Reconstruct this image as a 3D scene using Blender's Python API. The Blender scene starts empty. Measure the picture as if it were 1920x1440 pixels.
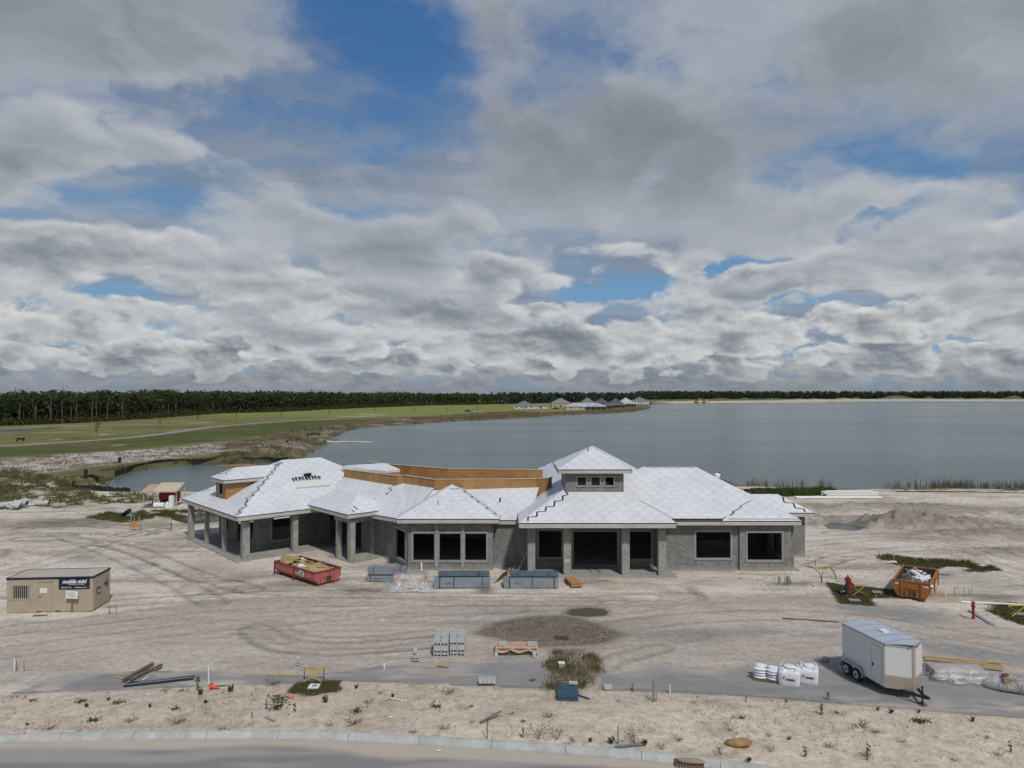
import bpy, bmesh, math, random
import numpy as np
from mathutils import Vector, Matrix

# ------------------------------------------------------------------ camera
SC = bpy.context.scene
COL = SC.collection
CAM_H = 14.4
F_PX = 1333.0            # focal length in pixels of the 1920 px wide photograph
HORIZON = 738.0
PITCH = math.atan((HORIZON - 720.0) / F_PX)
cam_data = bpy.data.cameras.new('camera')
cam_data.sensor_width = 36.0
cam_data.lens = 36.0 * F_PX / 1920.0
cam_data.clip_start = 0.5
cam_data.clip_end = 30000.0
cam = bpy.data.objects.new('camera', cam_data)
COL.objects.link(cam)
cam.location = (0, 0, CAM_H)
cam.rotation_euler = (math.pi / 2 + PITCH, 0, 0)
SC.camera = cam

def at(px, py, z=0.0):
    """photo pixel -> point on the horizontal plane at height z"""
    cx = (px - 960.0) / F_PX; cy = (720.0 - py) / F_PX
    cp, sp = math.cos(PITCH), math.sin(PITCH)
    d = Vector((cx, cp - sp * cy, sp + cp * cy))
    t = (z - CAM_H) / d.z
    return Vector((d.x * t, d.y * t, z))

def at_depth(px, py, depth):
    cx = (px - 960.0) / F_PX; cy = (720.0 - py) / F_PX
    cp, sp = math.cos(PITCH), math.sin(PITCH)
    d = Vector((cx, cp - sp * cy, sp + cp * cy))
    t = depth / d.y
    return Vector((d.x * t, d.y * t, CAM_H + d.z * t))

# ------------------------------------------------------------------ view
SC.view_settings.view_transform = 'Standard'
SC.view_settings.look = 'None'
SC.view_settings.exposure = -0.18
SC.view_settings.gamma = 1.0
SC.view_settings.use_curve_mapping = False
SC.render.engine = 'CYCLES'
SC.cycles.max_bounces = 6
SC.cycles.diffuse_bounces = 3
SC.cycles.glossy_bounces = 3
SC.cycles.transparent_max_bounces = 12
SC.cycles.transmission_bounces = 4
SC.cycles.use_adaptive_sampling = True
SC.cycles.adaptive_threshold = 0.015
SC.cycles.use_denoising = True
SC.cycles.caustics_reflective = False
SC.cycles.caustics_refractive = False

SUN_ELEV = math.radians(52)
SUN_AZ = math.radians(157)      # clockwise from +Y (the view direction): behind the camera, to the right

# ------------------------------------------------------------------ node helper
class S:
    """a socket with arithmetic, for writing node trees as formulas"""
    def __init__(self, nt, sock): self.nt = nt; self.s = sock
    def _m(self, op, *others):
        n = self.nt.nodes.new('ShaderNodeMath'); n.operation = op
        for i, o in enumerate((self,) + others):
            if isinstance(o, S): self.nt.links.new(o.s, n.inputs[i])
            else: n.inputs[i].default_value = o
        return S(self.nt, n.outputs[0])
    def __add__(a, b): return a._m('ADD', b)
    __radd__ = __add__
    def __sub__(a, b): return a._m('SUBTRACT', b)
    def __rsub__(a, b): return (a * -1.0) + b
    def __mul__(a, b): return a._m('MULTIPLY', b)
    __rmul__ = __mul__
    def __truediv__(a, b): return a._m('DIVIDE', b)
    def __rtruediv__(a, b): return (a._m('POWER', -1.0)) * b
    def __neg__(a): return a * -1.0
    def max(a, b): return a._m('MAXIMUM', b)
    def min(a, b): return a._m('MINIMUM', b)
    def pow(a, b): return a._m('POWER', b)
    def exp(a): return a._m('EXPONENT')
    def abs(a): return a._m('ABSOLUTE')
    def fract(a): return a._m('FRACT')
    def floor(a): return a._m('FLOOR')
    def clamp(a):
        r = a._m('ADD', 0.0); r.s.node.use_clamp = True; return r
    def ss(a, lo, hi, o0=0.0, o1=1.0, kind='SMOOTHSTEP'):
        n = a.nt.nodes.new('ShaderNodeMapRange'); n.interpolation_type = kind
        a.nt.links.new(a.s, n.inputs[0])
        for i, v in zip((1, 2, 3, 4), (lo, hi, o0, o1)):
            if isinstance(v, S): a.nt.links.new(v.s, n.inputs[i])
            else: n.inputs[i].default_value = v
        return S(a.nt, n.outputs[0])

def vec(nt, x, y, z=0.0):
    n = nt.nodes.new('ShaderNodeCombineXYZ')
    for i, v in enumerate((x, y, z)):
        if isinstance(v, S): nt.links.new(v.s, n.inputs[i])
        else: n.inputs[i].default_value = v
    return S(nt, n.outputs[0])

def noise(nt, v, scale=1.0, detail=4.0, rough=0.5, dist=0.0, dims='3D', lac=2.0):
    n = nt.nodes.new('ShaderNodeTexNoise'); n.noise_dimensions = dims
    if v is not None: nt.links.new(v.s, n.inputs['Vector'])
    n.inputs['Scale'].default_value = scale; n.inputs['Detail'].default_value = detail
    n.inputs['Roughness'].default_value = rough; n.inputs['Distortion'].default_value = dist
    n.inputs['Lacunarity'].default_value = lac
    return S(nt, n.outputs['Fac'])

def mixc(nt, fac, a, b, blend='MIX'):
    n = nt.nodes.new('ShaderNodeMix'); n.data_type = 'RGBA'; n.blend_type = blend
    for i, v in ((0, fac), (6, a), (7, b)):
        if isinstance(v, S): nt.links.new(v.s, n.inputs[i])
        elif i == 0: n.inputs[0].default_value = v
        else: n.inputs[i].default_value = (*v[:3], 1.0)
    return S(nt, n.outputs[2])

# ------------------------------------------------------------------ sky
def build_world():
    w = bpy.data.worlds.new('World'); SC.world = w; w.use_nodes = True
    nt = w.node_tree; nt.nodes.clear()
    out = nt.nodes.new('ShaderNodeOutputWorld'); bg = nt.nodes.new('ShaderNodeBackground')
    nt.links.new(bg.outputs[0], out.inputs[0])
    STR = 0.1
    bg.inputs[1].default_value = STR
    sky = nt.nodes.new('ShaderNodeTexSky'); sky.sky_type = 'NISHITA'; sky.sun_disc = False
    sky.sun_elevation = SUN_ELEV; sky.sun_rotation = SUN_AZ
    sky.altitude = 0; sky.air_density = 1.0; sky.dust_density = 0.6; sky.ozone_density = 2.2
    tc = nt.nodes.new('ShaderNodeTexCoord')
    sep = nt.nodes.new('ShaderNodeSeparateXYZ'); nt.links.new(tc.outputs['Generated'], sep.inputs[0])
    x, y, z = (S(nt, sep.outputs[i]) for i in range(3))
    A = x._m('ARCTAN2', y) * 57.2958            # azimuth, degrees right of the view direction
    E = z._m('ARCSINE') * 57.2958               # elevation, degrees
    def C(v): return tuple(c / STR for c in v)  # colour as seen -> value before the background strength
    def vor(v, scale, detail, rough):
        n = nt.nodes.new('ShaderNodeTexVoronoi'); n.voronoi_dimensions = '3D'; n.feature = 'F1'; n.normalize = True
        nt.links.new(v.s, n.inputs['Vector']); n.inputs['Scale'].default_value = scale; n.inputs['Detail'].default_value = detail
        n.inputs['Roughness'].default_value = rough; n.inputs['Lacunarity'].default_value = 2.1
        return S(nt, n.outputs['Distance'])
    wob = noise(nt, vec(nt, A * 0.13, E * 0.2, 2.2), 1.0, 5.0, 0.6) - 0.5
    wob2 = noise(nt, vec(nt, A * 0.13, E * 0.2, 9.4), 1.0, 5.0, 0.6) - 0.5
    Aw, Ew = A + wob * 9.0, E + wob2 * 6.0
    def blob(a0, e0, ra, re, tilt=0.0):
        ca, sa = math.cos(tilt), math.sin(tilt); da, de = Aw - a0, Ew - e0
        u = (da * ca + de * sa) / ra; v = (de * ca - da * sa) / re
        return ((u * u + v * v) * -1.0).exp()
    gap = (blob(-10.0, 26, 4.4, 7.5, 0.25) * 0.85 + blob(-10.8, 16.2, 3.6, 3.0) * 0.95 + blob(-23, 22, 6.0, 1.8, 0.25) * 0.35 + blob(-27, 14.5, 6.0, 0.9) * 0.25)
    gap2 = (blob(11.8, 16.4, 0.9, 2.6, -0.6) * 0.45 + blob(8.0, 8.2, 5.0, 0.95, -0.03) * 0.85 + blob(17.0, 9.9, 4.6, 0.8, 0.10) * 0.7 + blob(28.0, 12.4, 2.6, 0.8, 0.3) * 0.6 + blob(22, 6.8, 6.0, 0.5) * 0.5)
    blue = mixc(nt, E.ss(0.0, 26.0, kind='LINEAR'), C((0.17, 0.39, 0.62)), C((0.042, 0.155, 0.40)))
    c = mixc(nt, 0.75, S(nt, sky.outputs[0]), blue)
    # 1: thin high veil
    q = 1.0 / (z.max(0.0) + 0.16); cx, cy = x * q, y * q
    n1 = noise(nt, vec(nt, cx * 0.8 + cy * 0.25 + wob * 0.5, cy * 1.3 - cx * 0.3 + wob2 * .6, 1.7), 1.5, 8.0, 0.56)
    left = E.ss(10.5, 16.0) * A.ss(-1.0, -9.0)
    a1 = (n1 - gap * 0.085 - gap2 * 0.20 - left * 0.055).ss(0.28, 0.58) * 0.92
    t1 = noise(nt, vec(nt, cx * 0.7 + wob, cy * 1.2, 8.8), 2.2, 6.0, 0.56)
    c = mixc(nt, a1, c, mixc(nt, t1.ss(0.3, 0.7), C((0.225, 0.275, 0.355)), C((0.43, 0.46, 0.515))))
    # 2: heaps of cloud with bright upper edges and grey bases; decks from the horizon upwards, far ones first
    def deck(e0, wid, s, sd, cov, soft, dark, light, gs, amp=0.5, shade=1.0, patch=None, stretch=1.7, fine=0.52, gain=2.6):
        nonlocal c
        u, v = (A + wob * s * 1.2) / (s * stretch), (E + wob2 * s * 0.5) / s
        def vf(du, dv, det):
            p = vec(nt, u + du, v + dv, sd)
            return (0.42 - vor(p, 1.15, 1.0, 0.5)) * amp + (noise(nt, p, 1.9, det, 0.56) - 0.5) * fine
        lo = noise(nt, vec(nt, u, v * 1.1, sd + 5.0), 0.62, 2.0, 0.5)
        f0 = vf(0.0, 0.0, 6.0); f1 = vf(0.04, 0.10, 4.0)
        t = (E - e0) / wid
        cv = lo * 1.3 + f0 + cov - (t * t) * 0.22 - gap * gs - gap2 * gs * 0.8
        al = cv.ss(0.60, 0.60 + soft)
        body = cv.ss(0.62, 1.0)
        lum = 0.70 + (f0 - f1) * gain - body * 0.46 * shade + (f0 - 0.05) * 0.5
        if patch is not None: lum = lum - patch
        c = mixc(nt, al * 0.97, c, mixc(nt, lum.clamp().ss(0.0, 1.0), C(dark), C(light)))
    big = blob(1.0, 22.5, 8.0, 6.0, -0.1) * 0.20 + blob(22.0, 18.5, 11, 3.5, 0.05) * 0.14
    deck(1.3, 1.3, 1.5, 3.3, 0.12, 0.14, (0.20, 0.232, 0.275), (0.58, 0.59, 0.59), 0.1, 0.62)
    deck(3.0, 1.6, 2.2, 14.7, 0.08, 0.08, (0.20, 0.232, 0.276), (0.73, 0.74, 0.74), 0.2, 0.66, 1.1)
    deck(5.0, 2.2, 3.2, 27.9, 0.07, 0.09, (0.20, 0.232, 0.276), (0.76, 0.77, 0.77), 0.3, 0.62, 1.1)
    deck(8.2, 3.4, 4.2, 41.5, 0.07, 0.12, (0.225, 0.258, 0.304), (0.69, 0.71, 0.735), 0.42, 0.58, 1.0, None, 2.0)
    deck(13.5, 5.0, 7.0, 55.1, 0.09 - left * 0.06, 0.18, (0.235, 0.270, 0.320), (0.60, 0.63, 0.675), 0.48, 0.44, 1.0, None, 1.9, 0.46, 2.0)
    deck(24.0, 9.0, 12.0, 68.8, 0.02 - left * 0.06 + A.ss(-9.0, 0.0) * 0.20, 0.26, (0.222, 0.252, 0.295), (0.52, 0.55, 0.60), 0.48, 0.30, 0.9, big, 1.6, 0.44, 1.9)
    # 3: grey-blue air low over the horizon
    c = mixc(nt, E.ss(4.0, -0.4) * 0.34 + E.ss(2.3, 0.0) * 0.45, c, C((0.235, 0.270, 0.312)))
    c = mixc(nt, E.ss(-0.5, -4.0), c, C((0.20, 0.195, 0.18)))
    nt.links.new(c.s, bg.inputs[0])
    w.cycles.sampling_method = 'MANUAL'; w.cycles.sample_map_resolution = 256
build_world()

sun_data = bpy.data.lights.new('sun', 'SUN')
sun_data.energy = 2.9
sun_data.angle = math.radians(5)
sun_data.color = (1.0, 0.96, 0.90)
sun = bpy.data.objects.new('sun', sun_data)
COL.objects.link(sun)
_sd = Vector((math.sin(SUN_AZ) * math.cos(SUN_ELEV), math.cos(SUN_AZ) * math.cos(SUN_ELEV), math.sin(SUN_ELEV)))
sun.rotation_euler = (-_sd).to_track_quat('-Z', 'Y').to_euler()
# ------------------------------------------------------------------ materials
MATS = {}
def _new(name):
    m = bpy.data.materials.new(name); m.use_nodes = True
    nt = m.node_tree; nt.nodes.clear()
    out = nt.nodes.new('ShaderNodeOutputMaterial'); p = nt.nodes.new('ShaderNodeBsdfPrincipled')
    nt.links.new(p.outputs[0], out.inputs[0])
    MATS[name] = m
    return m, nt, p, out

def bump(nt, p, h, strength=0.3, dist=0.02):
    b = nt.nodes.new('ShaderNodeBump'); b.inputs['Strength'].default_value = strength; b.inputs['Distance'].default_value = dist
    nt.links.new(h.s, b.inputs['Height']); nt.links.new(b.outputs[0], p.inputs['Normal'])
    return b

def coord(nt, kind='Object'):
    tc = nt.nodes.new('ShaderNodeTexCoord'); return S(nt, tc.outputs[kind])

def geo_pos(nt):
    g = nt.nodes.new('ShaderNodeNewGeometry'); return S(nt, g.outputs['Position'])

def pmat(name, col, rough=0.8, var=0.18, scale=2.5, fine=25.0, bmp=0.0, metallic=0.0, spec=0.4, dirt=None, dirt_amt=0.0, dirt_scale=0.8):
    """colour with broad and fine unevenness, optional dirt patches and relief"""
    m, nt, p, out = _new(name)
    v = geo_pos(nt)
    a = noise(nt, v, scale, 4.0, 0.6); b = noise(nt, v, fine, 3.0, 0.6)
    f = (a * 0.65 + b * 0.35)
    lo = tuple(max(0.0, c * (1 - var)) for c in col); hi = tuple(min(1.0, c * (1 + var)) for c in col)
    c = mixc(nt, f.ss(0.3, 0.7), lo, hi)
    if dirt is not None:
        d = noise(nt, v, dirt_scale, 6.0, 0.65)
        c = mixc(nt, d.ss(0.5, 0.68) * dirt_amt, c, dirt)
    nt.links.new(c.s, p.inputs['Base Color'])
    p.inputs['Roughness'].default_value = rough; p.inputs['Metallic'].default_value = metallic
    p.inputs['Specular IOR Level'].default_value = spec
    if bmp: bump(nt, p, f, bmp, 0.02)
    return m

def rgb(r, g, b):
    """8-bit colour -> linear"""
    def l(c):
        c /= 255.0
        return c / 12.92 if c <= 0.04045 else ((c + 0.055) / 1.055) ** 2.4
    return (l(r), l(g), l(b))

# ------------------------------------------------------------------ mesh builder
class MB:
    def __init__(self): self.v = []; self.f = []
    def add(self, verts, faces):
        n = len(self.v); self.v += [tuple(x) for x in verts]; self.f += [tuple(i + n for i in f) for f in faces]; return self
    def box(self, c, s, rz=0.0, rx=0.0, ry=0.0):
        hx, hy, hz = s[0] / 2, s[1] / 2, s[2] / 2
        M = Matrix.Rotation(rz, 3, 'Z') @ Matrix.Rotation(ry, 3, 'Y') @ Matrix.Rotation(rx, 3, 'X')
        vs = [Vector(c) + M @ Vector((x, y, z)) for z in (-hz, hz) for x, y in ((-hx, -hy), (hx, -hy), (hx, hy), (-hx, hy))]
        return self.add(vs, [(3, 2, 1, 0), (4, 5, 6, 7), (0, 1, 5, 4), (1, 2, 6, 5), (2, 3, 7, 6), (3, 0, 4, 7)])
    def bx(self, x0, x1, y0, y1, z0, z1):
        return self.box(((x0 + x1) / 2, (y0 + y1) / 2, (z0 + z1) / 2), (x1 - x0, y1 - y0, z1 - z0))
    def bar(self, p, q, w, h=None):
        """box beam from p to q"""
        p, q = Vector(p), Vector(q); d = q - p; L = d.length; h = h or w
        d.normalize(); up = Vector((0, 0, 1)) if abs(d.z) < 0.95 else Vector((1, 0, 0))
        s = d.cross(up).normalized() * (w / 2); u = s.cross(d).normalized() * (h / 2)
        vs = [b + s * i + u * j for b in (p, q) for i, j in ((-1, -1), (1, -1), (1, 1), (-1, 1))]
        return self.add(vs, [(0, 1, 2, 3), (7, 6, 5, 4), (0, 4, 5, 1), (1, 5, 6, 2), (2, 6, 7, 3), (3, 7, 4, 0)])
    def prism(self, poly, z0, z1):
        n = len(poly)
        a = sum(poly[i][0] * poly[(i + 1) % n][1] - poly[(i + 1) % n][0] * poly[i][1] for i in range(n))
        if a < 0: poly = poly[::-1]
        vs = [(p[0], p[1], z0) for p in poly] + [(p[0], p[1], z1) for p in poly]
        fs = [tuple(range(n - 1, -1, -1)), tuple(range(n, 2 * n))] + [(i, (i + 1) % n, n + (i + 1) % n, n + i) for i in range(n)]
        return self.add(vs, fs)
    def tube(self, pts, r, n=6, cap=True):
        pts = [Vector(p) for p in pts]; rs = r if isinstance(r, (list, tuple)) else [r] * len(pts)
        vs = []
        for i, p in enumerate(pts):
            d = (pts[min(i + 1, len(pts) - 1)] - pts[max(i - 1, 0)]).normalized()
            up = Vector((0, 0, 1)) if abs(d.z) < 0.9 else Vector((1, 0, 0))
            s = d.cross(up).normalized(); u = s.cross(d).normalized()
            vs += [p + (s * math.cos(2 * math.pi * k / n) + u * math.sin(2 * math.pi * k / n)) * rs[i] for k in range(n)]
        fs = []
        for i in range(len(pts) - 1):
            for k in range(n):
                a, b = i * n + k, i * n + (k + 1) % n
                fs.append((a, b, b + n, a + n))
        if cap: fs += [tuple(range(n - 1, -1, -1)), tuple(range((len(pts) - 1) * n, len(pts) * n))]
        return self.add(vs, fs)
    def cyl(self, c, r, z0, z1, n=12, r2=None):
        return self.tube([(c[0], c[1], z0), (c[0], c[1], z1)], [r, r if r2 is None else r2], n)
    def blob(self, c, s, seed=0, rough=0.25, sub=2, flat=None):
        """uneven lump (stone, bag, heap)"""
        bm = bmesh.new(); bmesh.ops.create_icosphere(bm, subdivisions=sub, radius=1.0)
        rnd = random.Random(seed)
        ks = [(Vector((rnd.uniform(-1, 1), rnd.uniform(-1, 1), rnd.uniform(-1, 1))) * 2.4, rnd.uniform(0, 6)) for _ in range(5)]
        for v in bm.verts:
            d = 1 + rough * sum(math.sin(v.co.dot(k) * 1.3 + ph) for k, ph in ks) / 3
            co = v.co * d
            v.co = Vector((co.x * s[0], co.y * s[1], co.z * s[2]))
            if flat is not None and v.co.z < flat: v.co.z = flat
        bm.verts.index_update()
        vs = [Vector(c) + v.co for v in bm.verts]; fs = [tuple(v.index for v in f.verts) for f in bm.faces]
        bm.free()
        return self.add(vs, fs)
    def mesh(self, name, off=None, uv=True):
        me = bpy.data.meshes.new(name)
        vs = self.v if off is None else [(a[0] - off[0], a[1] - off[1], a[2] - off[2]) for a in self.v]
        me.from_pydata(vs, [], self.f); me.update()
        if uv and len(self.f) < 20000:
            lay = me.uv_layers.new(name='UVMap').data
            Z = Vector((0, 0, 1))
            for p in me.polygons:
                n = p.normal
                if abs(n.z) > 0.999: t, b = Vector((1, 0, 0)), Vector((0, 1, 0))
                else:
                    t = Z.cross(n).normalized(); b = n.cross(t)
                for li in p.loop_indices:
                    co = Vector(self.v[me.loops[li].vertex_index])
                    lay[li].uv = (co.dot(t), co.dot(b))
        return me
    def build(self, name, mat, parent=None, off=None, smooth=False, uv=True):
        me = self.mesh(name, off, uv)
        o = bpy.data.objects.new(name, me); COL.objects.link(o)
        if mat is not None: me.materials.append(MATS[mat] if isinstance(mat, str) else mat)
        if parent is not None: o.parent = parent
        if smooth: me.shade_smooth()
        return o

def tag(o, label, cat, group=None):
    o['label'] = label; o['category'] = cat
    if group: o['group'] = group
    return o
def thing(name, label, cat, loc=(0, 0, 0), rz=0.0, group=None):
    o = bpy.data.objects.new(name, None); COL.objects.link(o)
    o.empty_display_size = 0.3
    o.location = loc; o.rotation_euler = (0, 0, rz)
    return tag(o, label, cat, group)
def struct(o):
    o['kind'] = 'structure'; return o
def stuff(o, label=None):
    o['kind'] = 'stuff'
    if label: o['label'] = label
    return o
def dup(root, loc, rz=0.0, label=None, group=None, scale=None):
    r = root.copy(); COL.objects.link(r); r.location = loc; r.rotation_euler = (0, 0, rz)
    if scale is not None: r.scale = (scale, scale, scale) if isinstance(scale, (int, float)) else scale
    if label: r['label'] = label
    if group: r['group'] = group
    for ch in root.children:
        c = ch.copy(); COL.objects.link(c); c.parent = r
        for g in ch.children:
            d = g.copy(); COL.objects.link(d); d.parent = c
    return r

def text_mesh(name, body, size, mat, parent, M, shear=0.0, bold=0.0, width=None):
    cu = bpy.data.curves.new(name, 'FONT'); cu.body = body; cu.size = size; cu.shear = shear
    cu.align_x = 'CENTER'; cu.align_y = 'CENTER'; cu.offset = bold; cu.extrude = 0.002; cu.resolution_u = 2
    tmp = bpy.data.objects.new(name, cu); COL.objects.link(tmp)
    me = bpy.data.meshes.new_from_object(tmp.evaluated_get(bpy.context.evaluated_depsgraph_get()))
    bpy.data.objects.remove(tmp); bpy.data.curves.remove(cu)
    if width and len(me.vertices):
        xs = [v.co.x for v in me.vertices]; k = width / (max(xs) - min(xs))
        for v in me.vertices: v.co.x *= k
    me.transform(M)
    me.materials.clear(); me.materials.append(MATS[mat])
    o = bpy.data.objects.new(name, me); COL.objects.link(o); o.parent = parent
    return o
def face_matrix(c, facing):
    """lettering that faces the horizontal direction `facing` (angle), centred on c"""
    R = Matrix.Rotation(facing + math.pi / 2, 4, 'Z') @ Matrix.Rotation(math.pi / 2, 4, 'X')
    return Matrix.Translation(c) @ R

# ------------------------------------------------------------------ numpy noise for ground heights and ground colours
def _lat(seed, n=256):
    return np.random.RandomState(seed).rand(n, n)
_L = {}
def vnoise(x, y, seed):
    if seed not in _L: _L[seed] = _lat(seed)
    T = _L[seed]; n = T.shape[0]
    xi = np.floor(x).astype(int); yi = np.floor(y).astype(int)
    fx = x - xi; fy = y - yi
    fx = fx * fx * (3 - 2 * fx); fy = fy * fy * (3 - 2 * fy)
    a = T[xi % n, yi % n]; b = T[(xi + 1) % n, yi % n]; c = T[xi % n, (yi + 1) % n]; d = T[(xi + 1) % n, (yi + 1) % n]
    return (a * (1 - fx) + b * fx) * (1 - fy) + (c * (1 - fx) + d * fx) * fy
def fbm(x, y, sx, sy=None, octv=4, seed=1, rough=0.5):
    sy = sy or sx
    s = 0.0; amp = 1.0; tot = 0.0; fx, fy = 1.0 / sx, 1.0 / sy
    for i in range(octv):
        s = s + amp * vnoise(x * fx + 17.3 * i, y * fy + 5.1 * i, seed * 31 + i); tot += amp
        amp *= rough; fx *= 2.03; fy *= 2.03
    return s / tot
def sstep(a, b, x):
    t = np.clip((x - a) / (b - a), 0, 1); return t * t * (3 - 2 * t)
def poly_sd(x, y, poly):
    """signed distance to a polygon, positive inside"""
    d2 = np.full(x.shape, 1e18); inside = np.zeros(x.shape, bool)
    n = len(poly)
    for i in range(n):
        ax, ay = poly[i][0], poly[i][1]; bx_, by_ = poly[(i + 1) % n][0], poly[(i + 1) % n][1]
        ex, ey = bx_ - ax, by_ - ay
        t = np.clip(((x - ax) * ex + (y - ay) * ey) / (ex * ex + ey * ey + 1e-12), 0, 1)
        d2 = np.minimum(d2, (x - ax - t * ex) ** 2 + (y - ay - t * ey) ** 2)
        c = ((ay > y) != (by_ > y)) & (x < (bx_ - ax) * (y - ay) / ((by_ - ay) if by_ != ay else 1e-9) + ax)
        inside ^= c
    d = np.sqrt(d2)
    return np.where(inside, d, -d)
def line_d(x, y, pts):
    d2 = np.full(x.shape, 1e18)
    for (ax, ay), (bx_, by_) in zip(pts[:-1], pts[1:]):
        ex, ey = bx_ - ax, by_ - ay
        t = np.clip(((x - ax) * ex + (y - ay) * ey) / (ex * ex + ey * ey + 1e-12), 0, 1)
        d2 = np.minimum(d2, (x - ax - t * ex) ** 2 + (y - ay - t * ey) ** 2)
    return np.sqrt(d2)
def px_poly(pts, z=0.0):
    return [tuple(at(a, b, z)[:2]) for a, b in pts]
def smooth_line(pts, n=8):
    """Catmull-Rom through 2-D points"""
    P = [np.array(p, float) for p in pts]; P = [2 * P[0] - P[1]] + P + [2 * P[-1] - P[-2]]
    out = []
    for i in range(1, len(P) - 2):
        for k in range(n):
            t = k / n
            out.append(tuple(0.5 * ((2 * P[i]) + (-P[i - 1] + P[i + 1]) * t + (2 * P[i - 1] - 5 * P[i] + 4 * P[i + 1] - P[i + 2]) * t * t + (-P[i - 1] + 3 * P[i] - 3 * P[i + 1] + P[i + 2]) * t ** 3)))
    out.append(tuple(P[-2])); return out
def grid_object(name, xs, ys, zf, colf, mat):
    X, Y = np.meshgrid(xs, ys); nx, ny = len(xs), len(ys)
    Z = zf(X, Y); Cc = colf(X, Y, Z)
    me = bpy.data.meshes.new(name)
    me.vertices.add(nx * ny)
    me.vertices.foreach_set('co', np.stack([X, Y, Z], -1).astype(np.float32).ravel())
    i = np.arange((ny - 1) * (nx - 1)); r, c = i // (nx - 1), i % (nx - 1)
    a = r * nx + c
    q = np.stack([a, a + 1, a + nx + 1, a + nx], -1).astype(np.int32)
    me.loops.add(q.size); me.loops.foreach_set('vertex_index', q.ravel())
    me.polygons.add(len(q)); me.polygons.foreach_set('loop_start', np.arange(0, q.size, 4, dtype=np.int32))
    me.polygons.foreach_set('use_smooth', np.ones(len(q), bool))
    me.update(calc_edges=True)
    at_ = me.attributes.new('tone', 'FLOAT_COLOR', 'POINT')
    at_.data.foreach_set('color', np.concatenate([Cc, np.ones(Cc.shape[:2] + (1,))], -1).astype(np.float32).ravel())
    me.materials.append(MATS[mat])
    o = bpy.data.objects.new(name, me); COL.objects.link(o)
    return struct(o)
# ------------------------------------------------------------------ ground materials
def ground_mat(name, grain, bmp, rough=0.95, var=0.22):
    m, nt, p, out = _new(name)
    at_ = nt.nodes.new('ShaderNodeAttribute'); at_.attribute_name = 'tone'
    v = geo_pos(nt)
    n1 = noise(nt, v, grain, 5.0, 0.7); n2 = noise(nt, v, grain * 5.3, 3.0, 0.65)
    f = n1 * 0.6 + n2 * 0.4
    k = f.ss(0.28, 0.72, 1 - var, 1 + var * 0.8, kind='LINEAR')
    kc = vec(nt, k, k, k)
    c = mixc(nt, 1.0, S(nt, at_.outputs['Color']), kc, 'MULTIPLY')
    nt.links.new(c.s, p.inputs['Base Color']); p.inputs['Roughness'].default_value = rough
    p.inputs['Specular IOR Level'].default_value = 0.15
    bump(nt, p, f, bmp, 0.05)
    return m
ground_mat('sand', 2.6, 1.0, .95, .46)
ground_mat('asphalt', 5.0, 0.15, 0.85, 0.10)
ground_mat('meadow', 0.9, 0.8, 0.95, 0.35)
ground_mat('far_land', 0.12, 0.2, 0.95, 0.30)

def water_mat(name, deep, sc, amp, rough=0.08):
    m, nt, p, out = _new(name)
    v = geo_pos(nt)
    big = noise(nt, v, 0.012, 4.0, 0.55)
    c = mixc(nt, big.ss(0.35, 0.65), tuple(x * 0.88 for x in deep), tuple(x * 1.12 for x in deep))
    nt.links.new(c.s, p.inputs['Base Color']); p.inputs['Roughness'].default_value = rough
    p.inputs['IOR'].default_value = 1.33; p.inputs['Specular IOR Level'].default_value = 0.5
    sp = nt.nodes.new('ShaderNodeSeparateXYZ'); nt.links.new(v.s, sp.inputs[0])
    x, y = S(nt, sp.outputs[0]), S(nt, sp.outputs[1])
    vv = vec(nt, x * 0.75 + y * 0.25, y, 0.0)
    h = noise(nt, vv, sc, 3.0, 0.6, 0.4) * 0.7 + noise(nt, vv, sc * 3.7, 2.0, 0.6) * 0.3
    gust = noise(nt, vec(nt, x * 0.10 + y * .02, y, 4.0), 0.022, 5.0, 0.62)
    b = bump(nt, p, h * gust.ss(0.3, 0.7, 0.6, 1.3), 1.0, amp)
    nt.links.new(gust.ss(.3, .7, rough * .8, rough * 1.4).s, p.inputs['Roughness'])
    return m
water_mat('lake_water', (0.108, 0.146, 0.141), 0.85, 0.55, 0.16)
water_mat('pond_water', (0.06, 0.085, 0.092), 1.3, 0.08)
water_mat('muddy_water', (0.12, 0.10, 0.078), 2.0, 0.006, 0.12)

WATER_Z = -0.8
# ------------------------------------------------------------------ where land meets water (from the photograph, on the water plane)
def W(pts): return px_poly(pts, WATER_Z)
lake_poly = W([(2600, 921), (1920, 921), (1800, 919), (1690, 920), (1560, 919), (1480, 917), (1400, 914), (1200, 905), (900, 894), (700, 884), (600, 868), (566, 861),
               (585, 846), (606, 833), (640, 828), (618, 822), (640, 812), (655, 805), (700, 801), (760, 796), (830, 791), (910, 787.5), (1000, 782.5), (1060, 778), (1130, 775.2),
               (1180, 772.5), (1208, 768.2), (1222, 764.0), (1216, 761.6), (1225, 758.6), (1310, 757.4), (1420, 756.6), (1560, 755.2), (1575, 753.0), (1700, 752.3), (1920, 752.6), (2600, 752.6)])
pond_poly = W([(172, 919), (200, 905), (226, 894), (262, 884), (300, 878.5), (345, 874), (400, 871), (460, 868), (520, 866.5), (575, 866), (640, 880), (620, 905), (520, 925), (420, 926), (340, 924), (245, 926), (200, 924)])
ditch_poly = W([(-400, 824), (0, 813.5), (70, 807.5), (120, 802), (160, 799.5), (120, 800.0), (70, 802.5), (0, 806.5), (-400, 815)])

building_pad = [(-34, 70), (-24.5, 59), (-13.5, 59.5), (-9, 57.3), (0, 57), (0, 55), (13.2, 55), (13.2, 57), (27, 57), (27, 86), (-2, 86), (-34, 82)]

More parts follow.
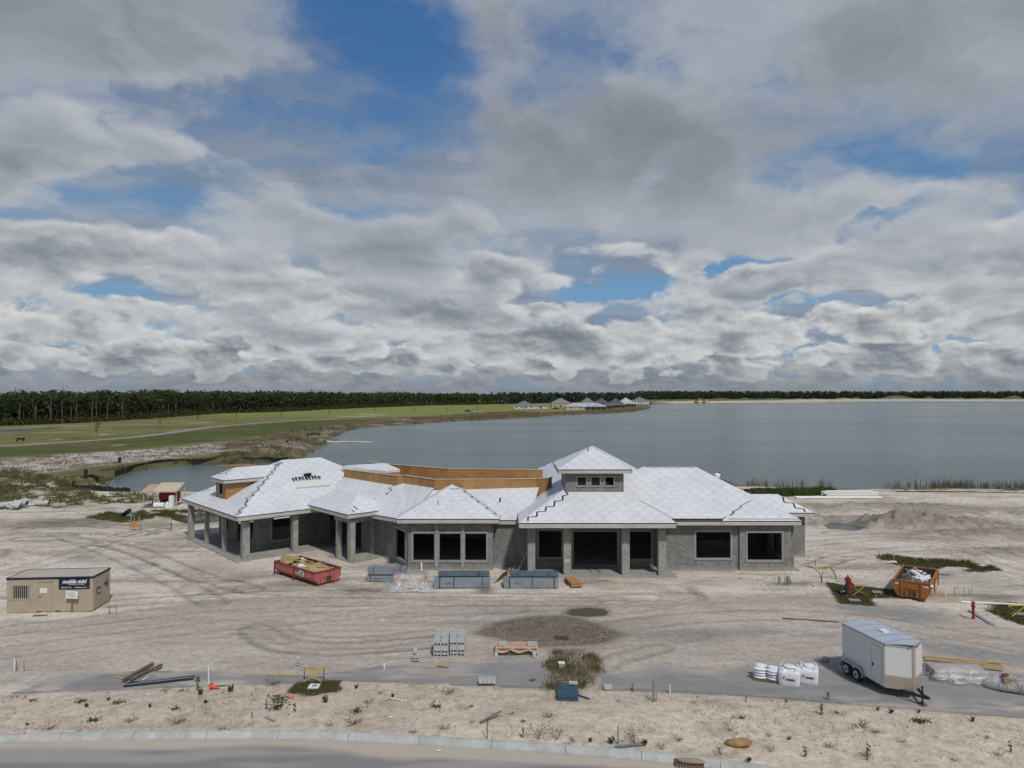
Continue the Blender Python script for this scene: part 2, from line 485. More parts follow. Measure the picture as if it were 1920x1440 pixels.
HEAPS = []   # (x, y, rx, ry, h, rough)
def heap(px, py, rx, ry, h): 
    p = at(px, py); HEAPS.append((p.x, p.y, rx, ry, h))
heap(1662, 985, 5.6, 2.1, 0.55); heap(1705, 988, 5.0, 1.9, 0.5); heap(1600, 983, 6.0, 1.6, 0.55); heap(1760, 990, 4.0, 1.3, 0.45)
heap(1530, 955, 4.0, 1.2, 0.4); heap(1590, 950, 3.0, 1.0, 0.35)
heap(300, 979, 2.6, 1.3, 0.5); heap(15, 1045, 3.4, 1.6, 0.55); heap(60, 925, 5.0, 2.5, 0.5); heap(170, 905, 4.5, 2.5, 0.7); heap(125, 905, 4.0, 2.5, 0.6)
for _a, _b, _rx, _ry, _h in ((1560, 988, 5, 1.5, .5), (1635, 992, 5, 1.6, .6), (1735, 985, 5, 1.8, .6), (1800, 978, 6, 2.0, .5), (1850, 990, 6, 2.0, .5), (1905, 1002, 6, 2, .5), (1780, 1003, 5, 1.4, .4), (1880, 965, 6, 2.2, .5), (1720, 950, 6, 1.8, .35), (1640, 950, 5, 1.5, .3), (1900, 1035, 5, 1.5, .35), (1540, 975, 4, 1.5, .5)): heap(_a, _b, _rx, _ry, _h)
heap(1500, 1098, 2.0, .6, .18); heap(1540, 1097, 1.5, .5, .15)
heap(1100, 1098, .7, .5, .22); heap(1135, 1092, .6, .5, .2)

DEPRESS = px_poly([(886, 1186), (940, 1166), (1000, 1155), (1060, 1153), (1110, 1165), (1150, 1181), (1172, 1190), (1140, 1204), (1080, 1211), (1010, 1212), (960, 1204), (920, 1195)])
PUDDLE = px_poly([(1060, 1148), (1068, 1141), (1100, 1138.5), (1130, 1140), (1141, 1146), (1136, 1153), (1100, 1155), (1072, 1153)])
SMALL_POOLS = [px_poly([(330, 975), (345, 966), (372, 963), (420, 962), (425, 972), (395, 978), (360, 980)]), px_poly([(222, 967), (230, 960), (255, 959), (262, 965), (245, 970)])]
SMALL_POOLS.append(px_poly([(1545, 984), (1560, 978), (1590, 980), (1625, 987), (1600, 994), (1560, 992)]))
LANE = None
# tracks left by vehicles: (points in the photograph, gauge, depth, darkness)
TRACKS = [
    ([(480, 1180), (520, 1205), (620, 1216), (720, 1212), (830, 1202)], 1.9, 0.03, 0.22), ([(500, 1172), (560, 1200), (680, 1205), (800, 1192)], 1.9, .02, .12),
    ([(40, 1010), (150, 1012), (260, 1035), (360, 1075), (470, 1105)], 1.8, 0.05, 0.20), ([(110, 1000), (220, 1040), (330, 1090), (400, 1130)], 1.8, 0.05, 0.18),
    ([(190, 1020), (260, 1002), (330, 990)], 1.7, 0.04, 0.15), ([(0, 1075), (120, 1045), (240, 1000), (330, 985)], 1.9, 0.05, 0.15),
    ([(230, 1130), (420, 1118), (560, 1112), (760, 1116), (1000, 1120), (1300, 1118)], 1.9, 0.03, 0.12), ([(0, 1185), (200, 1160), (430, 1135), (700, 1128), (1100, 1128)], 2.0, 0.03, 0.13),
    ([(0, 1225), (180, 1200), (420, 1172), (700, 1150), (960, 1142)], 2.0, 0.03, 0.10), ([(1150, 1175), (1350, 1155), (1600, 1160), (1920, 1215)], 2.0, 0.02, 0.12),
    ([(1500, 1020), (1650, 1010), (1780, 1020), (1920, 1050)], 1.9, 0.05, 0.16), ([(1530, 1060), (1600, 1040), (1750, 1030), (1920, 1075)], 1.9, 0.05, 0.14), ([(1560, 1000), (1700, 1000), (1920, 1030)], 1.9, 0.05, .18),
    ([(1700, 965), (1800, 975), (1920, 1005)], 1.9, 0.06, 0.2), ([(1580, 945), (1720, 950), (1850, 975), (1920, 985)], 1.9, 0.05, 0.15),
    ([(1110, 1260), (1160, 1235), (1240, 1215)], 1.2, 0.02, 0.15), ([(0, 975), (110, 968), (240, 950), (340, 945)], 2.0, 0.04, 0.10), ([(0, 1000), (90, 985), (200, 985), (300, 992)], 1.8, .05, .2),
]
TRACKS = [(smooth_line(px_poly(t[0]), 6), t[1], t[2], t[3] * 1.5) for t in TRACKS]
_tr = random.Random(4)
for _i in range(26):      # older crossing wheel marks
    _x, _y = (_tr.uniform(-36, -12), _tr.uniform(49, 92)) if _i < 9 else ((_tr.uniform(16, 62), _tr.uniform(50, 98)) if _i < 18 else (_tr.uniform(-28, 40), _tr.uniform(38.5, 52)))
    _a = _tr.uniform(-.5, .5) + (math.pi if _tr.random() < .5 else 0); _k = _tr.uniform(-.08, .08); _p = []
    for _s in range(9): _p.append((_x, _y)); _x += math.cos(_a) * 2.2; _y += math.sin(_a) * 2.2; _a += _k
    TRACKS.append((_p, _tr.choice((1.6, 1.8, 2.0)), _tr.uniform(.02, .05), _tr.uniform(.04, .12)))
# darker, damp or muddy patches (photo px, radii in px, strength, tone)
DAMP = (0.165, 0.140, 0.112); MUD = (0.255, 0.212, 0.165); GREY = (0.262, 0.252, 0.236)
PATCH = [
    (150, 980, 120, 9, .75, DAMP), (60, 985, 90, 10, .6, DAMP), (215, 975, 50, 8, .5, MUD), (155, 1046, 28, 7, .7, GREY), (275, 1058, 22, 5, .6, GREY), (250, 1065, 30, 4, .5, GREY), (20, 1040, 30, 10, .5, MUD),
    (230, 1115, 30, 5, .55, MUD), (380, 1060, 60, 14, .45, MUD), (455, 1085, 30, 7, .55, DAMP), (500, 1106, 55, 6, .6, MUD), (690, 1108, 60, 4, .75, DAMP), (640, 1100, 30, 5, .5, MUD), (300, 1030, 60, 15, .3, MUD),
    (910, 1107, 18, 6, .85, DAMP), (1000, 1108, 40, 4, .5, MUD), (1120, 1095, 30, 10, .5, MUD), (1300, 1110, 14, 10, .7, DAMP), (1180, 1090, 30, 6, .3, MUD), (1265, 1112, 20, 4, .5, MUD), (1400, 1090, 60, 6, .3, MUD),
    (1580, 975, 60, 9, .7, DAMP), (1680, 980, 60, 14, .45, MUD), (1770, 995, 60, 8, .5, MUD), (1735, 960, 45, 12, .7, GREY), (1850, 985, 70, 14, .6, DAMP), (1900, 1000, 60, 10, .6, GREY), (1530, 948, 40, 7, .6, DAMP), (1890, 960, 50, 7, .5, DAMP),
    (1620, 1000, 90, 7, .5, MUD), (1740, 1010, 110, 8, .5, DAMP), (1880, 1035, 90, 10, .5, MUD), (1560, 1020, 40, 8, .35, MUD), (1800, 950, 60, 6, .6, MUD), (1690, 945, 50, 5, .5, GREY), (330, 1010, 40, 8, .45, MUD), (560, 1095, 70, 5, .5, DAMP), (200, 1050, 60, 10, .4, MUD), (100, 1015, 70, 7, .45, MUD), (420, 1105, 50, 8, .5, DAMP), (80, 1090, 60, 5, .0, MUD),
    (1830, 1085, 80, 14, .4, GREY), (1870, 1120, 40, 6, .55, DAMP), (1720, 1115, 60, 5, .4, MUD), (1460, 1095, 40, 6, .35, MUD), (1590, 1112, 40, 6, .5, MUD), (1470, 1120, 50, 5, .4, MUD),
    (50, 1215, 60, 14, .5, (0.40, 0.335, 0.255)), (10, 1235, 20, 8, .5, (0.33, 0.34, 0.29)), (25, 1275, 14, 6, .6, GREY), (1040, 1183, 140, 24, .35, MUD), (1250, 1200, 120, 14, .3, GREY), (1180, 1170, 90, 12, .35, MUD),
    (930, 1148, 40, 5, .6, GREY), (1000, 1145, 50, 4, .6, GREY), (880, 1165, 60, 5, .5, GREY), (700, 1330, 40, 10, .25, MUD), (960, 1335, 60, 8, .3, MUD), (1340, 1316, 20, 5, .5, DAMP), (1330, 1418, 60, 10, .5, MUD), (380, 1362, 100, 8, .45, MUD), (250, 1365, 60, 8, .35, MUD),
    (1385, 1406, 45, 8, .3, (.42, .31, .17)), (750, 1365, 60, 6, .3, MUD), (930, 1345, 30, 6, .3, MUD), (1220, 1405, 60, 8, .35, MUD), (600, 1295, 60, 10, .4, MUD), (1070, 1310, 50, 8, .3, MUD),
]
# remains of asphalt showing through the sand (north of the pad edge)
ASPH_A = [px_poly([(18, 1302), (120, 1268), (260, 1256), (420, 1262), (520, 1272), (640, 1262), (760, 1240), (1010, 1236), (1035, 1262), (1030, 1296), (900, 1289), (640, 1280), (360, 1291)]),
          px_poly([(1118, 1292), (1128, 1272), (1220, 1250), (1420, 1245), (1560, 1235), (1640, 1240), (2000, 1262), (2000, 1352), (1700, 1331), (1400, 1306), (1130, 1293)]),
          px_poly([(1520, 1131), (1640, 1130), (1740, 1140), (1800, 1172), (1700, 1168), (1600, 1150)]),
          px_poly([(1150, 1190), (1300, 1172), (1480, 1172), (1640, 1182), (1760, 1196), (2000, 1228), (2000, 1264), (1780, 1236), (1640, 1216), (1460, 1200), (1280, 1206)])]
DRIVE = [px_poly([(-200, 1290), (-200, 1180), (160, 1156), (420, 1120), (700, 1118), (1000, 1118), (1400, 1114), (1560, 1120), (1760, 1140), (2000, 1195), (2000, 1350), (1400, 1306), (1130, 1293), (1030, 1292), (640, 1278), (300, 1290)])]
VERGE = [px_poly([(-300, 1320), (20, 1300), (360, 1292), (640, 1280), (1030, 1296), (1130, 1294), (1400, 1307), (1700, 1332), (2100, 1362), (2100, 1500), (1440, 1440), (1300, 1420), (960, 1390), (500, 1371), (0, 1379), (-300, 1390)])]
ISLAND = px_poly([(1020, 1290), (1030, 1250), (1040, 1222), (1080, 1215), (1118, 1228), (1126, 1250), (1112, 1270), (1100, 1292), (1060, 1300)])
SOD = [px_poly([(1549, 1096), (1612, 1099), (1676, 1104), (1690, 1122), (1632, 1122), (1642, 1138), (1572, 1132)]), px_poly([(1850, 1146), (1880, 1130), (2000, 1135), (2000, 1175), (1925, 1173), (1880, 1160)]),
       px_poly([(556, 1277), (640, 1274), (634, 1296), (590, 1306), (541, 1298)])]
GRASSY = [px_poly([(1646, 1046), (1660, 1042), (1720, 1046), (1800, 1052), (1862, 1062), (1876, 1070), (1830, 1072), (1760, 1066), (1690, 1060)]),
          px_poly([(162, 972), (200, 962), (270, 958), (340, 958), (420, 955), (440, 965), (400, 982), (300, 976), (230, 980)]),
          px_poly([(-60, 955), (-60, 880), (60, 885), (130, 900), (190, 925), (290, 925), (300, 940), (240, 945), (160, 947), (90, 950), (60, 935)]),
          px_poly([(1400, 925), (1500, 918), (1545, 920), (1556, 928), (1500, 931), (1420, 932)])]

def ground_z(x, y):
    z = (fbm(x, y, 6.0, octv=4, seed=3) - 0.5) * 0.12 + (fbm(x, y, 0.9, octv=3, seed=4) - 0.5) * 0.05
    for hx, hy, rx, ry, h in HEAPS:
        d = np.sqrt(((x - hx) / rx) ** 2 + ((y - hy) / ry) ** 2)
        z = z + h * np.exp(-d ** 2 * 1.6) * (0.05 + 1.9 * fbm(x, y, 0.8, octv=4, seed=9, rough=0.7))
    for pts, gauge, dep, dk in TRACKS:
        d = line_d(x, y, pts)
        rut = np.exp(-((d - gauge / 2) / 0.22) ** 2); rim = np.exp(-((d - gauge / 2 - 0.42) / 0.2) ** 2)
        z = z - dep * rut + dep * 0.5 * rim
    # churned sand around the building
    z = z + sstep(0.55, 0.75, fbm(x, y, 4.0, 2.0, octv=3, seed=12)) * (fbm(x, y, 0.7, 0.45, octv=3, seed=13) - 0.5) * 0.16
    sdp = poly_sd(x, y, building_pad)
    z = np.where(sdp > 0, np.minimum(z, 0.02), z)
    sdd = poly_sd(x, y, DEPRESS)
    z = z * (1 - sstep(-0.5, 0.3, sdd)) - 0.28 * sstep(0.0, 2.2, sdd) + sstep(0.0, .6, sdd) * (fbm(x, y, 0.45, octv=3, seed=21) - 0.5) * 0.12
    sdq = poly_sd(x, y, PUDDLE)
    z = z * (1 - sstep(-0.6, 0.1, sdq)) - 0.10 * sstep(-0.25, 0.3, sdq)
    for p in SMALL_POOLS:
        s = poly_sd(x, y, p); z = z * (1 - sstep(-1.2, 0, s)) - 0.3 * sstep(-0.8, 0.5, s)
    sdl = poly_sd(x, y, lake_poly) + (fbm(x, y, 5.0, octv=3, seed=30) - 0.5) * 1.6
    z = z - 0.80 * sstep(-5.0, -0.2, sdl) - 1.2 * sstep(-0.2, 6.0, sdl)
    sdo = poly_sd(x, y, pond_poly) + (fbm(x, y, 4.0, octv=3, seed=31) - 0.5) * 1.5
    z = z - 0.80 * sstep(-3.2, -0.1, sdo) - 1.2 * sstep(-0.1, 4.0, sdo)
    # road side: falls to the back of the kerb
    kd = kerb_side(x, y)
    z = np.where(kd < 0.0, -0.6, z - 0.04 * sstep(1.5, 0.0, kd))
    # below the asphalt pads
    for p in PADS:
        s = poly_sd(x, y, p); z = np.where(s > 0.02, np.minimum(z, -0.03), z)
    return z

KERB = smooth_line([tuple(at(a, b)[:2]) for a, b in [(-700, 1420), (-300, 1393), (0, 1377), (250, 1371), (500, 1369), (700, 1375), (960, 1389), (1140, 1402), (1300, 1417), (1440, 1436), (1700, 1480)]], 6)
def kerb_side(x, y):
    """distance north (+) of the kerb's back edge"""
    kx = np.array([p[0] for p in KERB]); ky = np.array([p[1] for p in KERB])
    yk = np.interp(x, kx, ky)
    return y - yk
PAD_A = px_poly([(22, 1301), (120, 1272), (260, 1258), (420, 1262), (520, 1270), (640, 1262), (780, 1240), (1008, 1238), (1036, 1262), (1030, 1291), (900, 1287), (760, 1281), (640, 1277), (500, 1281), (360, 1288), (200, 1295)])
PAD_B = px_poly([(1122, 1293), (1130, 1270), (1230, 1248), (1420, 1242), (1560, 1232), (1700, 1240), (2100, 1262), (2100, 1362), (1920, 1347), (1700, 1330), (1400, 1305), (1260, 1297)])
PADS = [PAD_A, PAD_B]

def mixn(c, t, tone): return c * (1 - t[..., None]) + np.array(tone) * t[..., None]
SAND = np.array((0.600, 0.525, 0.432)); VERGE_C = (0.565, 0.480, 0.382); ASPH = (0.225, 0.220, 0.215)

def ground_tone(x, y, z):
    n1 = fbm(x, y, 9.0, octv=5, seed=41); n2 = fbm(x, y, 2.2, 0.9, octv=4, seed=42, rough=.6); n3 = fbm(x, y, 0.7, 0.35, octv=3, seed=43, rough=.6)
    st = fbm(x + y * 0.15, y - x * 0.03, 7.0, 0.55, octv=4, seed=44, rough=.6)
    c = np.broadcast_to(SAND, x.shape + (3,)).copy()
    c = c * (0.86 + 0.26 * n1)[..., None] * (0.86 + 0.28 * n2)[..., None]
    mott = fbm(x, y, 14.0, 6.0, octv=3, seed=39)
    c = mixn(c, sstep(0.47, 0.66, st) * (0.25 + 0.5 * sstep(.4, .6, mott)), (0.33, 0.285, 0.235))
    c = mixn(c, sstep(0.54, 0.70, n3) * (0.25 + .45 * sstep(.42, .62, mott)), (0.26, 0.22, 0.175))
    c = mixn(c, sstep(0.56, 0.70, fbm(x, y, 5.0, 1.6, octv=5, seed=40, rough=.62)) * 0.55, (0.345, 0.315, 0.275))
    c = mixn(c, sstep(0.52, 0.68, fbm(x, y, 6.5, 3.2, octv=5, seed=37, rough=.6)) * 0.55, (0.345, 0.275, 0.205))
    c = mixn(c, sstep(0.48, 0.62, fbm(x, y, 16.0, 6.0, octv=4, seed=36)) * 0.5, (0.69, 0.63, 0.54))
    # bright trampled crests
    c = mixn(c, sstep(0.54, 0.68, fbm(x, y, 3.0, 1.2, octv=4, seed=45)) * 0.6, (0.66, 0.605, 0.525))
    w = (fbm(x, y, 2.5, octv=4, seed=46) - 0.5) * 2.4
    d = np.max([poly_sd(x, y, p) for p in DRIVE], 0) + w
    drv = sstep(-0.8, 1.4, d)
    stx = fbm(x, y + 0.04 * x, 12.0, 0.5, octv=4, seed=47, rough=.62)
    dc = np.broadcast_to(np.array((0.418, 0.362, 0.306)), x.shape + (3,)) * (0.74 + 0.52 * stx)[..., None] * (0.90 + 0.20 * n2)[..., None]
    dc = mixn(dc, sstep(.52, .66, fbm(x, y, 9.0, 3.0, octv=5, seed=38, rough=.6)) * .55, (0.52, 0.455, 0.38))
    c = c * (1 - drv * 0.86)[..., None] + dc * (drv * 0.86)[..., None]
    a = np.max([poly_sd(x, y, p) for p in ASPH_A], 0)
    am = sstep(-0.3, 1.6, a + w * 1.1 + (stx - 0.5) * 2.2)
    c = mixn(c, am * 0.85, (0.262, 0.256, 0.250))
    v = poly_sd(x, y, VERGE[0])
    vm = sstep(-0.1, 0.15, v)
    vc = np.broadcast_to(np.array(VERGE_C), x.shape + (3,)) * (0.80 + 0.38 * n1)[..., None] * (0.84 + 0.32 * n2)[..., None]
    vc = mixn(vc, sstep(0.55, 0.72, n3) * 0.42, (0.32, 0.255, 0.185))
    c = c * (1 - vm)[..., None] + vc * vm[..., None]
    for px, py, rx, ry, k, tone in PATCH:
        p = at(px, py); q = at(px, py + ry); wx = rx * p.y / F_PX; wy = max(abs(p.y - q.y), 0.3)
        g = np.exp(-(((x - p.x) / wx) ** 2 + ((y - p.y) / wy) ** 2))
        c = mixn(c, np.clip(g * (0.1 + 1.8 * n2), 0, 1) * k, tone)
    for pts, gauge, dep, dk in TRACKS:
        dd = line_d(x, y, pts)
        rut = np.exp(-((dd - gauge / 2) / 0.22) ** 2)
        c = c * (1 - np.clip(1.35 * dk * rut * (0.1 + 1.6 * n2), 0, .6))[..., None]; c = c * (1 + .16 * np.exp(-((dd - gauge / 2 - .42) / .14) ** 2) * n1)[..., None]
    for hx, hy, rx, ry, h in HEAPS:
        g = np.exp(-(((x - hx) / rx) ** 2 + ((y - hy) / ry) ** 2) * 1.3)
        c = mixn(c, np.clip(g * 1.15, 0, 1) * (.45 + .5 * sstep(.35, .6, fbm(x, y, .9, octv=4, seed=48))), (0.245, 0.21, 0.17))
    s = poly_sd(x, y, DEPRESS)
    c = mixn(c, sstep(-0.7, 0.5, s + w * .35) * (.7 + .3 * sstep(.3, .6, n2)), (0.150, 0.123, 0.095))
    c = mixn(c, sstep(1.4, 2.0, s + w * .2) * 0.6, (0.19, 0.16, 0.128))
    c = mixn(c, sstep(-0.5, 0.0, poly_sd(x, y, PUDDLE)) * .7, (0.17, 0.145, 0.115))
    for p in SMALL_POOLS: c = mixn(c, sstep(-1.0, 0.0, poly_sd(x, y, p)) * .6, (0.22, 0.20, 0.15))
    g = np.max([poly_sd(x, y, p) for p in GRASSY], 0) + w * 0.7
    gr = fbm(x, y, 1.2, octv=4, seed=50)
    c = mixn(c, sstep(-0.4, 0.9, g) * sstep(0.30, 0.55, gr) * 0.9, (0.105, 0.108, 0.048))
    c = mixn(c, sstep(-0.6, 0.6, poly_sd(x, y, ISLAND) + w * .35) * sstep(.32, .55, gr) * .7, (0.17, 0.15, 0.085))
    for p in SOD: c = mixn(c, sstep(-0.06, 0.06, poly_sd(x, y, p) + (n3 - .5) * .3), (0.085, 0.072, 0.042))
    # under the roof: bare concrete screed dust
    sd = poly_sd(x, y, lake_poly)
    shore = sstep(-9.0, -3.0, sd)
    c = mixn(c, shore * sstep(.40, .62, n2) * 0.55, (0.20, 0.165, 0.105))
    c = mixn(c, sstep(-1.2, -0.2, sd) * .7, (0.16, 0.14, 0.105))
    so = poly_sd(x, y, pond_poly)
    c = mixn(c, sstep(-5.0, -1.5, so + w) * sstep(.30, .5, gr) * .85, (0.11, 0.112, 0.052))
    # beyond the track on the left the ground is grown over
    c = mixn(c, sstep(104.0, 110.0, y + w * 1.5) * sstep(-20, -30, x) * sstep(.35, .55, gr) * .85, (0.125, 0.122, 0.06))
    return c
grid_object('ground', np.arange(-100, 100.01, 0.23), np.arange(22, 122.01, 0.23), ground_z, ground_tone, 'sand')

def pad_obj(name, poly):
    xs = [p[0] for p in poly]; ys = [p[1] for p in poly]
    bm = bmesh.new()
    vs = [bm.verts.new((p[0], p[1], 0.075)) for p in poly]
    f = bm.faces.new(vs)
    if f.normal.z < 0: f.normal_flip()
    bm.normal_update()
    if f.normal.z < 0: bmesh.ops.reverse_faces(bm, faces=[f])
    # cut into a fine grid
    for ax, lo, hi, st in ((0, min(xs), max(xs), 0.22), (1, min(ys), max(ys), 0.16)):
        t = lo + st
        while t < hi:
            co = [0, 0, 0]; no = [0, 0, 0]; co[ax] = t; no[ax] = 1
            bmesh.ops.bisect_plane(bm, geom=bm.verts[:] + bm.edges[:] + bm.faces[:], plane_co=co, plane_no=no)
            t += st
    edges = [e for e in bm.edges if e.is_boundary]
    r = bmesh.ops.extrude_edge_only(bm, edges=edges)
    for g in r['geom']:
        if isinstance(g, bmesh.types.BMVert): g.co.z -= 0.22
    me = bpy.data.meshes.new(name); bm.to_mesh(me); bm.free()
    n = len(me.vertices); co = np.empty(n * 3, np.float32); me.vertices.foreach_get('co', co); co = co.reshape(-1, 3)
    x, y = co[:, 0].astype(float), co[:, 1].astype(float)
    top = co[:, 2] > 0
    south = np.minimum.reduce([np.full(n, 9.0), PAD_DIST(x, y, poly)])
    co[top, 2] = (0.065 - 0.10 * sstep(1.6, 3.6, south) + (fbm(x, y, 3.0, octv=2, seed=60) - .5) * .015)[top]
    me.vertices.foreach_set('co', co.ravel())
    # tone: dusty asphalt, sand drifting in from the north
    w = (fbm(x, y, 1.6, 0.8, octv=5, seed=61, rough=.6) - 0.5)
    st = fbm(x + y * .5, y, 3.0, 0.35, octv=4, seed=62, rough=.6)
    a = np.broadcast_to(np.array(ASPH), (n, 3)) * (0.88 + 0.28 * fbm(x, y, 2.0, octv=4, seed=63))[:, None]
    dust = sstep(0.44, 0.64, st + w * 0.6) * 0.55 + sstep(0.9, 2.9, south + w * 5.5) * 0.8 + .12
    dust = np.clip(dust, 0, 1)
    c = a * (1 - dust)[:, None] + ground_tone(x, y, x * 0) * dust[:, None]
    at_ = me.attributes.new('tone', 'FLOAT_COLOR', 'POINT')
    at_.data.foreach_set('color', np.concatenate([c, np.ones((n, 1))], -1).astype(np.float32).ravel())
    me.materials.append(MATS['asphalt'])
    o = bpy.data.objects.new(name, me); COL.objects.link(o); return struct(o)
PAD_SOUTH = smooth_line(px_poly([(-100, 1307), (22, 1301), (200, 1295), (360, 1288), (500, 1281), (640, 1277), (760, 1281), (900, 1287), (1030, 1291), (1122, 1293), (1260, 1297), (1400, 1305), (1700, 1330), (1920, 1347), (2100, 1362)]), 4)
def PAD_DIST(x, y, poly): return line_d(x, y, PAD_SOUTH)
pad_obj('parking_pad', PAD_A); pad_obj('parking_pad', PAD_B)

# ------------------------------------------------------------------ road and kerb in the foreground
def road_tone(x, y, z):
    k = -kerb_side(x, y)
    n = fbm(x, y, 3.0, 0.5, octv=5, seed=70, rough=.6); n2 = fbm(x, y, 9.0, 1.0, octv=4, seed=71)
    c = np.broadcast_to(np.array((0.225, 0.214, 0.206)), x.shape + (3,)) * (0.82 + .36 * n)[..., None]
    c = mixn(c, sstep(0.50, 0.66, n2) * .55, (0.40, 0.365, 0.32))
    dr = sstep(1.45, 0.95, k + (fbm(x, y, 5.0, 2.0, octv=3, seed=72) - .5) * 1.3)
    return mixn(c, dr * .92, (0.47, 0.41, 0.335))
grid_object('road', np.arange(-60, 60.01, 0.25), np.arange(12, 31.7, 0.2),
            lambda x, y: -0.17 + (fbm(x, y, 4.0, octv=2, seed=73) - .5) * .02 - 0.9 * sstep(-0.25, 0.0, kerb_side(x, y)), road_tone, 'asphalt')
m, nt, p, out = _new('kerb_concrete')
v = geo_pos(nt); f = noise(nt, v, 1.5, 5.0, .65); g = noise(nt, v, 18.0, 3.0, .6)
nt.links.new(mixc(nt, (f * .7 + g * .3).ss(.35, .65), (0.34, 0.345, 0.325), (0.47, 0.475, 0.45)).s, p.inputs['Base Color']); p.inputs['Roughness'].default_value = .9
bump(nt, p, g, .25, .01)
kerb = bpy.data.objects.new('kerb', None); COL.objects.link(kerb); struct(kerb)
def along(pts, s):
    acc = 0.0
    for a, b in zip(pts[:-1], pts[1:]):
        L = math.hypot(b[0] - a[0], b[1] - a[1])
        if acc + L >= s: t = (s - acc) / L; return (a[0] + (b[0] - a[0]) * t, a[1] + (b[1] - a[1]) * t, math.atan2(b[1] - a[1], b[0] - a[0]))
        acc += L
    return (*pts[-1], 0.0)
KL = sum(math.hypot(b[0] - a[0], b[1] - a[1]) for a, b in zip(KERB[:-1], KERB[1:]))
prof = [(0.0, -0.30), (0.0, 0.015), (-0.04, 0.03), (-0.16, 0.03), (-0.22, 0.01), (-0.34, -0.130), (-0.46, -0.150), (-0.46, -0.30)]
s0 = 0.9
while s0 < KL - 3.2:
    mb = MB(); n = 5; L = 3.03
    for i in range(n):
        x, y, a = along(KERB, s0 + L * i / (n - 1))
        nx, ny = -math.sin(a), math.cos(a)
        mb.v += [(x + nx * o, y + ny * o, z) for o, z in prof]
    k = len(prof)
    for i in range(n - 1):
        for j in range(k):
            a_, b_ = i * k + j, i * k + (j + 1) % k
            mb.f.append((a_, b_, b_ + k, a_ + k))
    mb.f += [tuple(range(k)), tuple(range((n - 1) * k + k - 1, (n - 1) * k - 1, -1))]
    mb.build('kerb_segment', 'kerb_concrete', kerb)
    s0 += 3.05

# ------------------------------------------------------------------ lake, pond and the country beyond
mb = MB(); mb.add([(-900, 95, WATER_Z), (2600, 95, WATER_Z), (2600, 1560, WATER_Z), (-900, 1560, WATER_Z)], [(0, 1, 2, 3)])
struct(mb.build('lake', 'lake_water'))
for pl in (PUDDLE,):
    o = MB().add([(p[0] + (p[0] - sum(q[0] for q in pl) / len(pl)) * .3, p[1] + (p[1] - sum(q[1] for q in pl) / len(pl)) * .3, -0.045) for p in pl], [tuple(range(len(pl)))]).build('puddle', 'muddy_water'); struct(o)
for pl in SMALL_POOLS:
    o = MB().add([(p[0] + (p[0] - sum(q[0] for q in pl) / len(pl)) * .4, p[1] + (p[1] - sum(q[1] for q in pl) / len(pl)) * .4, -0.14) for p in pl], [tuple(range(len(pl)))]).build('pool', 'pond_water'); struct(o)

PATH = smooth_line(px_poly([(-300, 844), (0, 835), (100, 829), (200, 822.5), (300, 813), (370, 803), (430, 797), (500, 791.5), (560, 787), (640, 783), (720, 778)]), 6)
FOREST_EDGE = px_poly([(-500, 812), (0, 797), (120, 793), (260, 785), (400, 775), (500, 772.5), (620, 767), (800, 760), (950, 757.5), (1100, 754.5), (1240, 751.5), (1400, 750.0)])
def field_z(x, y):
    z = -0.15 + (fbm(x, y, 30.0, octv=3, seed=80) - .5) * .5 + (fbm(x, y, 5.0, octv=3, seed=81) - .5) * .25
    sdl = poly_sd(x, y, lake_poly); wob = (fbm(x, y, 9.0, octv=3, seed=82) - .5)
    k = np.clip(y / 200.0, 0.7, 4)
    sdl = sdl + wob * 4 * k
    z = z * sstep(0.0, -12.0, sdl) - 0.75 * sstep(-8.0 , -0.3, sdl) - 1.5 * sstep(-0.3, 8.0 * 1, sdl)
    so = poly_sd(x, y, pond_poly) + wob * 2.5
    z = z - 0.75 * sstep(-4.0, -0.1, so) - 1.2 * sstep(-0.1, 5.0, so)
    sd = poly_sd(x, y, ditch_poly)
    z = z - 0.9 * sstep(-4, 0.5, sd) - .5 * sstep(0.5, 4, sd)
    # spoil bank along the pond and shore
    z = z + 0.9 * np.exp(-((sdl + 14) / 6.0) ** 2) * sstep(330, 200, y) * (.3 + 1.2 * fbm(x, y, 7.0, octv=3, seed=83))
    hx, hy = at(752, 789)[:2]
    z = z + 2.2 * np.exp(-(((x - hx) / 6.5) ** 2 + ((y - hy) / 7) ** 2)) * (.5 + fbm(x, y, 3.0, octv=3, seed=84))
    return z
WHITE_SAND = px_poly([(-300, 905), (0, 894), (80, 884), (160, 875), (240, 865), (340, 855), (430, 846), (440, 828), (420, 829), (330, 838), (220, 845), (140, 850), (50, 858), (-300, 880)])
LAWN_A = px_poly([(-400, 880), (0, 856), (160, 847), (300, 835), (420, 826), (520, 812), (640, 796), (700, 785), (560, 789), (430, 799), (300, 815), (200, 825), (0, 837), (-400, 850)])
BANK = px_poly([(430, 850), (420, 832), (520, 812), (600, 800), (640, 796), (700, 786), (800, 781), (900, 774), (960, 771), (1010, 772), (1010, 783), (900, 790), (760, 799), (655, 808), (620, 820), (560, 862), (440, 868), (380, 866)])
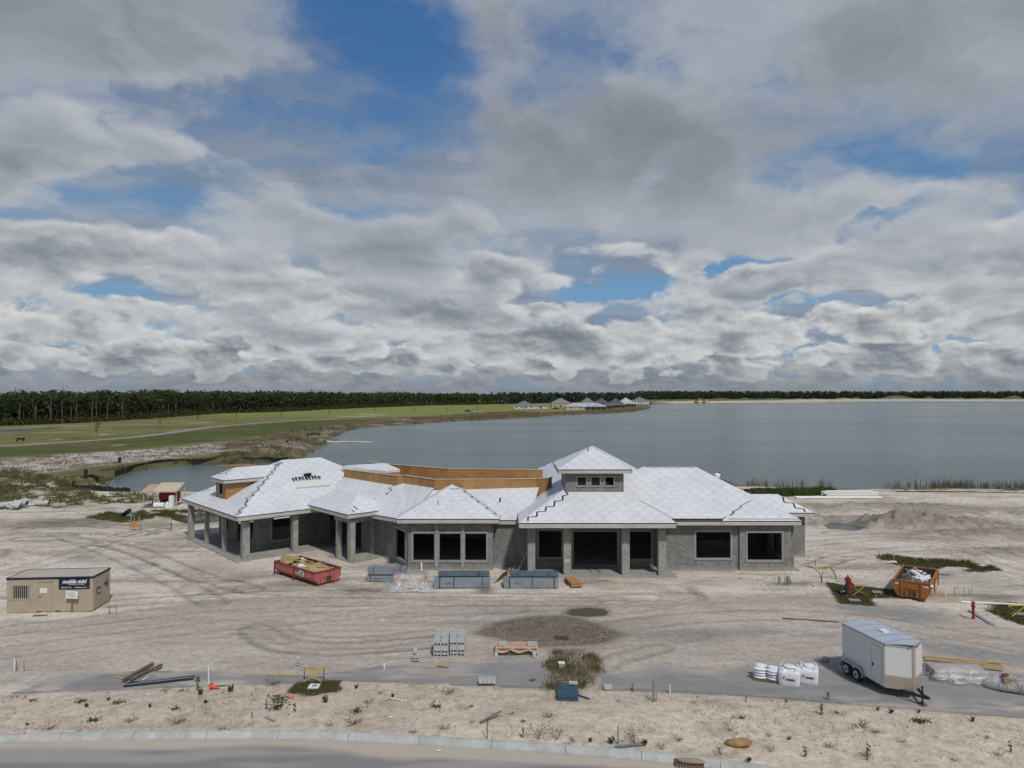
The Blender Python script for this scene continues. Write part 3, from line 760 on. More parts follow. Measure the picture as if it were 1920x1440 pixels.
def field_tone(x, y, z):
    k = np.clip(y / 150.0, 1, 6)
    n1 = fbm(x, y, 40.0, 18.0, octv=5, seed=90); n2 = fbm(x, y, 7.0, 3.0, octv=4, seed=91, rough=.6); n3 = fbm(x, y, 2.0, 1.0, octv=3, seed=92)
    c = np.broadcast_to(np.array((0.150, 0.148, 0.044)), x.shape + (3,)) * (0.75 + .5 * n1)[..., None] * (.8 + .4 * n2)[..., None]
    c = mixn(c, sstep(.45, .65, n1) * .75, (0.195, 0.180, 0.072))
    c = mixn(c, sstep(.58, .72, fbm(x, y, 60, 12, octv=4, seed=93)) * .6, (0.27, 0.235, 0.135))
    c = mixn(c, sstep(.46, .62, fbm(x, y, 22.0, 7.0, octv=5, seed=94, rough=.6)) * .6, (0.185, 0.145, 0.070))
    far = sstep(380, 520, y)
    c = mixn(c, far * .8, (0.215, 0.230, 0.065))
    lw = sstep(-2.5, 2.5, poly_sd(x, y, LAWN_A) + (n2 - .5) * 10)
    c = mixn(c, lw * .9, (0.070, 0.090, 0.022)); c = c * (0.7 + .6 * n2)[..., None]; c = mixn(c, lw * sstep(.5, .66, n1 * .5 + n2 * .5) * .5, (0.15, 0.125, 0.055))
    ws = sstep(-2.0, 1.5, poly_sd(x, y, WHITE_SAND) + (n2 - .5) * 12)
    wc = np.broadcast_to(np.array((0.46, 0.43, 0.385)), x.shape + (3,)) * (.7 + .6 * n3)[..., None]
    wc = mixn(wc, sstep(.50, .64, n2 * .6 + n3 * .4) * .65, (0.19, 0.175, 0.10))
    c = c * (1 - ws)[..., None] + wc * ws[..., None]
    bk = sstep(-3.0, 2.0, poly_sd(x, y, BANK) + (n2 - .5) * 10)
    bc = np.broadcast_to(np.array((0.185, 0.150, 0.105)), x.shape + (3,)) * (.65 + .7 * n3)[..., None]
    bc = mixn(bc, sstep(.54, .68, n2) * .7, (0.36, 0.33, 0.285)); bc = mixn(bc, sstep(.5, .34, n1 * .5 + n2 * .5) * .7, (0.10, 0.105, 0.04))
    c = c * (1 - bk)[..., None] + bc * bk[..., None]
    # reed-brown strip along the shore under the far houses
    sl = poly_sd(x, y, lake_poly)
    rs = sstep(-55, -25, sl) * sstep(330, 420, y) * sstep(1100, 900, y)
    c = mixn(c, rs * (.5 + .5 * sstep(.35, .6, n2)), (0.165, 0.108, 0.055))
    c = mixn(c, sstep(-3.5 , -0.5, sl) * .8, (0.13, 0.115, 0.085))
    # wet strip and shrubs by the pond
    so = poly_sd(x, y, pond_poly)
    c = mixn(c, sstep(-16, -5, so + (n2 - .5) * 14) * .9, (0.105, 0.108, 0.045))
    c = mixn(c, sstep(-1.5, -.2, so) * .8, (0.09, 0.08, 0.055))
    # path
    d = line_d(x, y, PATH)
    c = mixn(c, sstep(2.3, 1.7, d), (0.27, 0.28, 0.265)); c = mixn(c, sstep(3.6, 2.2, d) * (1 - sstep(2.3, 1.7, d)) * .35, (0.30, 0.28, 0.19))
    for a, b, rx in ((195, 813.5, 12), (375, 792, 20), (660, 780, 40), (700, 777, 30), (105, 823, 6), (220, 834, 10)):
        p = at(a, b); c = mixn(c, np.exp(-(((x - p.x) / (rx * p.y / F_PX)) ** 2 + ((y - p.y) / (p.y * .012)) ** 2)) * .8, (0.48, 0.44, 0.37))
    sd = poly_sd(x, y, ditch_poly)
    c = mixn(c, sstep(-6, -2, sd) * .6, (0.30, 0.27, 0.17))
    return c
grid_object('field', np.arange(-190, 22.01, 0.75), np.arange(119, 330.1, 0.75), field_z, field_tone, 'meadow')
def far_z(x, y):
    z = field_z(x, y)
    inner = (x > -188) & (x < 20) & (y < 328)
    return np.where(inner, -3.0, z - .02)
grid_object('field', np.concatenate([np.arange(-900, -190, 8.0), np.arange(-190, 260, 2.5), np.arange(260, 700, 8.0)]), np.concatenate([np.arange(112, 330, 4.0), np.arange(330, 900, 3.0), np.arange(900, 1300, 6.0)]), far_z, field_tone, 'meadow')
# far shore: sand workings and the ground running on to the horizon
def shore_tone(x, y, z):
    n = fbm(x, y, 60, 8, octv=4, seed=95); n2 = fbm(x, y, 14, 6, octv=4, seed=96)
    c = np.broadcast_to(np.array((0.13, 0.125, 0.06)), x.shape + (3,)) * (.8 + .4 * n)[..., None]
    s = sstep(110, 60, -poly_sd(x, y, lake_poly) + (n2 - .5) * 60)
    s = s * sstep(190, 260, x)
    c = mixn(c, s * .95, (0.53, 0.47, 0.385)); c = mixn(c, s * sstep(.5, .66, n2) * .5, (0.33, 0.28, 0.21))
    return c
SPOIL = [(at(a, b), w, h) for a, b, w, h in ((1395, 751, 9, 5), (1500, 751, 12, 3), (1525, 751, 10, 4), (1580, 751, 14, 4), (1604, 750.5, 9, 6), (1670, 750.5, 20, 7), (1690, 750.5, 16, 5), (1742, 750.5, 10, 6), (1778, 750.5, 13, 4), (1801, 750.5, 10, 5), (1845, 750.5, 25, 4), (1895, 750.5, 16, 7), (1908, 750.5, 12, 6), (1448, 751, 20, 3), (1350, 751, 14, 3), (1700, 750.5, 40, 2.5))]
def shore_z(x, y):
    sdl = poly_sd(x, y, lake_poly) + (fbm(x, y, 40, octv=3, seed=97) - .5) * 24
    z = 0.3 + 2.2 * sstep(-8, -60, sdl) - 1.1 * sstep(-30, 0, sdl) - 2.0 * sstep(0, 30, sdl) + (fbm(x, y, 18, 9, octv=3, seed=98) - .5) * 2.4 * sstep(-10, -60, sdl) * sstep(190, 260, x)
    for p, w, h in SPOIL: z = z + h * np.exp(-(((x - p.x) / w) ** 2 + ((y - p.y) / (w * .8)) ** 2)) * .8
    return z
grid_object('far_shore', np.arange(200, 1500, 5.0), np.arange(960, 1700, 6.0), shore_z, shore_tone, 'far_land')
mb = MB(); mb.add([(-9000, -3000, -3.5), (9000, -3000, -3.5), (9000, 12000, -3.5), (-9000, 12000, -3.5)], [(0, 1, 2, 3)])
pmat('terrain_green', (0.075, 0.085, 0.04), .95, .25, .01, .1)
struct(mb.build('terrain', 'terrain_green'))
# ------------------------------------------------------------------ the unfinished clubhouse
def cmu_mat():
    m, nt, p, out = _new('block_wall')
    uv = coord(nt, 'UV')
    b = nt.nodes.new('ShaderNodeTexBrick'); nt.links.new(uv.s, b.inputs['Vector'])
    b.inputs['Scale'].default_value = 1.0; b.inputs['Brick Width'].default_value = 0.4; b.inputs['Row Height'].default_value = 0.2
    b.inputs['Mortar Size'].default_value = 0.009; b.inputs['Mortar Smooth'].default_value = 0.4; b.inputs['Bias'].default_value = 0.0
    b.inputs['Color1'].default_value = (0.165, 0.163, 0.157, 1); b.inputs['Color2'].default_value = (0.245, 0.242, 0.232, 1); b.inputs['Mortar'].default_value = (0.115, 0.113, 0.108, 1)
    v = geo_pos(nt)
    st = noise(nt, v, 0.55, 6.0, 0.65); fn = noise(nt, v, 9.0, 4.0, 0.6)
    sp = nt.nodes.new('ShaderNodeSeparateXYZ'); nt.links.new(v.s, sp.inputs[0]); z = S(nt, sp.outputs[2])
    drip = noise(nt, vec(nt, S(nt, sp.outputs[0]) * 3.0, S(nt, sp.outputs[1]) * 3.0, z * 0.4), 1.0, 4.0, 0.6)
    c = mixc(nt, st.ss(0.42, 0.62) * 0.6, S(nt, b.outputs['Color']), (0.275, 0.271, 0.258))
    c = mixc(nt, drip.ss(0.50, 0.70) * 0.60, c, (0.125, 0.122, 0.117))
    c = mixc(nt, (z + fn * 0.4).ss(0.65, 0.2) * 0.5, c, (0.40, 0.355, 0.30))
    c = mixc(nt, 1.0, c, vec(nt, *[fn.ss(.3, .7, .86, 1.1)] * 3), 'MULTIPLY')
    nt.links.new(c.s, p.inputs['Base Color']); p.inputs['Roughness'].default_value = 0.92
    bump(nt, p, S(nt, b.outputs['Fac']) * -0.7 + fn * 0.3, 0.6, 0.012)
cmu_mat()
pmat('cast_concrete', (0.305, 0.300, 0.275), .9, .20, 1.8, 14, .3, dirt=(0.17, 0.16, 0.14), dirt_amt=.6, dirt_scale=1.3)
pmat('smooth_concrete', (0.285, 0.282, 0.268), .88, .14, 2.0, 20, .2, dirt=(0.2, 0.19, 0.175), dirt_amt=.4)
pmat('slab_concrete', (0.30, 0.285, 0.262), .9, .16, .8, 8, .2, dirt=(0.42, 0.37, 0.31), dirt_amt=.7, dirt_scale=.5)
pmat('fascia_wood', (0.47, 0.465, 0.425), .7, .10, 1.2, 12, dirt=(0.30, 0.29, 0.26), dirt_amt=.4)
pmat('drip_black', (0.028, 0.030, 0.034), .6, .2)
pmat('tape_black', (0.018, 0.019, 0.024), .45, .3)
pmat('soffit_brown', (0.22, 0.19, 0.15), .85, .2)  # even brown, the soffit's own colour
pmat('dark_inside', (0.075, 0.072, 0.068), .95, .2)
pmat('stud_wood', (0.52, 0.37, 0.20), .75, .18, 3, 30)
pmat('pale_wood', (0.50, 0.46, 0.37), .75, .18, 3, 30)

def osb_mat():
    m, nt, p, out = _new('strand_board')
    uv = coord(nt, 'UV'); oi = nt.nodes.new('ShaderNodeObjectInfo')
    a = noise(nt, uv, 16.0, 3.0, 0.7, 1.5); b = noise(nt, uv, 1.1, 4.0, 0.6)
    c = mixc(nt, a.ss(0.3, 0.7), (0.30, 0.150, 0.050), (0.47, 0.270, 0.110))
    c = mixc(nt, b.ss(0.45, 0.7) * 0.55, c, (0.26, 0.115, 0.042))
    r = S(nt, oi.outputs['Random'])
    c = mixc(nt, 1.0, c, vec(nt, *[r.ss(0, 1, .82, 1.12, kind='LINEAR')] * 3), 'MULTIPLY')
    nt.links.new(c.s, p.inputs['Base Color']); p.inputs['Roughness'].default_value = 0.75
    bump(nt, p, a, .3, .01)
osb_mat()

def underlay_mat():
    """white roof underlayment: lapped rolls with printed lettering and creases"""
    m, nt, p, out = _new('roof_underlay')
    uv = coord(nt, 'UV'); sp = nt.nodes.new('ShaderNodeSeparateXYZ'); nt.links.new(uv.s, sp.inputs[0])
    u, v0 = S(nt, sp.outputs[0]), S(nt, sp.outputs[1])
    wob = noise(nt, vec(nt, u * 0.35, v0 * 0.8, 2.0), 1.0, 3.0, .5) - .5
    v = v0 + wob * 0.05
    ROW = 0.58
    r = v / ROW; ri = r.floor(); rf = r.fract()
    lap = rf.ss(0.0, 0.05) * rf.ss(1.0, 0.93)
    # printed words: short dashes in the middle of every roll
    ph = (ri * 0.37).fract()
    k = u / 1.05 + ph; kf = k.fract()
    word = kf.ss(0.16, 0.20) * kf.ss(0.60, 0.56)
    lett = noise(nt, vec(nt, u * 22.0, ri * 7.1, 0.0), 1.0, 2.0, .6).ss(0.42, 0.56)
    line1 = (rf - 0.44).abs().ss(0.075, 0.045); line2 = (rf - 0.66).abs().ss(0.05, 0.03) * kf.ss(.22, .24) * kf.ss(.5, .46)
    ink = (word * line1 + line2) * (0.35 + lett * 0.65)
    thin = (rf - 0.14).abs().ss(0.03, 0.008) * 0.6
    big = noise(nt, uv, 0.30, 4.0, .6); crease = noise(nt, vec(nt, u * 1.0, v0 * 2.2, 5.0), 2.6, 5.0, .62)
    dust = noise(nt, uv, 0.9, 6.0, .66)
    c = mixc(nt, big.ss(.3, .7), (0.600, 0.608, 0.630), (0.685, 0.692, 0.708))
    c = mixc(nt, dust.ss(.50, .70) * .40, c, (0.52, 0.485, 0.45))
    c = mixc(nt, ink * 0.62, c, (0.23, 0.25, 0.30))
    c = mixc(nt, thin * .35, c, (0.33, 0.35, 0.39))
    c = mixc(nt, (1.0 - lap) * 0.75, c, (0.33, 0.34, 0.37))
    nt.links.new(c.s, p.inputs['Base Color']); p.inputs['Roughness'].default_value = 0.55; p.inputs['Specular IOR Level'].default_value = .35
    bump(nt, p, crease * .5 + lap * .5, .5, .03)
underlay_mat()

CB = Vector((-2.0, 66.0, 0.0))
club = thing('clubhouse', 'unfinished grey block clubhouse with white wrapped hip roofs beside the lake', 'building', CB)
def part(mb, name, mat, parent=None, smooth=False):
    return mb.build(name, mat, parent or club, CB, smooth)
PITCH_R = 0.54
NW, NO = None, None

def hip_top(p0, a, b, la, lb, z, pitch):
    """corner points and ridge of a hip roof on the rectangle p0 + s*a + t*b"""
    P = lambda s, t, h: Vector((p0[0] + a[0] * s + b[0] * t, p0[1] + a[1] * s + b[1] * t, h))
    h = min(la, lb) / 2; zr = z + pitch * h
    if la >= lb: r0, r1 = P(h, lb / 2, zr), P(la - h, lb / 2, zr)
    else: r0, r1 = P(la / 2, h, zr), P(la / 2, lb - h, zr)
    return [P(0, 0, z), P(la, 0, z), P(la, lb, z), P(0, lb, z)], r0, r1
def hip_roof(p0, a, b, la, lb, z, pitch=PITCH_R, fascia=(0, 1, 2, 3), dz=0.0, depth=0.30):
    c, r0, r1 = hip_top(p0, a, b, la, lb, z + dz, pitch)
    if (a[0] * b[1] - a[1] * b[0]) < 0: raise ValueError('left-handed roof')
    mb = MB()
    if abs(la - lb) < 1e-3: mb.add(c + [r0], [(0, 1, 4), (1, 2, 4), (2, 3, 4), (3, 0, 4)])
    elif la >= lb: mb.add(c + [r0, r1], [(0, 1, 5, 4), (1, 2, 5), (2, 3, 4, 5), (3, 0, 4)])
    else: mb.add(c + [r0, r1], [(0, 1, 4), (1, 2, 5, 4), (2, 3, 5), (3, 0, 4, 5)])
    roof = part(mb, 'roof', 'roof_underlay')
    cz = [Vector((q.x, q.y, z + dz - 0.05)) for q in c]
    part(MB().add(cz, [(3, 2, 1, 0)]), 'soffit', 'soffit_brown', roof)
    roof_trim(roof, [(c[i], c[(i + 1) % 4]) for i in fascia], depth)
    return roof, c, r0, r1
def roof_trim(roof, edges, depth=0.30):
    for p, q in edges:
        p, q = Vector(p), Vector(q)
        d = (q - p).normalized(); n = Vector((d.y, -d.x, 0))
        mb = MB(); p2 = p - n * 0.02 - Vector((0, 0, depth / 2 + 0.055)); q2 = q - n * 0.02 - Vector((0, 0, depth / 2 + 0.055))
        mb.bar(p2 - d * .0 , q2, 0.04, depth)
        part(mb, 'fascia', 'fascia_wood', roof)
        mb = MB(); o = n * 0.004 - Vector((0, 0, 0.028)); mb.bar(p + o - d * .01, q + o + d * .01, 0.03, 0.062)
        part(mb, 'drip_edge', 'drip_black', roof)

def tape(roof, pts, w=0.11, lift=0.02):
    """strip of black tape lying on the roof along 3-D points (already on the roof surface)"""
    mb = MB()
    for p, q in zip(pts[:-1], pts[1:]):
        mb.bar(Vector(p) + Vector((0, 0, lift)), Vector(q) + Vector((0, 0, lift)), w, 0.012)
    part(mb, 'seam_tape', 'tape_black', roof)
def on_plane(px, py, p0, n):
    """photo pixel -> point on the plane through p0 with normal n"""
    a = at_depth(px, py, 10.0); o = Vector((0, 0, CAM_H)); d = a - o
    t = (Vector(p0) - o).dot(n) / d.dot(n)
    return o + d * t
def plane_n(p, q, r): return (Vector(q) - Vector(p)).cross(Vector(r) - Vector(p)).normalized()
def tape_px(roof, tri, pix, w=0.11):
    n = plane_n(*tri); tape(roof, [on_plane(a, b, tri[0], n) for a, b in pix], w)

X1, Y1 = (1.0, 0.0), (0.0, 1.0)
ANG = math.radians(42.0)
vv_ = (math.cos(ANG), math.sin(ANG)); uu_ = (-math.sin(ANG), math.cos(ANG))
B0 = Vector((-23.4, 60.6, 0.0))
def Q(u, v, z=0.0): return Vector((B0.x + uu_[0] * u + vv_[0] * v, B0.y + uu_[1] * u + vv_[1] * v, z))

# --- roofs
ZE = 3.9
pav, pc, pr0, pr1 = hip_roof(B0, vv_, uu_, 18.6, 14.48, ZE, depth=.32)                               # left pavilion
por, oc, or0, or1 = hip_roof(at(651, 965, 4.2), vv_, uu_, 4.7, 8.5, 4.2, fascia=(0, 1, 3))                 # porch in the inner corner
bay, bc, br0, br1 = hip_roof((-9.35, 57.55), X1, Y1, 8.35, 8.36, 4.28)                                       # bay with three windows
ent, ec, er0, er1 = hip_roof((0.50, 55.3), X1, Y1, 12.28, 13.0, 4.36, depth=.34)                           # entry porch
hall, hc, hr0, hr1 = hip_roof((0.50, 57.4), X1, Y1, 16.5, 28.0, 4.36, fascia=(1, 2, 3), dz=-0.02)         # hall behind it
main, mc, mr0, mr1 = hip_roof((5.0, 57.5), X1, Y1, 18.4, 13.56, 4.13)                                       # right block
wing, wc, wr0, wr1 = hip_roof((17.57, 57.7), X1, Y1, 5.72, 9.0, 4.27)                                       # right wing
rear, rc, rr0, rr1 = hip_roof((17.0, 62.3), X1, Y1, 9.5, 4.8, 3.98)                                         # rear right corner
tow, tc_, tr0, tr1 = hip_roof((3.76, 58.3), X1, Y1, 6.08, 6.1, 8.19, depth=.28)                             # raised tower roof

# connecting roof with the parapet round the plant well
def sheet(poly, name='roof', mat='roof_underlay'):
    mb = MB(); mb.add(poly, [tuple(range(len(poly)))]); return part(mb, name, mat)
cz = 3.93
s1 = [Vector((-8.75, 59.0, cz)), Vector((1.4, 59.0, cz)), Vector((2.4, 63.05, cz + 4.05 * PITCH_R)), Vector((-6.8, 63.05, cz + 4.05 * PITCH_R))]
con1 = sheet(s1); roof_trim(con1, [(s1[0], s1[1])])
u2 = Vector((-0.76, 0.65, 0)).normalized(); v2 = Vector((0.65, 0.76, 0)).normalized()
e0 = Vector((-8.75, 59.0, cz))
ZP = 6.84
def at_z(px, py, z): return at(px, py, z)
fp = [at_z(646, 880, ZP), at_z(744, 892, ZP), at_z(757, 891, ZP), at_z(815, 899, ZP), at_z(1008, 898, ZP), at_z(1034, 895.5, ZP)]
def c2(p): q = Vector((p.x, p.y, 0)) + v2 * .05; return Vector((q.x, q.y, cz + PITCH_R * (q - Vector((e0.x, e0.y, 0))).dot(v2)))
s2 = [e0 + u2 * 13.0, e0, c2(fp[3]), c2(fp[2]) - Vector((0, 0, .22)), c2(fp[1]), c2(fp[0])]
con2 = sheet(s2); roof_trim(con2, [(s2[0], s2[1])])
bp = [at_z(690, 866, ZP), at_z(735, 871, ZP), at_z(838, 879, ZP), at_z(1018, 881, ZP)]
def parapet(pts, z0, z1, name):
    pr = bpy.data.objects.new(name, None); COL.objects.link(pr); pr.parent = club; pr.location = (0, 0, 0)
    for p, q in zip(pts[:-1], pts[1:]):
        L = (q - p).length; n = max(1, round(L / 1.3)); d = (q - p) / n; dn = d.normalized()
        for i in range(n):
            a, b = p + d * i + dn * 0.008, p + d * (i + 1) - dn * 0.008
            mb = MB(); mb.bar(Vector((a.x, a.y, (z0 + z1) / 2)), Vector((b.x, b.y, (z0 + z1) / 2)), 0.14, z1 - z0)
            part(mb, 'strand_panel', 'strand_board', pr)
        mb = MB(); mb.bar(Vector((p.x, p.y, z1 + .022)) - dn * .06, Vector((q.x, q.y, z1 + .022)) + dn * .06, 0.22, 0.04); part(mb, 'top_plate', 'pale_wood', pr)
parapet(fp, 5.4, ZP, 'front_parapet'); parapet(bp, 5.0, ZP, 'rear_parapet')
well = [fp[0], fp[1], fp[3], fp[4], Vector((4.5, 64, 0)), Vector((4.5, 70.5, 0)), bp[3], bp[2], bp[1], bp[0], Vector((-19, 75, 0))]
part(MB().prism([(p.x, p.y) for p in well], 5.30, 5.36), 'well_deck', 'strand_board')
part(MB().prism([(p.x, p.y) for p in well], 5.10, 5.20), 'soffit', 'soffit_brown')
# low roof slope at the left end of the well
lw = [at(640, 876, 6.9), at(690, 880.5, 6.75), at(722, 883, 6.7), at(750, 880, 6.75), at(722, 868, 7.25), at(650, 872.5, 7.1)]
lowr = part(MB().add(lw + [p - Vector((0, 0, .25)) for p in lw], [tuple(range(6)), tuple(range(11, 5, -1))] + [(i, i + 6, (i + 1) % 6 + 6, (i + 1) % 6) for i in range(6)]), 'roof', 'roof_underlay')
part(MB().prism([(p.x, p.y) for p in lw[:5]], 5.3, 6.5), 'curb_wall', 'strand_board')

# --- walls
def wall(p, q, h, openings=(), th=0.22, z0=0.0, mat='block_wall', frame=True, jamb=0.14):
    p, q = Vector((p[0], p[1], 0)), Vector((q[0], q[1], 0)); d = (q - p); L = d.length; d.normalize(); n = Vector((d.y, -d.x, 0))   # n points outside
    mb = MB(); rz = math.atan2(d.y, d.x)
    def seg(s0, s1, a, b):
        if s1 - s0 < .01 or b - a < .01: return
        c = p + d * ((s0 + s1) / 2) - n * (th / 2); mb.box((c.x, c.y, (a + b) / 2), (s1 - s0, th, b - a), rz)
    ops = sorted(openings); s = 0.01
    for a, b, lo, hi in ops:
        seg(s, a, z0, h); seg(a, b, z0, lo); seg(a, b, hi, h); s = b
    seg(s, L - 0.01, z0, h)
    w = part(mb, 'wall', mat)
    if frame:
        for a, b, lo, hi in ops:
            fm = MB()
            def fseg(s0, s1, x0, x1, pr):
                c = p + d * ((s0 + s1) / 2) + n * (pr - .10); fm.box((c.x, c.y, (x0 + x1) / 2), (s1 - s0, .20 + pr, x1 - x0), rz)
            fseg(a - jamb, a + .015, lo, hi, .022); fseg(b - .015, b + jamb, lo, hi, .022); fseg(a - jamb, b + jamb, hi - .015, hi + jamb * 1.2, .030)
            if lo > .3: fseg(a - jamb, b + jamb, lo - jamb, lo + .02, .045)
            part(fm, 'window_surround' if lo > .3 else 'door_surround', 'smooth_concrete', w)
    return w
D1, D2 = 58.17, 59.3
HW = 3.88
wall((-8.47, D1), (-1.53, D1), 4.0, [(0.40, 2.14, .78, 3.0), (2.54, 4.28, .78, 3.0), (4.63, 6.38, .78, 3.0)])
wall((-11.24, 62.93), (-8.47, D1), 4.0, [(2.45, 4.85, .6, 3.0)])
wall((-1.53, D1), (-1.53, D2 + .3), 4.0)
wall((-1.53, D2), (12.2, D2), 4.1, [(3.75, 5.67, .79, 3.0), (6.65, 10.29, .12, 2.93), (11.32, 13.13, .65, 2.93)])
wall((12.2, D2 + .2), (12.2, D1), 4.0)
wall((12.2, D1), (18.6, D1), 4.0, [(2.8, 5.65, .96, 3.12)])
wall((18.5, D1 + .1), (18.5, 57.95), 4.0)
wall((18.5, 57.95), (22.7, 57.95), 4.1, [(0.62, 3.45, .85, 3.1)])
wall((22.7, 57.95), (22.7, 63.0), 4.1, [(1.4, 3.9, .9, 3.1)])
wall((22.7, 58.7), (23.2, 58.7), 3.9); wall((23.2, 58.7), (23.2, 63), 3.9)
wall((22.5, 62.93), (25.87, 62.93), 3.7); wall((25.87, 62.93), (25.87, 66.5), 3.7); wall((25.87, 66.5), (22.5, 66.5), 3.7)
wall((22.7, 66.0), (22.7, 70.4), 3.9); wall((22.7, 70.4), (16.3, 70.4), 3.9, [(1.5, 4.0, .9, 3.0)])
wall((16.3, 70.4), (16.3, 84.7), 4.1); wall((16.3, 84.7), (1.2, 84.7), 4.1, [(2, 5, .1, 3.0), (6, 9, .1, 3.0), (10, 13, .1, 3.0)]); wall((1.2, 84.7), (1.2, 70.0), 4.1)
wall((1.2, 70.3), (-6.5, 71.2), 5.3); wall((-6.5, 71.2), (-12.8, 75.4), 5.3)
wall((-12.8, 75.4), (-16.0, 79.0), 5.3)
# pilasters between the bay windows
for x in (-6.13, -4.02):
    part(MB().box((x, D1 - .03, 1.95), (.26, .16, 3.9)), 'pilaster', 'cast_concrete')
# pavilion walls
def wq(u0, v0, u1, v1, ops=(), h=3.6): return wall(Q(u0, v0)[:2], Q(u1, v1)[:2], h, ops)
wq(13.7, 3.4, 3.4, 3.4, [(1.5, 2.7, .75, 3.0), (4.7, 6.7, .1, 3.0), (7.1, 8.9, .75, 3.0)])
wq(3.4, 3.4, 3.4, 17.6, [(1.15, 3.0, .75, 3.0), (7.0, 8.2, .1, 3.0)])
wq(3.4, 17.6, 13.7, 17.6, [(3, 5, .8, 3)])
wq(13.7, 17.6, 13.7, 3.4, [(2.5, 5.0, .8, 3.0), (6.5, 8.5, .8, 3.0), (9.5, 12.5, .8, 3.0)])
wall((-15.5, 66.9), (-11.24, 62.93), 3.85, [(1.2, 2.4, .1, 2.9)])
# slab
part(MB().prism([(p[0], p[1]) for p in (Q(-.0, -.0), Q(14.4, 0.2), Q(14.4, 18), (-12, 76), (-6, 72), (1.2, 85), (16.5, 85), (16.5, 71), (23, 71), (26, 67), (26, 62.8), (23.4, 62.8), (23.4, 58.0), (12.9, 57.9), (12.9, 55.7), (.4, 55.7), (.4, 58), (-1.5, 58.9), (-1.6, 57.95), (-8.6, 57.9), (-11.4, 62.7), (-13.4, 60.2), (-16.2, 63), Q(0.2, 10))], -0.25, 0.075), 'floor_slab', 'slab_concrete')
# columns and beams
def column(x, y, h, w=.5, rz=0.0, d=None):
    mb = MB(); mb.box((x, y, h / 2), (w, d or w, h), rz); return part(mb, 'column', 'cast_concrete')
for a, b in ((996.5, 1080), (1064, 1080), (1173.5, 1080), (1242, 1081)):
    p = at(a, b); column(p.x, p.y + .3, 4.05, .60)
for a, b, w in ((356.5, 1013, .5), (386, 1022, .34), (418.5, 1036, .34), (458, 1050, .58), (551, 1036, .48), (634, 1048, .38), (657.5, 1055, .50)):
    p = at(a, b); column(p.x, p.y + .2, 3.55 if a < 600 else 3.86, w, ANG)
p = at(700, 1040); column(p.x, p.y + .2, 3.86, .4, ANG)
part(MB().bar((.9, 56.35, 3.95), (12.5, 56.35, 3.95), .5, .25), 'beam', 'cast_concrete')
a, b = Q(.75, .75, 3.45), Q(13.8, .75, 3.45); part(MB().bar(a, b, .45, .22), 'beam', 'cast_concrete')
a, b = Q(.75, 1.2, 3.45), Q(.75, 9.4, 3.45); part(MB().bar(a, b, .45, .22), 'beam', 'cast_concrete')
p, q = at(634, 1048, 0), at(657.5, 1055, 0); part(MB().bar((p.x - .3, p.y + .5, 3.62), (q.x + .1, q.y + .1, 3.62), .42, .5), 'beam', 'cast_concrete')
part(MB().bar((q.x + .25, q.y + .35, 3.62), (q.x + 2.9, q.y + 3.2, 3.62), .42, .5), 'beam', 'cast_concrete')
# tower between the entry roof and its own roof
wall((4.41, 58.85), (9.23, 58.85), 7.95, [(1.00, 1.72, 6.78, 7.50), (2.14, 2.86, 6.78, 7.50), (3.28, 4.0, 6.78, 7.50)], z0=5.6, jamb=.09)
wall((4.41, 63.6), (4.41, 58.85), 7.95, z0=5.6, frame=False); wall((9.23, 58.85), (9.23, 63.6), 7.95, z0=5.6, frame=False); wall((9.23, 63.6), (4.41, 63.6), 7.95, z0=5.6, frame=False)
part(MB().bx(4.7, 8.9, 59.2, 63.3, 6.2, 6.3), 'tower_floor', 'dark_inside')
# dormer on the pavilion
dz_ = 6.45; dw = 1.75
dor, dc, dr0, dr1 = hip_roof(Q(7.24 - dw, .85), vv_, uu_, 7.6, 2 * dw, dz_, fascia=(0, 2, 3), depth=.26)
def obx(u0, u1, v0, v1, z0, z1, name, mat, par=None):
    mb = MB(); vs = [Q(u, v, z) for z in (z0, z1) for u, v in ((u0, v0), (u0, v1), (u1, v1), (u1, v0))]
    mb.add(vs, [(3, 2, 1, 0), (4, 5, 6, 7), (0, 1, 5, 4), (1, 2, 6, 5), (2, 3, 7, 6), (3, 0, 4, 7)]); return part(mb, name, mat, par)
obx(5.92, 6.04, 1.42, 7.0, 4.2, 6.35, 'dormer_wall', 'strand_board', dor); obx(8.44, 8.56, 1.42, 7.0, 4.2, 6.35, 'dormer_wall', 'strand_board', dor)
obx(5.90, 6.75, 1.28, 1.41, 4.2, 6.35, 'dormer_wall', 'strand_board', dor); obx(7.75, 8.58, 1.28, 1.41, 4.2, 6.35, 'dormer_wall', 'strand_board', dor)
obx(6.75, 7.75, 1.28, 1.41, 4.2, 4.95, 'dormer_wall', 'strand_board', dor); obx(6.75, 7.75, 1.28, 1.41, 6.0, 6.35, 'dormer_wall', 'strand_board', dor)
for u0, u1, z0, z1 in ((6.66, 6.76, 4.9, 6.05), (7.74, 7.84, 4.9, 6.05), (6.66, 7.84, 4.86, 4.95), (6.66, 7.84, 6.0, 6.09)):
    obx(u0, u1, 1.24, 1.30, z0, z1, 'window_trim', 'pale_wood', dor)

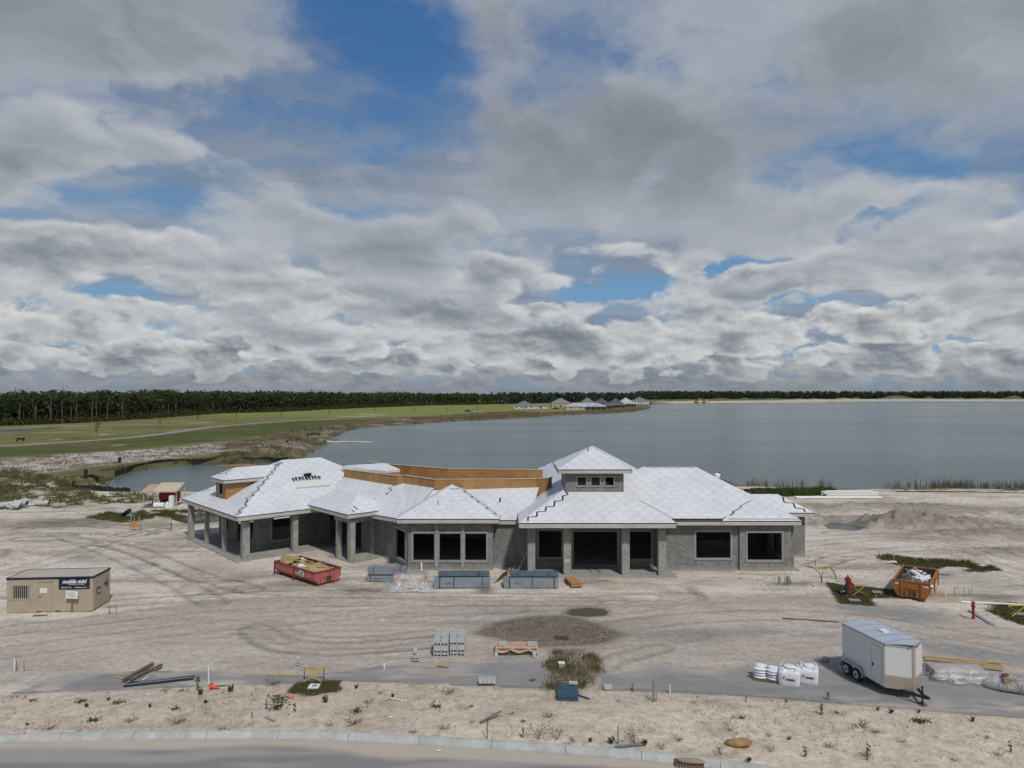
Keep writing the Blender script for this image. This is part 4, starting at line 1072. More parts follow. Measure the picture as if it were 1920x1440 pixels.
# black tape on the roofs
T = lambda a, b, c: (a, b, c)
entF = T(ec[0], ec[1], er0); pavR = T(pc[0], pc[1], pr0); pavL = T(pc[3], pc[0], pr0)
tape_px(ent, entF, [(990, 977), (990, 969.5), (1006.5, 968.5), (1007, 960), (1023, 958.5), (1024, 950.5), (1039, 949.5), (1040, 940), (1055, 938.5), (1055.5, 930), (1065, 927.5), (1061.5, 922.5)], .13)
tape_px(ent, entF, [(1262, 973), (1240, 960), (1216, 947), (1197, 937)], .05)
tape_px(pav, pavR, [(441, 966), (452, 961), (447, 957), (463, 949), (459, 943), (465, 939), (461, 934), (477, 928), (471, 925), (487, 918), (482, 914), (496, 906), (492, 903), (504, 897), (500, 893), (513, 888), (508, 885), (518, 881), (514, 878), (524, 874), (519, 872), (530, 869)], .085)
tape_px(pav, pavR, [(514, 874), (518, 872), (516, 870), (524, 871), (520, 868), (532, 867)], .09)
tape_px(pav, pavL, [(382, 922), (392, 915)], .06); tape_px(pav, pavL, [(386, 922.5), (394, 918)], .05)
tape_px(dor, T(dc[3], dc[0], dr0), [(409, 889), (425, 888), (424, 885), (433, 881)], .07)
s2n = T(s2[0], s2[1], s2[2])
tape_px(con2, s2n, [(740, 910), (729, 915), (735, 919), (723, 926), (729, 928)], .08)
porF = T(oc[0], oc[1], or0)
tape_px(por, porF, [(663, 949), (671, 956)], .09); tape_px(por, porF, [(659, 955), (665, 961)], .09); tape_px(pav, pavR, [(651, 942), (658, 938)], .06); tape_px(con2, s2n, [(683, 932.5), (688, 939.5)], .12)
bayF = T(bc[0], bc[1], br0); bayR = T(bc[1], bc[2], br0)
tape_px(bay, bayF, [(843, 916.5), (851, 917.5), (859, 916.5)], .09); tape_px(bay, bayF, [(861, 914), (864, 911)], .1); tape_px(bay, bayF, [(822, 948), (821, 940)], .06); tape_px(bay, bayF, [(852, 909), (858, 907), (863, 908)], .15)
tape_px(bay, bayF, [(870, 919), (933, 966)], .035)
for a, b in ((871, 921), (885, 931), (896, 940), (914, 952), (928, 962)): tape_px(bay, bayF, [(a - 2, b), (a + 2, b + 2)], .16)
tape_px(con1, T(s1[0], s1[1], s1[2]), [(938, 934), (937, 942)], .14)
mainF = T(mc[0], mc[1], mr0)
tape_px(main, mainF, [(1212, 927), (1215, 936)], .16); tape_px(main, mainF, [(1354, 974), (1361, 969)], .09)
tape(main, [mr0 + Vector((.3, -.1, -.05)), mr1 + Vector((-.1, -.1, -.05))], .05)
wingF = T(wc[0], wc[1], wr0); rearF = T(rc[0], rc[1], rr0)
tape_px(wing, wingF, [(1369, 966), (1376, 962), (1374, 959)], .1); tape_px(wing, wingF, [(1374, 960), (1390, 951), (1388, 948)], .07); tape_px(wing, wingF, [(1388, 949), (1408, 939)], .05)
tape_px(rear, rearF, [(1407, 940.5), (1418, 941), (1428, 940), (1423, 935)], .10)
tape_px(rear, rearF, [(1467.5, 932.5), (1470.5, 942), (1487.5, 943), (1491, 953), (1506.5, 954), (1509.5, 960)], .13)
tape_px(tow, T(tc_[0], tc_[1], tr0), [(1103, 847), (1102, 843), (1104, 839.5)], .08)
tape(tow, [Vector((4.41, 58.80, 6.2)), Vector((4.41, 58.80, 7.8))], .04, 0)
tape_px(hall, T(hc[3], hc[0], hr0), [(1033, 895), (1022, 905)], .05)
hl = T(hc[3], hc[0], hr0)
for a, b in ((1008, 877), (1022, 871.5), (1038, 865), (1056, 858), (1071, 852.5), (1085, 847)): tape_px(hall, hl, [(a - 1.5, b + 1.5), (a + 1, b + 2.5)], .14)
# ------------------------------------------------------------------ materials of the site's things
pmat('tan_steel', (0.40, 0.345, 0.255), .55, .07, 1.2, 9, dirt=(0.33, 0.27, 0.19), dirt_amt=.4)
pmat('tan_roof', (0.43, 0.375, 0.32), .8, .10, 1.0, 9, dirt=(0.30, 0.25, 0.2), dirt_amt=.4)
pmat('navy_paint', (0.014, 0.016, 0.045), .5, .2)
pmat('white_paint', (0.72, 0.73, 0.74), .55, .05)
pmat('sign_white', (0.70, 0.71, 0.69), .6, .06, 4, 20)
pmat('window_dark', (0.02, 0.02, 0.022), .15, .3)
pmat('bar_steel', (0.42, 0.40, 0.35), .5, .15)
pmat('black_steel', (0.022, 0.022, 0.024), .5, .3)
pmat('rust_steel', (0.13, 0.065, 0.04), .85, .35, 6, 30)
pmat('red_paint', (0.42, 0.13, 0.12), .5, .14, 1.5, 12, dirt=(0.17, 0.05, 0.04), dirt_amt=.45, dirt_scale=1.8)
pmat('red_frame', (0.22, 0.038, 0.034), .6, .25, 2, 14)
pmat('orange_paint', (0.335, 0.125, 0.030), .55, .16, 1.6, 12, dirt=(0.14, 0.055, 0.022), dirt_amt=.7, dirt_scale=1.6)
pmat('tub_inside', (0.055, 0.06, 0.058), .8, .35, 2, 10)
pmat('cardboard', (0.42, 0.29, 0.15), .85, .2, 3, 20)
pmat('timber', (0.42, 0.295, 0.145), .75, .2, 3, 25)
pmat('old_timber', (0.16, 0.12, 0.085), .9, .3, 3, 25)
pmat('ply_grey', (0.17, 0.145, 0.115), .85, .2, 3, 25)
pmat('ply_pink', (0.52, 0.40, 0.33), .8, .10, 2, 15)
pmat('galvanised', (0.30, 0.345, 0.385), .42, .16, 2, 18, metallic=.35)
pmat('galvanised_top', (0.135, 0.185, 0.225), .45, .22, 2, 18, metallic=.3)
pmat('block_grey', (0.47, 0.48, 0.475), .95, .16, 6, 40, .3)
pmat('block_dark', (0.30, 0.30, 0.295), .95, .2, 6, 40, .3)
pmat('paper_tan', (0.46, 0.30, 0.215), .8, .14, 3, 20)
pmat('blue_plastic', (0.045, 0.095, 0.145), .55, .3, 5, 20)
pmat('yellow_paint', (0.48, 0.35, 0.05), .55, .15)
pmat('olive_paint', (0.10, 0.07, 0.03), .6, .2)
pmat('pvc_white', (0.75, 0.76, 0.75), .45, .06)
pmat('pvc_grey', (0.20, 0.235, 0.25), .5, .15)
pmat('hydrant_red', (0.26, 0.020, 0.022), .45, .2)
pmat('conduit_red', (0.20, 0.035, 0.028), .5, .2)
pmat('bag_white', (0.68, 0.69, 0.72), .7, .07, 4, 30, .35)
pmat('print_dark', (0.03, 0.04, 0.055), .6, .1)
pmat('print_teal', (0.05, 0.13, 0.15), .6, .1)
pmat('trailer_white', (0.64, 0.65, 0.64), .38, .05, .8, 5, dirt=(0.5, 0.48, 0.43), dirt_amt=.25)
pmat('trailer_roof', (0.46, 0.50, 0.56), .4, .06, .8, 5, metallic=.2)
pmat('stone_guard', (0.43, 0.385, 0.33), .35, .08, 2, 12, metallic=.4)
pmat('rubber', (0.018, 0.018, 0.018), .85, .2)
pmat('rim_grey', (0.40, 0.41, 0.42), .4, .1, metallic=.4)
pmat('cone_red', (0.62, 0.055, 0.025), .5, .12)
pmat('stone_tan', (0.40, 0.34, 0.27), .95, .25, 4, 25, .4)
pmat('stone_yellow', (0.31, 0.195, 0.085), .9, .3, 5, 25, .4)
pmat('sandbag', (0.30, 0.215, 0.15), .9, .2, 5, 25, .3)
pmat('silt_black', (0.016, 0.017, 0.018), .7, .3)
pmat('gravel', (0.19, 0.162, 0.132), .95, .45, 3, 20)
pmat('tan_sheet', (0.60, 0.50, 0.37), .6, .10, 1.5, 14)
pmat('machine_red', (0.20, 0.022, 0.022), .55, .2)
pmat('orange_mesh', (0.50, 0.22, 0.12), .7, .2)
pmat('stub_green', (0.05, 0.085, 0.075), .5, .2)
pmat('steel_dark', (0.035, 0.042, 0.055), .45, .25, 2, 14, metallic=.3)
pmat('lid_green', (0.12, 0.28, 0.21), .6, .15)

def film_mat():
    m, nt, p, out = _new('plastic_film')
    v = geo_pos(nt); a = noise(nt, v, 3.0, 5.0, .65, .8)
    p.inputs['Base Color'].default_value = (0.62, 0.63, 0.64, 1); p.inputs['Roughness'].default_value = .22
    bump(nt, p, a, .9, .06)
    tr = nt.nodes.new('ShaderNodeBsdfTransparent'); mx = nt.nodes.new('ShaderNodeMixShader')
    nt.links.new(a.ss(.30, .72, .18, .75).s, mx.inputs[0]); nt.links.new(tr.outputs[0], mx.inputs[1]); nt.links.new(p.outputs[0], mx.inputs[2])
    nt.links.new(mx.outputs[0], out.inputs[0])
film_mat()
R = math.radians
def GZ(x, y): return float(ground_z(np.array([x]), np.array([y]))[0])
def gp(px, py, lift=0.0):
    p = at(px, py); return Vector((p.x, p.y, lift))

# ------------------------------------------------------------------ site office container
def office():
    p, q = at(12, 1151), at(174, 1147); rz = math.atan2(q.y - p.y, q.x - p.x)
    L = (q - p).length; Wd = 2.35; H = 2.28
    t = thing('site_office', 'tan steel office container with navy sign and barred window', 'container', (p.x, p.y, 0), rz)
    b = MB(); th = .06; w0, w1, z0, z1 = .075 * L, .255 * L, .98, 1.82
    d0, d1 = .37 * L, .525 * L
    b.bx(0, w0, 0, th, .06, H); b.bx(w0, w1, 0, th, .06, z0); b.bx(w0, w1, 0, th, z1, H); b.bx(w1, L, 0, th, .06, H)
    b.bx(L - th, L, th, Wd, .06, H); b.bx(0, th, th, Wd, .06, H); b.bx(th, L - th, Wd - th, Wd, .06, H); b.bx(th, L - th, th, Wd - th, .06, .12)
    b.build('wall', 'tan_steel', t)
    r = MB(); r.bx(-.01, L + .01, -.01, Wd + .01, H, H + .03); r.build('roof', 'tan_roof', t)
    tr = MB(); tr.bx(-.03, L + .03, -.03, .0, H - .07, H + .06); tr.bx(L, L + .03, 0, Wd + .03, H - .07, H + .06); tr.bx(-.03, 0, 0, Wd + .03, H - .07, H + .06); tr.bx(0, L, Wd, Wd + .03, H - .07, H + .06); tr.build('roof_trim', 'navy_paint', t)
    wn = MB(); wn.bx(w0, w1, .035, .05, z0, z1); w = wn.build('window', 'window_dark', t)
    fr = MB()
    for a in ((w0 - .07, w1 + .07, z1, z1 + .06), (w0 - .12, w1 + .12, z0 - .07, z0), (w0 - .06, w0, z0, z1), (w1, w1 + .06, z0, z1)): fr.bx(a[0], a[1], -.035, -.002, a[2], a[3])
    fr.build('frame', 'tan_steel', w)
    for i in range(8):
        x = w0 + (w1 - w0) * (i + .5) / 8; MB().bx(x - .016, x + .016, -.03, -.005, z0, z1).build('bar', 'bar_steel', w)
    d = MB(); d.bx(d0, d1, -.028, -.004, .12, 1.98); d = d.build('door', 'tan_steel', t)
    MB().bx(d0 - .04, d1 + .06, -.05, -.002, 2.02, 2.07).build('door_hood', 'tan_steel', d)
    MB().bx(d0 + .08, d0 + .55, -.042, -.03, 1.32, 1.64).build('notice', 'sign_white', d)
    MB().box((d0 + .1, -.05, 1.08), (.10, .05, .04)).build('handle', 'black_steel', d)
    s0, s1 = .603 * L, .962 * L
    sg = MB(); sg.bx(s0, s1, -.03, -.003, 1.52, H - .02); sg = sg.build('sign', 'navy_paint', t)
    cx = (s0 + s1) / 2
    text_mesh('lettering', 'mobile mini', .36, 'white_paint', sg, face_matrix(Vector((cx, -.034, 2.02)), -math.pi / 2), .35, .012, 1.55)
    text_mesh('lettering', 'STORAGE SOLUTIONS', .085, 'white_paint', sg, face_matrix(Vector((cx + .14, -.034, 1.83)), -math.pi / 2), 0, .001, 1.0)
    text_mesh('lettering', '800.456.1751     mobilemini.com', .10, 'white_paint', sg, face_matrix(Vector((cx, -.034, 1.63)), -math.pi / 2), 0, .002, 1.6)
    # end doors
    for y0, y1 in ((.08, Wd / 2 - .01), (Wd / 2 + .01, Wd - .08)):
        e = MB().bx(L + .001, L + .022, y0, y1, .14, H - .1).build('end_door', 'tan_steel', t)
        if y0 < 1:
            pl = MB().bx(L + .024, L + .04, .45, 1.0, 1.0, 1.42).build('plate', 'navy_paint', e)
            text_mesh('lettering', 'mobile mini', .12, 'white_paint', pl, face_matrix(Vector((L + .043, .72, 1.27)), 0), .3, .003, .46)
            MB().bx(L + .041, L + .046, .52, .93, 1.10, 1.16).build('lettering', 'white_paint', pl)
        else:
            MB().tube([(L + .03, 1.62, 1.45), (L + .09, 1.62, 1.45)], .10, 10).build('vent', 'black_steel', e); MB().bx(L + .024, L + .06, 1.86, 1.9, 1.2, 1.7).build('lock_rod', 'black_steel', e)
    for x in (.56 * L * .62, .56 * L): MB().bx(x, x + .34, -.012, .03, .075, .13).build('fork_pocket', 'black_steel', t)
    MB().bx(.05, L - .05, .05, Wd - .05, -.1, .06).build('base_frame', 'rust_steel', t)
office()
def site_sign():
    p = gp(134.5, 1150); t = thing('notice_board', 'tilted white notice board on a thin post before the tan container', 'sign', p, R(4))
    MB().bx(-.025, .025, -.02, .02, -.2, 1.2).build('post', 'old_timber', t)
    MB().box((.02, -.04, 1.22), (.76, .03, .5), 0, 0, R(4)).build('board', 'sign_white', t)
    for i in range(6): MB().box((-.05 + .02 * i, -.058, 1.36 - i * .055), (.5 - .04 * (i % 3), .006, .014), 0, 0, R(4)).build('print_line', 'rim_grey', t)
site_sign()
def stake_rail():
    p = gp(204, 1151); t = thing('stake_rail', 'two rusty steel stakes joined by a short rail beside the tan container', 'stakes', p)
    for x in (0, .07, .48): MB().tube([(x, 0, -.2), (x + .01, 0, .72 if x != .07 else .5)], .014, 5).build('stake', 'rust_steel', t)
    MB().tube([(-.15, .02, .47), (.62, .02, .56)], .014, 5).build('rail', 'rust_steel', t); MB().tube([(-.4, .02, .42), (.45, .02, .40)], .01, 5).build('rail', 'rust_steel', t)
stake_rail()
MB().box((0, 0, 0.03), (.9, .28, .04), R(6)).build('x', 'old_timber')
o = bpy.data.objects['x']; o.name = 'board'; o.location = gp(76, 1155); tag(o, 'short weathered board on the sand below the tan container door', 'board')

# ------------------------------------------------------------------ roll-off skips
def skip(name, label, loc, rz, L, Wd, H, col, frame, extra):
    t = thing(name, label, 'dumpster', loc, rz)
    b = MB(); n = .26; z0 = .17
    # tub: side walls slope in near the floor
    prof = [(-Wd / 2, H), (-Wd / 2, H * .48), (-Wd / 2 + n, z0), (Wd / 2 - n, z0), (Wd / 2, H * .48), (Wd / 2, H)]
    th = .05
    inn = [(-Wd / 2 + th, H), (-Wd / 2 + th, H * .48), (-Wd / 2 + n + .02, z0 + th), (Wd / 2 - n - .02, z0 + th), (Wd / 2 - th, H * .48), (Wd / 2 - th, H)]
    x0, x1 = -L / 2, L / 2
    vo = [(x, y, z) for x in (x0, x1) for y, z in prof]; vi = [(x, y, z) for x in (x0 + th, x1 - th) for y, z in inn]
    b.add(vo, [(i, i + 1, i + 7, i + 6) for i in range(5)] + [(5, 4, 3, 2, 1, 0), (6, 7, 8, 9, 10, 11)])
    b.build('tub', col, t)
    MB().add(vi, [(i + 6, i + 7, i + 1, i) for i in range(5)] + [(0, 1, 2, 3, 4, 5), (11, 10, 9, 8, 7, 6)]).build('lining', 'tub_inside', t)
    r = MB(); w = .11
    r.bx(x0 - .04, x1 + .04, -Wd / 2 - .05, -Wd / 2 + w - .05, H, H + .09); r.bx(x0 - .04, x1 + .04, Wd / 2 - w + .05, Wd / 2 + .05, H, H + .09)
    r.bx(x0 - .04, x0 + w - .04, -Wd / 2 + w - .05, Wd / 2 - w + .05, H, H + .09); r.bx(x1 - w + .04, x1 + .04, -Wd / 2 + w - .05, Wd / 2 - w + .05, H, H + .09)
    r.build('rim', frame if col == 'red_paint' else col, t)
    for s in (-1, 1):
        for x in (x0 + .05, 0.0, x1 - .05)[:2]:
            g = MB(); y = s * Wd / 2
            g.add([(x - .05, y + s * .002, H), (x + .05, y + s * .002, H), (x + .05, y + s * .07, H), (x - .05, y + s * .07, H), (x - .05, y - s * .02, .12), (x + .05, y - s * .02, .12), (x + .05, y + s * .07, .12), (x - .05, y + s * .07, .12)],
                  [(0, 1, 2, 3), (7, 6, 5, 4), (3, 2, 6, 7), (0, 3, 7, 4), (2, 1, 5, 6), (0, 4, 5, 1)]); g.build('side_post', frame if col == 'red_paint' else col, t)
    # end with the hook pocket
    e = MB(); X = x1 + .002
    for y in (-.62, .62): e.bx(X, X + .07, y - .06, y + .06, z0, H)
    e.bx(X, X + .05, -.56, .56, H * .62, H * .68)
    e.build('end_post', col, t)
    hp = MB(); hp.bx(X, X + .012, -.24, .24, z0 + .06, .62); hp.build('hook_pocket', 'tub_inside', t)
    MB().bx(X, X + .1, -.36, -.26, z0, .68).bx(X, X + .1, .26, .36, z0, .68).build('hook_frame', col, t)
    for y in (-.5, .5): MB().bx(x0, x1 + .1, y - .06, y + .06, .06, z0).build('skid_rail', frame, t)
    for x in (x0 + .2, x1 - .1):
        for y in (-.72, .72): MB().tube([(x, y - .09, .09), (x, y + .09, .09)], .09, 10).build('roller', 'rust_steel', t)
    extra(t, L, Wd, H)
    return t
def red_extra(t, L, Wd, H):
    pl = MB().bx(.75, 1.3, -Wd / 2 - .03, -Wd / 2 - .004, H * .50, H * .97).build('plate', 'sign_white', t)
    text_mesh('lettering', 'AJ', .36, 'print_dark', pl, face_matrix(Vector((1.03, -Wd / 2 - .035, H * .78)), -math.pi / 2), .3, .012, .4)
    MB().bx(.82, 1.24, -Wd / 2 - .036, -Wd / 2 - .032, H * .55, H * .59).build('lettering', 'print_dark', pl)
def orange_extra(t, L, Wd, H):
    text_mesh('lettering', '2188', .17, 'white_paint', t, face_matrix(Vector((L / 2 + .006, .85, H * .83)), 0), 0, .006)
    for z in (.88, .79): MB().bx(L / 2 + .004, L / 2 + .008, -1.02, -.80, H * z, H * z + .05).build('lettering', 'white_paint', t)
pr_ = (at(519, 1074) + at(624, 1094)) / 2
dr_rz = R(-41.5)
skip('dumpster', 'red roll-off dumpster full of cardboard and offcuts before the clubhouse', (-16.05, 55.9, 0), dr_rz, 5.7, 2.3, .98, 'red_paint', 'red_frame', red_extra)
so_c = (at(1674.6, 1085.8, 1.26) + at(1740.5, 1094, 1.26) + at(1761.7, 1067, 1.26) + at(1694, 1063, 1.26)) / 4
so_rz = R(54 + 180)
skip('dumpster', 'orange roll-off dumpster heaped with white and grey debris near the hydrant', (so_c.x, so_c.y, 0), so_rz, 5.0, 2.25, 1.22, 'orange_paint', 'rust_steel', orange_extra)
rnd = random.Random(5)
def in_skip(c, rz, x, y, z): 
    ca, sa = math.cos(rz), math.sin(rz); return Vector((c[0] + ca * x - sa * y, c[1] + sa * x + ca * y, z))
# what lies in them
def loose(name, label, cat, group, mb, mat, loc, rz=0.0):
    o = mb.build(name, mat); o.location = loc; o.rotation_euler = (0, 0, rz); return tag(o, label, cat, group)
cr = (-16.05, 55.9)
hp = MB().blob((0, 0, 0), (2.55, 1.0, .42), 3, .35, 3, -.3)
loose('debris_heap', 'heap of tan scraps filling the red dumpster', 'debris', None, hp, 'cardboard', in_skip(cr, dr_rz, .0, 0, .62), dr_rz)
for i in range(9):
    x, y = rnd.uniform(-1.9, 1.9), rnd.uniform(-.6, .6)
    loose('plank', 'yellow plank offcut lying in the red dumpster', 'plank', 'planks in the red dumpster', MB().box((0, 0, 0), (rnd.uniform(1.0, 2.2), .11, .04), 0, 0, R(rnd.uniform(-8, 8))), 'timber', in_skip(cr, dr_rz, x, y, 1.0 + rnd.uniform(0, .1)), rnd.uniform(-1.0, .6))
for i in range(7):
    x, y = rnd.uniform(-2.2, 2.2), rnd.uniform(-.7, .7)
    loose('cardboard_sheet', 'torn cardboard sheet lying in the red dumpster', 'cardboard', 'cardboard in the red dumpster', MB().box((0, 0, 0), (rnd.uniform(.5, 1.0), rnd.uniform(.4, .8), .015), 0, R(rnd.uniform(-25, 25)), R(rnd.uniform(-20, 20))), 'cardboard', in_skip(cr, dr_rz, x, y, .98 + rnd.uniform(0, .1)), rnd.uniform(0, 3))
loose('cardboard_sheet', 'tall cardboard sheet standing up at the rear of the red dumpster', 'cardboard', None, MB().box((0, 0, .3), (1.3, .02, .7), R(20), R(-15)), 'cardboard', in_skip(cr, dr_rz, -2.0, -.55, .85), dr_rz)
for i, (x, y) in enumerate(((.1, -.65), (.45, -.72), (-1.5, .5))):
    loose('rubbish_bag', 'white rubbish bag lying in the red dumpster', 'bag', 'bags in the red dumpster', MB().blob((0, 0, 0), (.24, .2, .17), i + 20, .3), 'bag_white', in_skip(cr, dr_rz, x, y, 1.05))
co = (so_c.x, so_c.y)
loose('debris_heap', 'grey heap of rubble filling the orange dumpster', 'debris', None, MB().blob((0, 0, 0), (2.2, .95, .5), 8, .3, 3, -.3), 'gravel', in_skip(co, so_rz, .1, 0, .75), so_rz)
for i in range(12):
    x, y = rnd.uniform(-1.2, 2.0), rnd.uniform(-.75, .75)
    loose('wrapping', 'crumpled white wrapping lying in the orange dumpster', 'wrapping', 'white wrapping in the orange dumpster', MB().blob((0, 0, 0), (rnd.uniform(.25, .55), rnd.uniform(.18, .34), .13), i + 30, .6), 'bag_white', in_skip(co, so_rz, x, y, 1.12 + rnd.uniform(-.05, .12)), rnd.uniform(0, 3))
for i in range(14):
    x, y = rnd.uniform(-1.8, 1.6), rnd.uniform(-.7, .7)
    loose('lath', 'thin grey lath lying in the orange dumpster', 'lath', 'laths in the orange dumpster', MB().box((0, 0, 0), (rnd.uniform(.7, 1.8), .07, .03), 0, 0, R(rnd.uniform(-18, 18))), rnd.choice(['ply_grey', 'cast_concrete', 'old_timber']), in_skip(co, so_rz, x, y, 1.2 + rnd.uniform(0, .12)), rnd.uniform(0, 3))

# ------------------------------------------------------------------ building materials in front of the clubhouse
def studs(name, label, c, rz, L, Wd, H, z, straps, mark=True):
    t = thing(name, label, 'stud bundle', (c[0], c[1], z), rz)
    b = MB(); n = max(3, int(Wd / .12)); k = max(2, int(H / .11))
    for j in range(k):
        for i in range(n):
            if 0 < i < n - 1 and 0 < j < k - 1: continue
            dx = rnd.uniform(-.02, .02) if j < k - 1 else rnd.uniform(-.05, .05)
            b.box((dx, -Wd / 2 + (i + .5) * Wd / n, .07 + (j + .5) * (H - .07) / k), (L, Wd / n - .012, (H - .07) / k - .010))
    b.bx(-L / 2 + .03, L / 2 - .03, -Wd / 2 + .03, Wd / 2 - .03, .09, H - .03)
    b.build('steel_studs', 'galvanised', t)
    for x in straps:
        s = MB(); e = .012
        s.bx(x - .03, x + .03, -Wd / 2 - e, -Wd / 2, .06, H + e); s.bx(x - .03, x + .03, Wd / 2, Wd / 2 + e, .06, H + e); s.bx(x - .03, x + .03, -Wd / 2, Wd / 2, H, H + e)
        s.build('strap', rnd.choice(['tape_black', 'rust_steel']), t)
    for x in (-L * .36, L * .36): MB().box((x, 0, .035), (.09, Wd + .04, .07)).build('bearer', 'old_timber', t)
    if mark:
        for i in range(4): MB().box((-L * .30 + i * .14, -Wd / 2 - .004, H * .55 + rnd.uniform(-.04, .04)), (.03, .006, .2), 0, 0, R(rnd.uniform(-35, 35))).build('paint_mark', 'print_dark', t)
    return t
c = at(724, 1092); studs('stud_bundle', 'grey steel stud bundle underneath another, left of the plastic wrapped pallet', (c.x, c.y + .5), R(1), 2.95, 1.0, .48, 0, (-1.2, 1.2)); studs('stud_bundle', 'grey steel stud bundle lying on top of another, left of the plastic wrapped pallet', (c.x, c.y + .55), R(-1), 2.9, .85, .55, .5, (-1.0, 1.05), False)
c = at(866, 1104); studs('stud_bundle', 'long grey stud bundle with rusty straps, right beside the plastic wrapped pallet', (c.x, c.y + .5), R(0), 4.15, .9, .70, 0, (-1.65, -.6, 1.5)); studs('stud_bundle', 'dark steel stud bundle resting on the bundle beside the plastic wrapped pallet', (c.x + .1, c.y + .95), R(1), 3.8, .75, .30, .71, (-1.3, 1.1), False)
c = at(996, 1104.5); studs('stud_bundle', 'long grey stud bundle with spray marks between leaning plywood and board stack', (c.x, c.y + .5), R(0), 4.0, .9, .70, 0, (-1.6, 0.1, 1.7)); studs('stud_bundle', 'dark steel stud bundle resting on the bundle nearest the board stack', (c.x + .25, c.y + .95), R(-1), 3.6, .8, .32, .71, (-1.2, 1.1), False)
for o in list(bpy.data.objects):
    if o.name.startswith('steel_studs') and 'dark steel' in o.parent['label']: o.data.materials[0] = MATS['galvanised_top']

def draped(name, label, c, rz, L, Wd, H, core, flare=.5, seed=1, cat='pallet', parts=None):
    """stack under loose clear plastic"""
    t = thing(name, label, cat, (c[0], c[1], 0), rz); r = random.Random(seed)
    if parts: parts(t)
    else: MB().bx(-L / 2, L / 2, -Wd / 2, Wd / 2, .1, H).build('stack', core, t)
    MB().bx(-L / 2, L / 2, -Wd / 2, Wd / 2, .0, .1).build('pallet', 'old_timber', t)
    mb = MB(); N = 40; rings = [(1.0, H + .03, .015), (1.02, H * .75, .05), (1.06, H * .4, .09), (1.12 + flare * .2, .12, .13), (1.2 + flare * .4, .03, .22)]
    def sq(a):
        ca, sa = math.cos(a), math.sin(a); m = max(abs(ca), abs(sa)); return ca / m, sa / m
    for k, (s, z, w) in enumerate(rings):
        for i in range(N):
            x, y = sq(2 * math.pi * i / N); d = r.uniform(-w, w)
            gx = (L / 2 + .03) * (1 + (s - 1) * 1.0) + d; gy = (Wd / 2 + .03) + (s - 1) * L / 2 + d
            mb.v.append((x * gx, y * gy, z + (r.uniform(-.05, .05) if k in (1, 2, 3) else 0)))
    mb.v.append((0, 0, H + .035))
    for k in range(len(rings) - 1):
        for i in range(N): a, b = k * N + i, k * N + (i + 1) % N; mb.f.append((b, a, a + N, b + N))
    for i in range(N): mb.f.append((len(mb.v) - 1, i, (i + 1) % N))
    mb.build('plastic_sheet', 'plastic_film', t, smooth=True)
    return t
c = at(766, 1106)
def brick_core(t):
    for i in range(3):
        for j in range(2): MB().box((-.75 + i * .74, -.3 + j * .6, .52), (.70, .57, .84)).build('carton', 'paper_tan', t)
draped('wrapped_pallet', 'clear plastic draped over brown cartons among the steel stud bundles', (c.x, c.y + .8), R(2), 2.3, 1.25, .98, 'paper_tan', 1.2, 4, parts=brick_core)
c = at(1080, 1103); t = thing('board_stack', 'small stack of orange strand boards right of the steel stud bundles', 'boards', (c.x - .15, c.y + .85, 0), R(12))
MB().bx(-.3, .3, -.8, .8, 0, .08).build('bearer', 'old_timber', t)
for i in range(14): MB().box((rnd.uniform(-.012, .012), rnd.uniform(-.015, .015), .10 + i * .022), (.82, 1.85, .020)).build('strand_sheet', 'strand_board', t)
p, q = at(925, 1095.5), at(952, 1079)
t = thing('leaning_sheet', 'dark plywood sheet with two battens propped between the stud bundles', 'plywood', p)
d = (q - p); n = Vector((-d.y, d.x, 0)).normalized()
up = Vector((.55, .55, .62))
b = MB(); pts = [Vector((0, 0, .02)), d, d * 1.25 + up * .9, up * 1.0 + d * .15]
b.add(pts + [v - Vector((0, 0, .03)) for v in pts], [(0, 1, 2, 3), (7, 6, 5, 4), (0, 4, 5, 1), (1, 5, 6, 2), (2, 6, 7, 3), (3, 7, 4, 0)]); b.build('sheet', 'ply_grey', t)
MB().bar((.6, -.05, .03), (1.5, .9, .95), .05, .09).build('batten', 'timber', t); MB().bar((1.0, .5, .35), (1.25, 1.0, 1.0), .05, .09).build('batten', 'timber', t)
p = at(971, 1071); q = at_depth(989.5, 1033, p.y - .2)
loose('plank', 'long yellow plank leaning against the entry column', 'plank', None, MB().bar((0, 0, .03), q - p, .06, .09), 'timber', p)
p = gp(790, 1071); loose('vent_pipe', 'white plastic pipe standing upright before the bay windows', 'pipe', None, MB().cyl((0, 0), .075, -.1, .68, 10), 'pvc_white', p)
p = at_depth(1064, 1050, at(1064, 1080).y - .02); t = thing('safety_notice', 'small red and white notice on the entry column', 'sign', p)
MB().bx(-.17, .17, -.012, 0, -.14, .08).build('sheet', 'sign_white', t); MB().bx(-.17, .17, -.015, -.0125, .08, .13).build('header', 'hydrant_red', t); MB().bx(-.12, .12, -.016, -.0125, -.05, -.01).build('lettering', 'print_dark', t)
for a, b, l in ((1100, 1068, 'dark plank laid as a ramp into the clubhouse entry, left of its twin'), (1117, 1070, 'dark plank laid as a ramp into the clubhouse entry, right of its twin')):
    p = gp(a, b, .05); loose('plank', l, 'plank', None, MB().bar((0, .6, .06), (.3, -1.5, .0), .14, .04), 'old_timber', p)
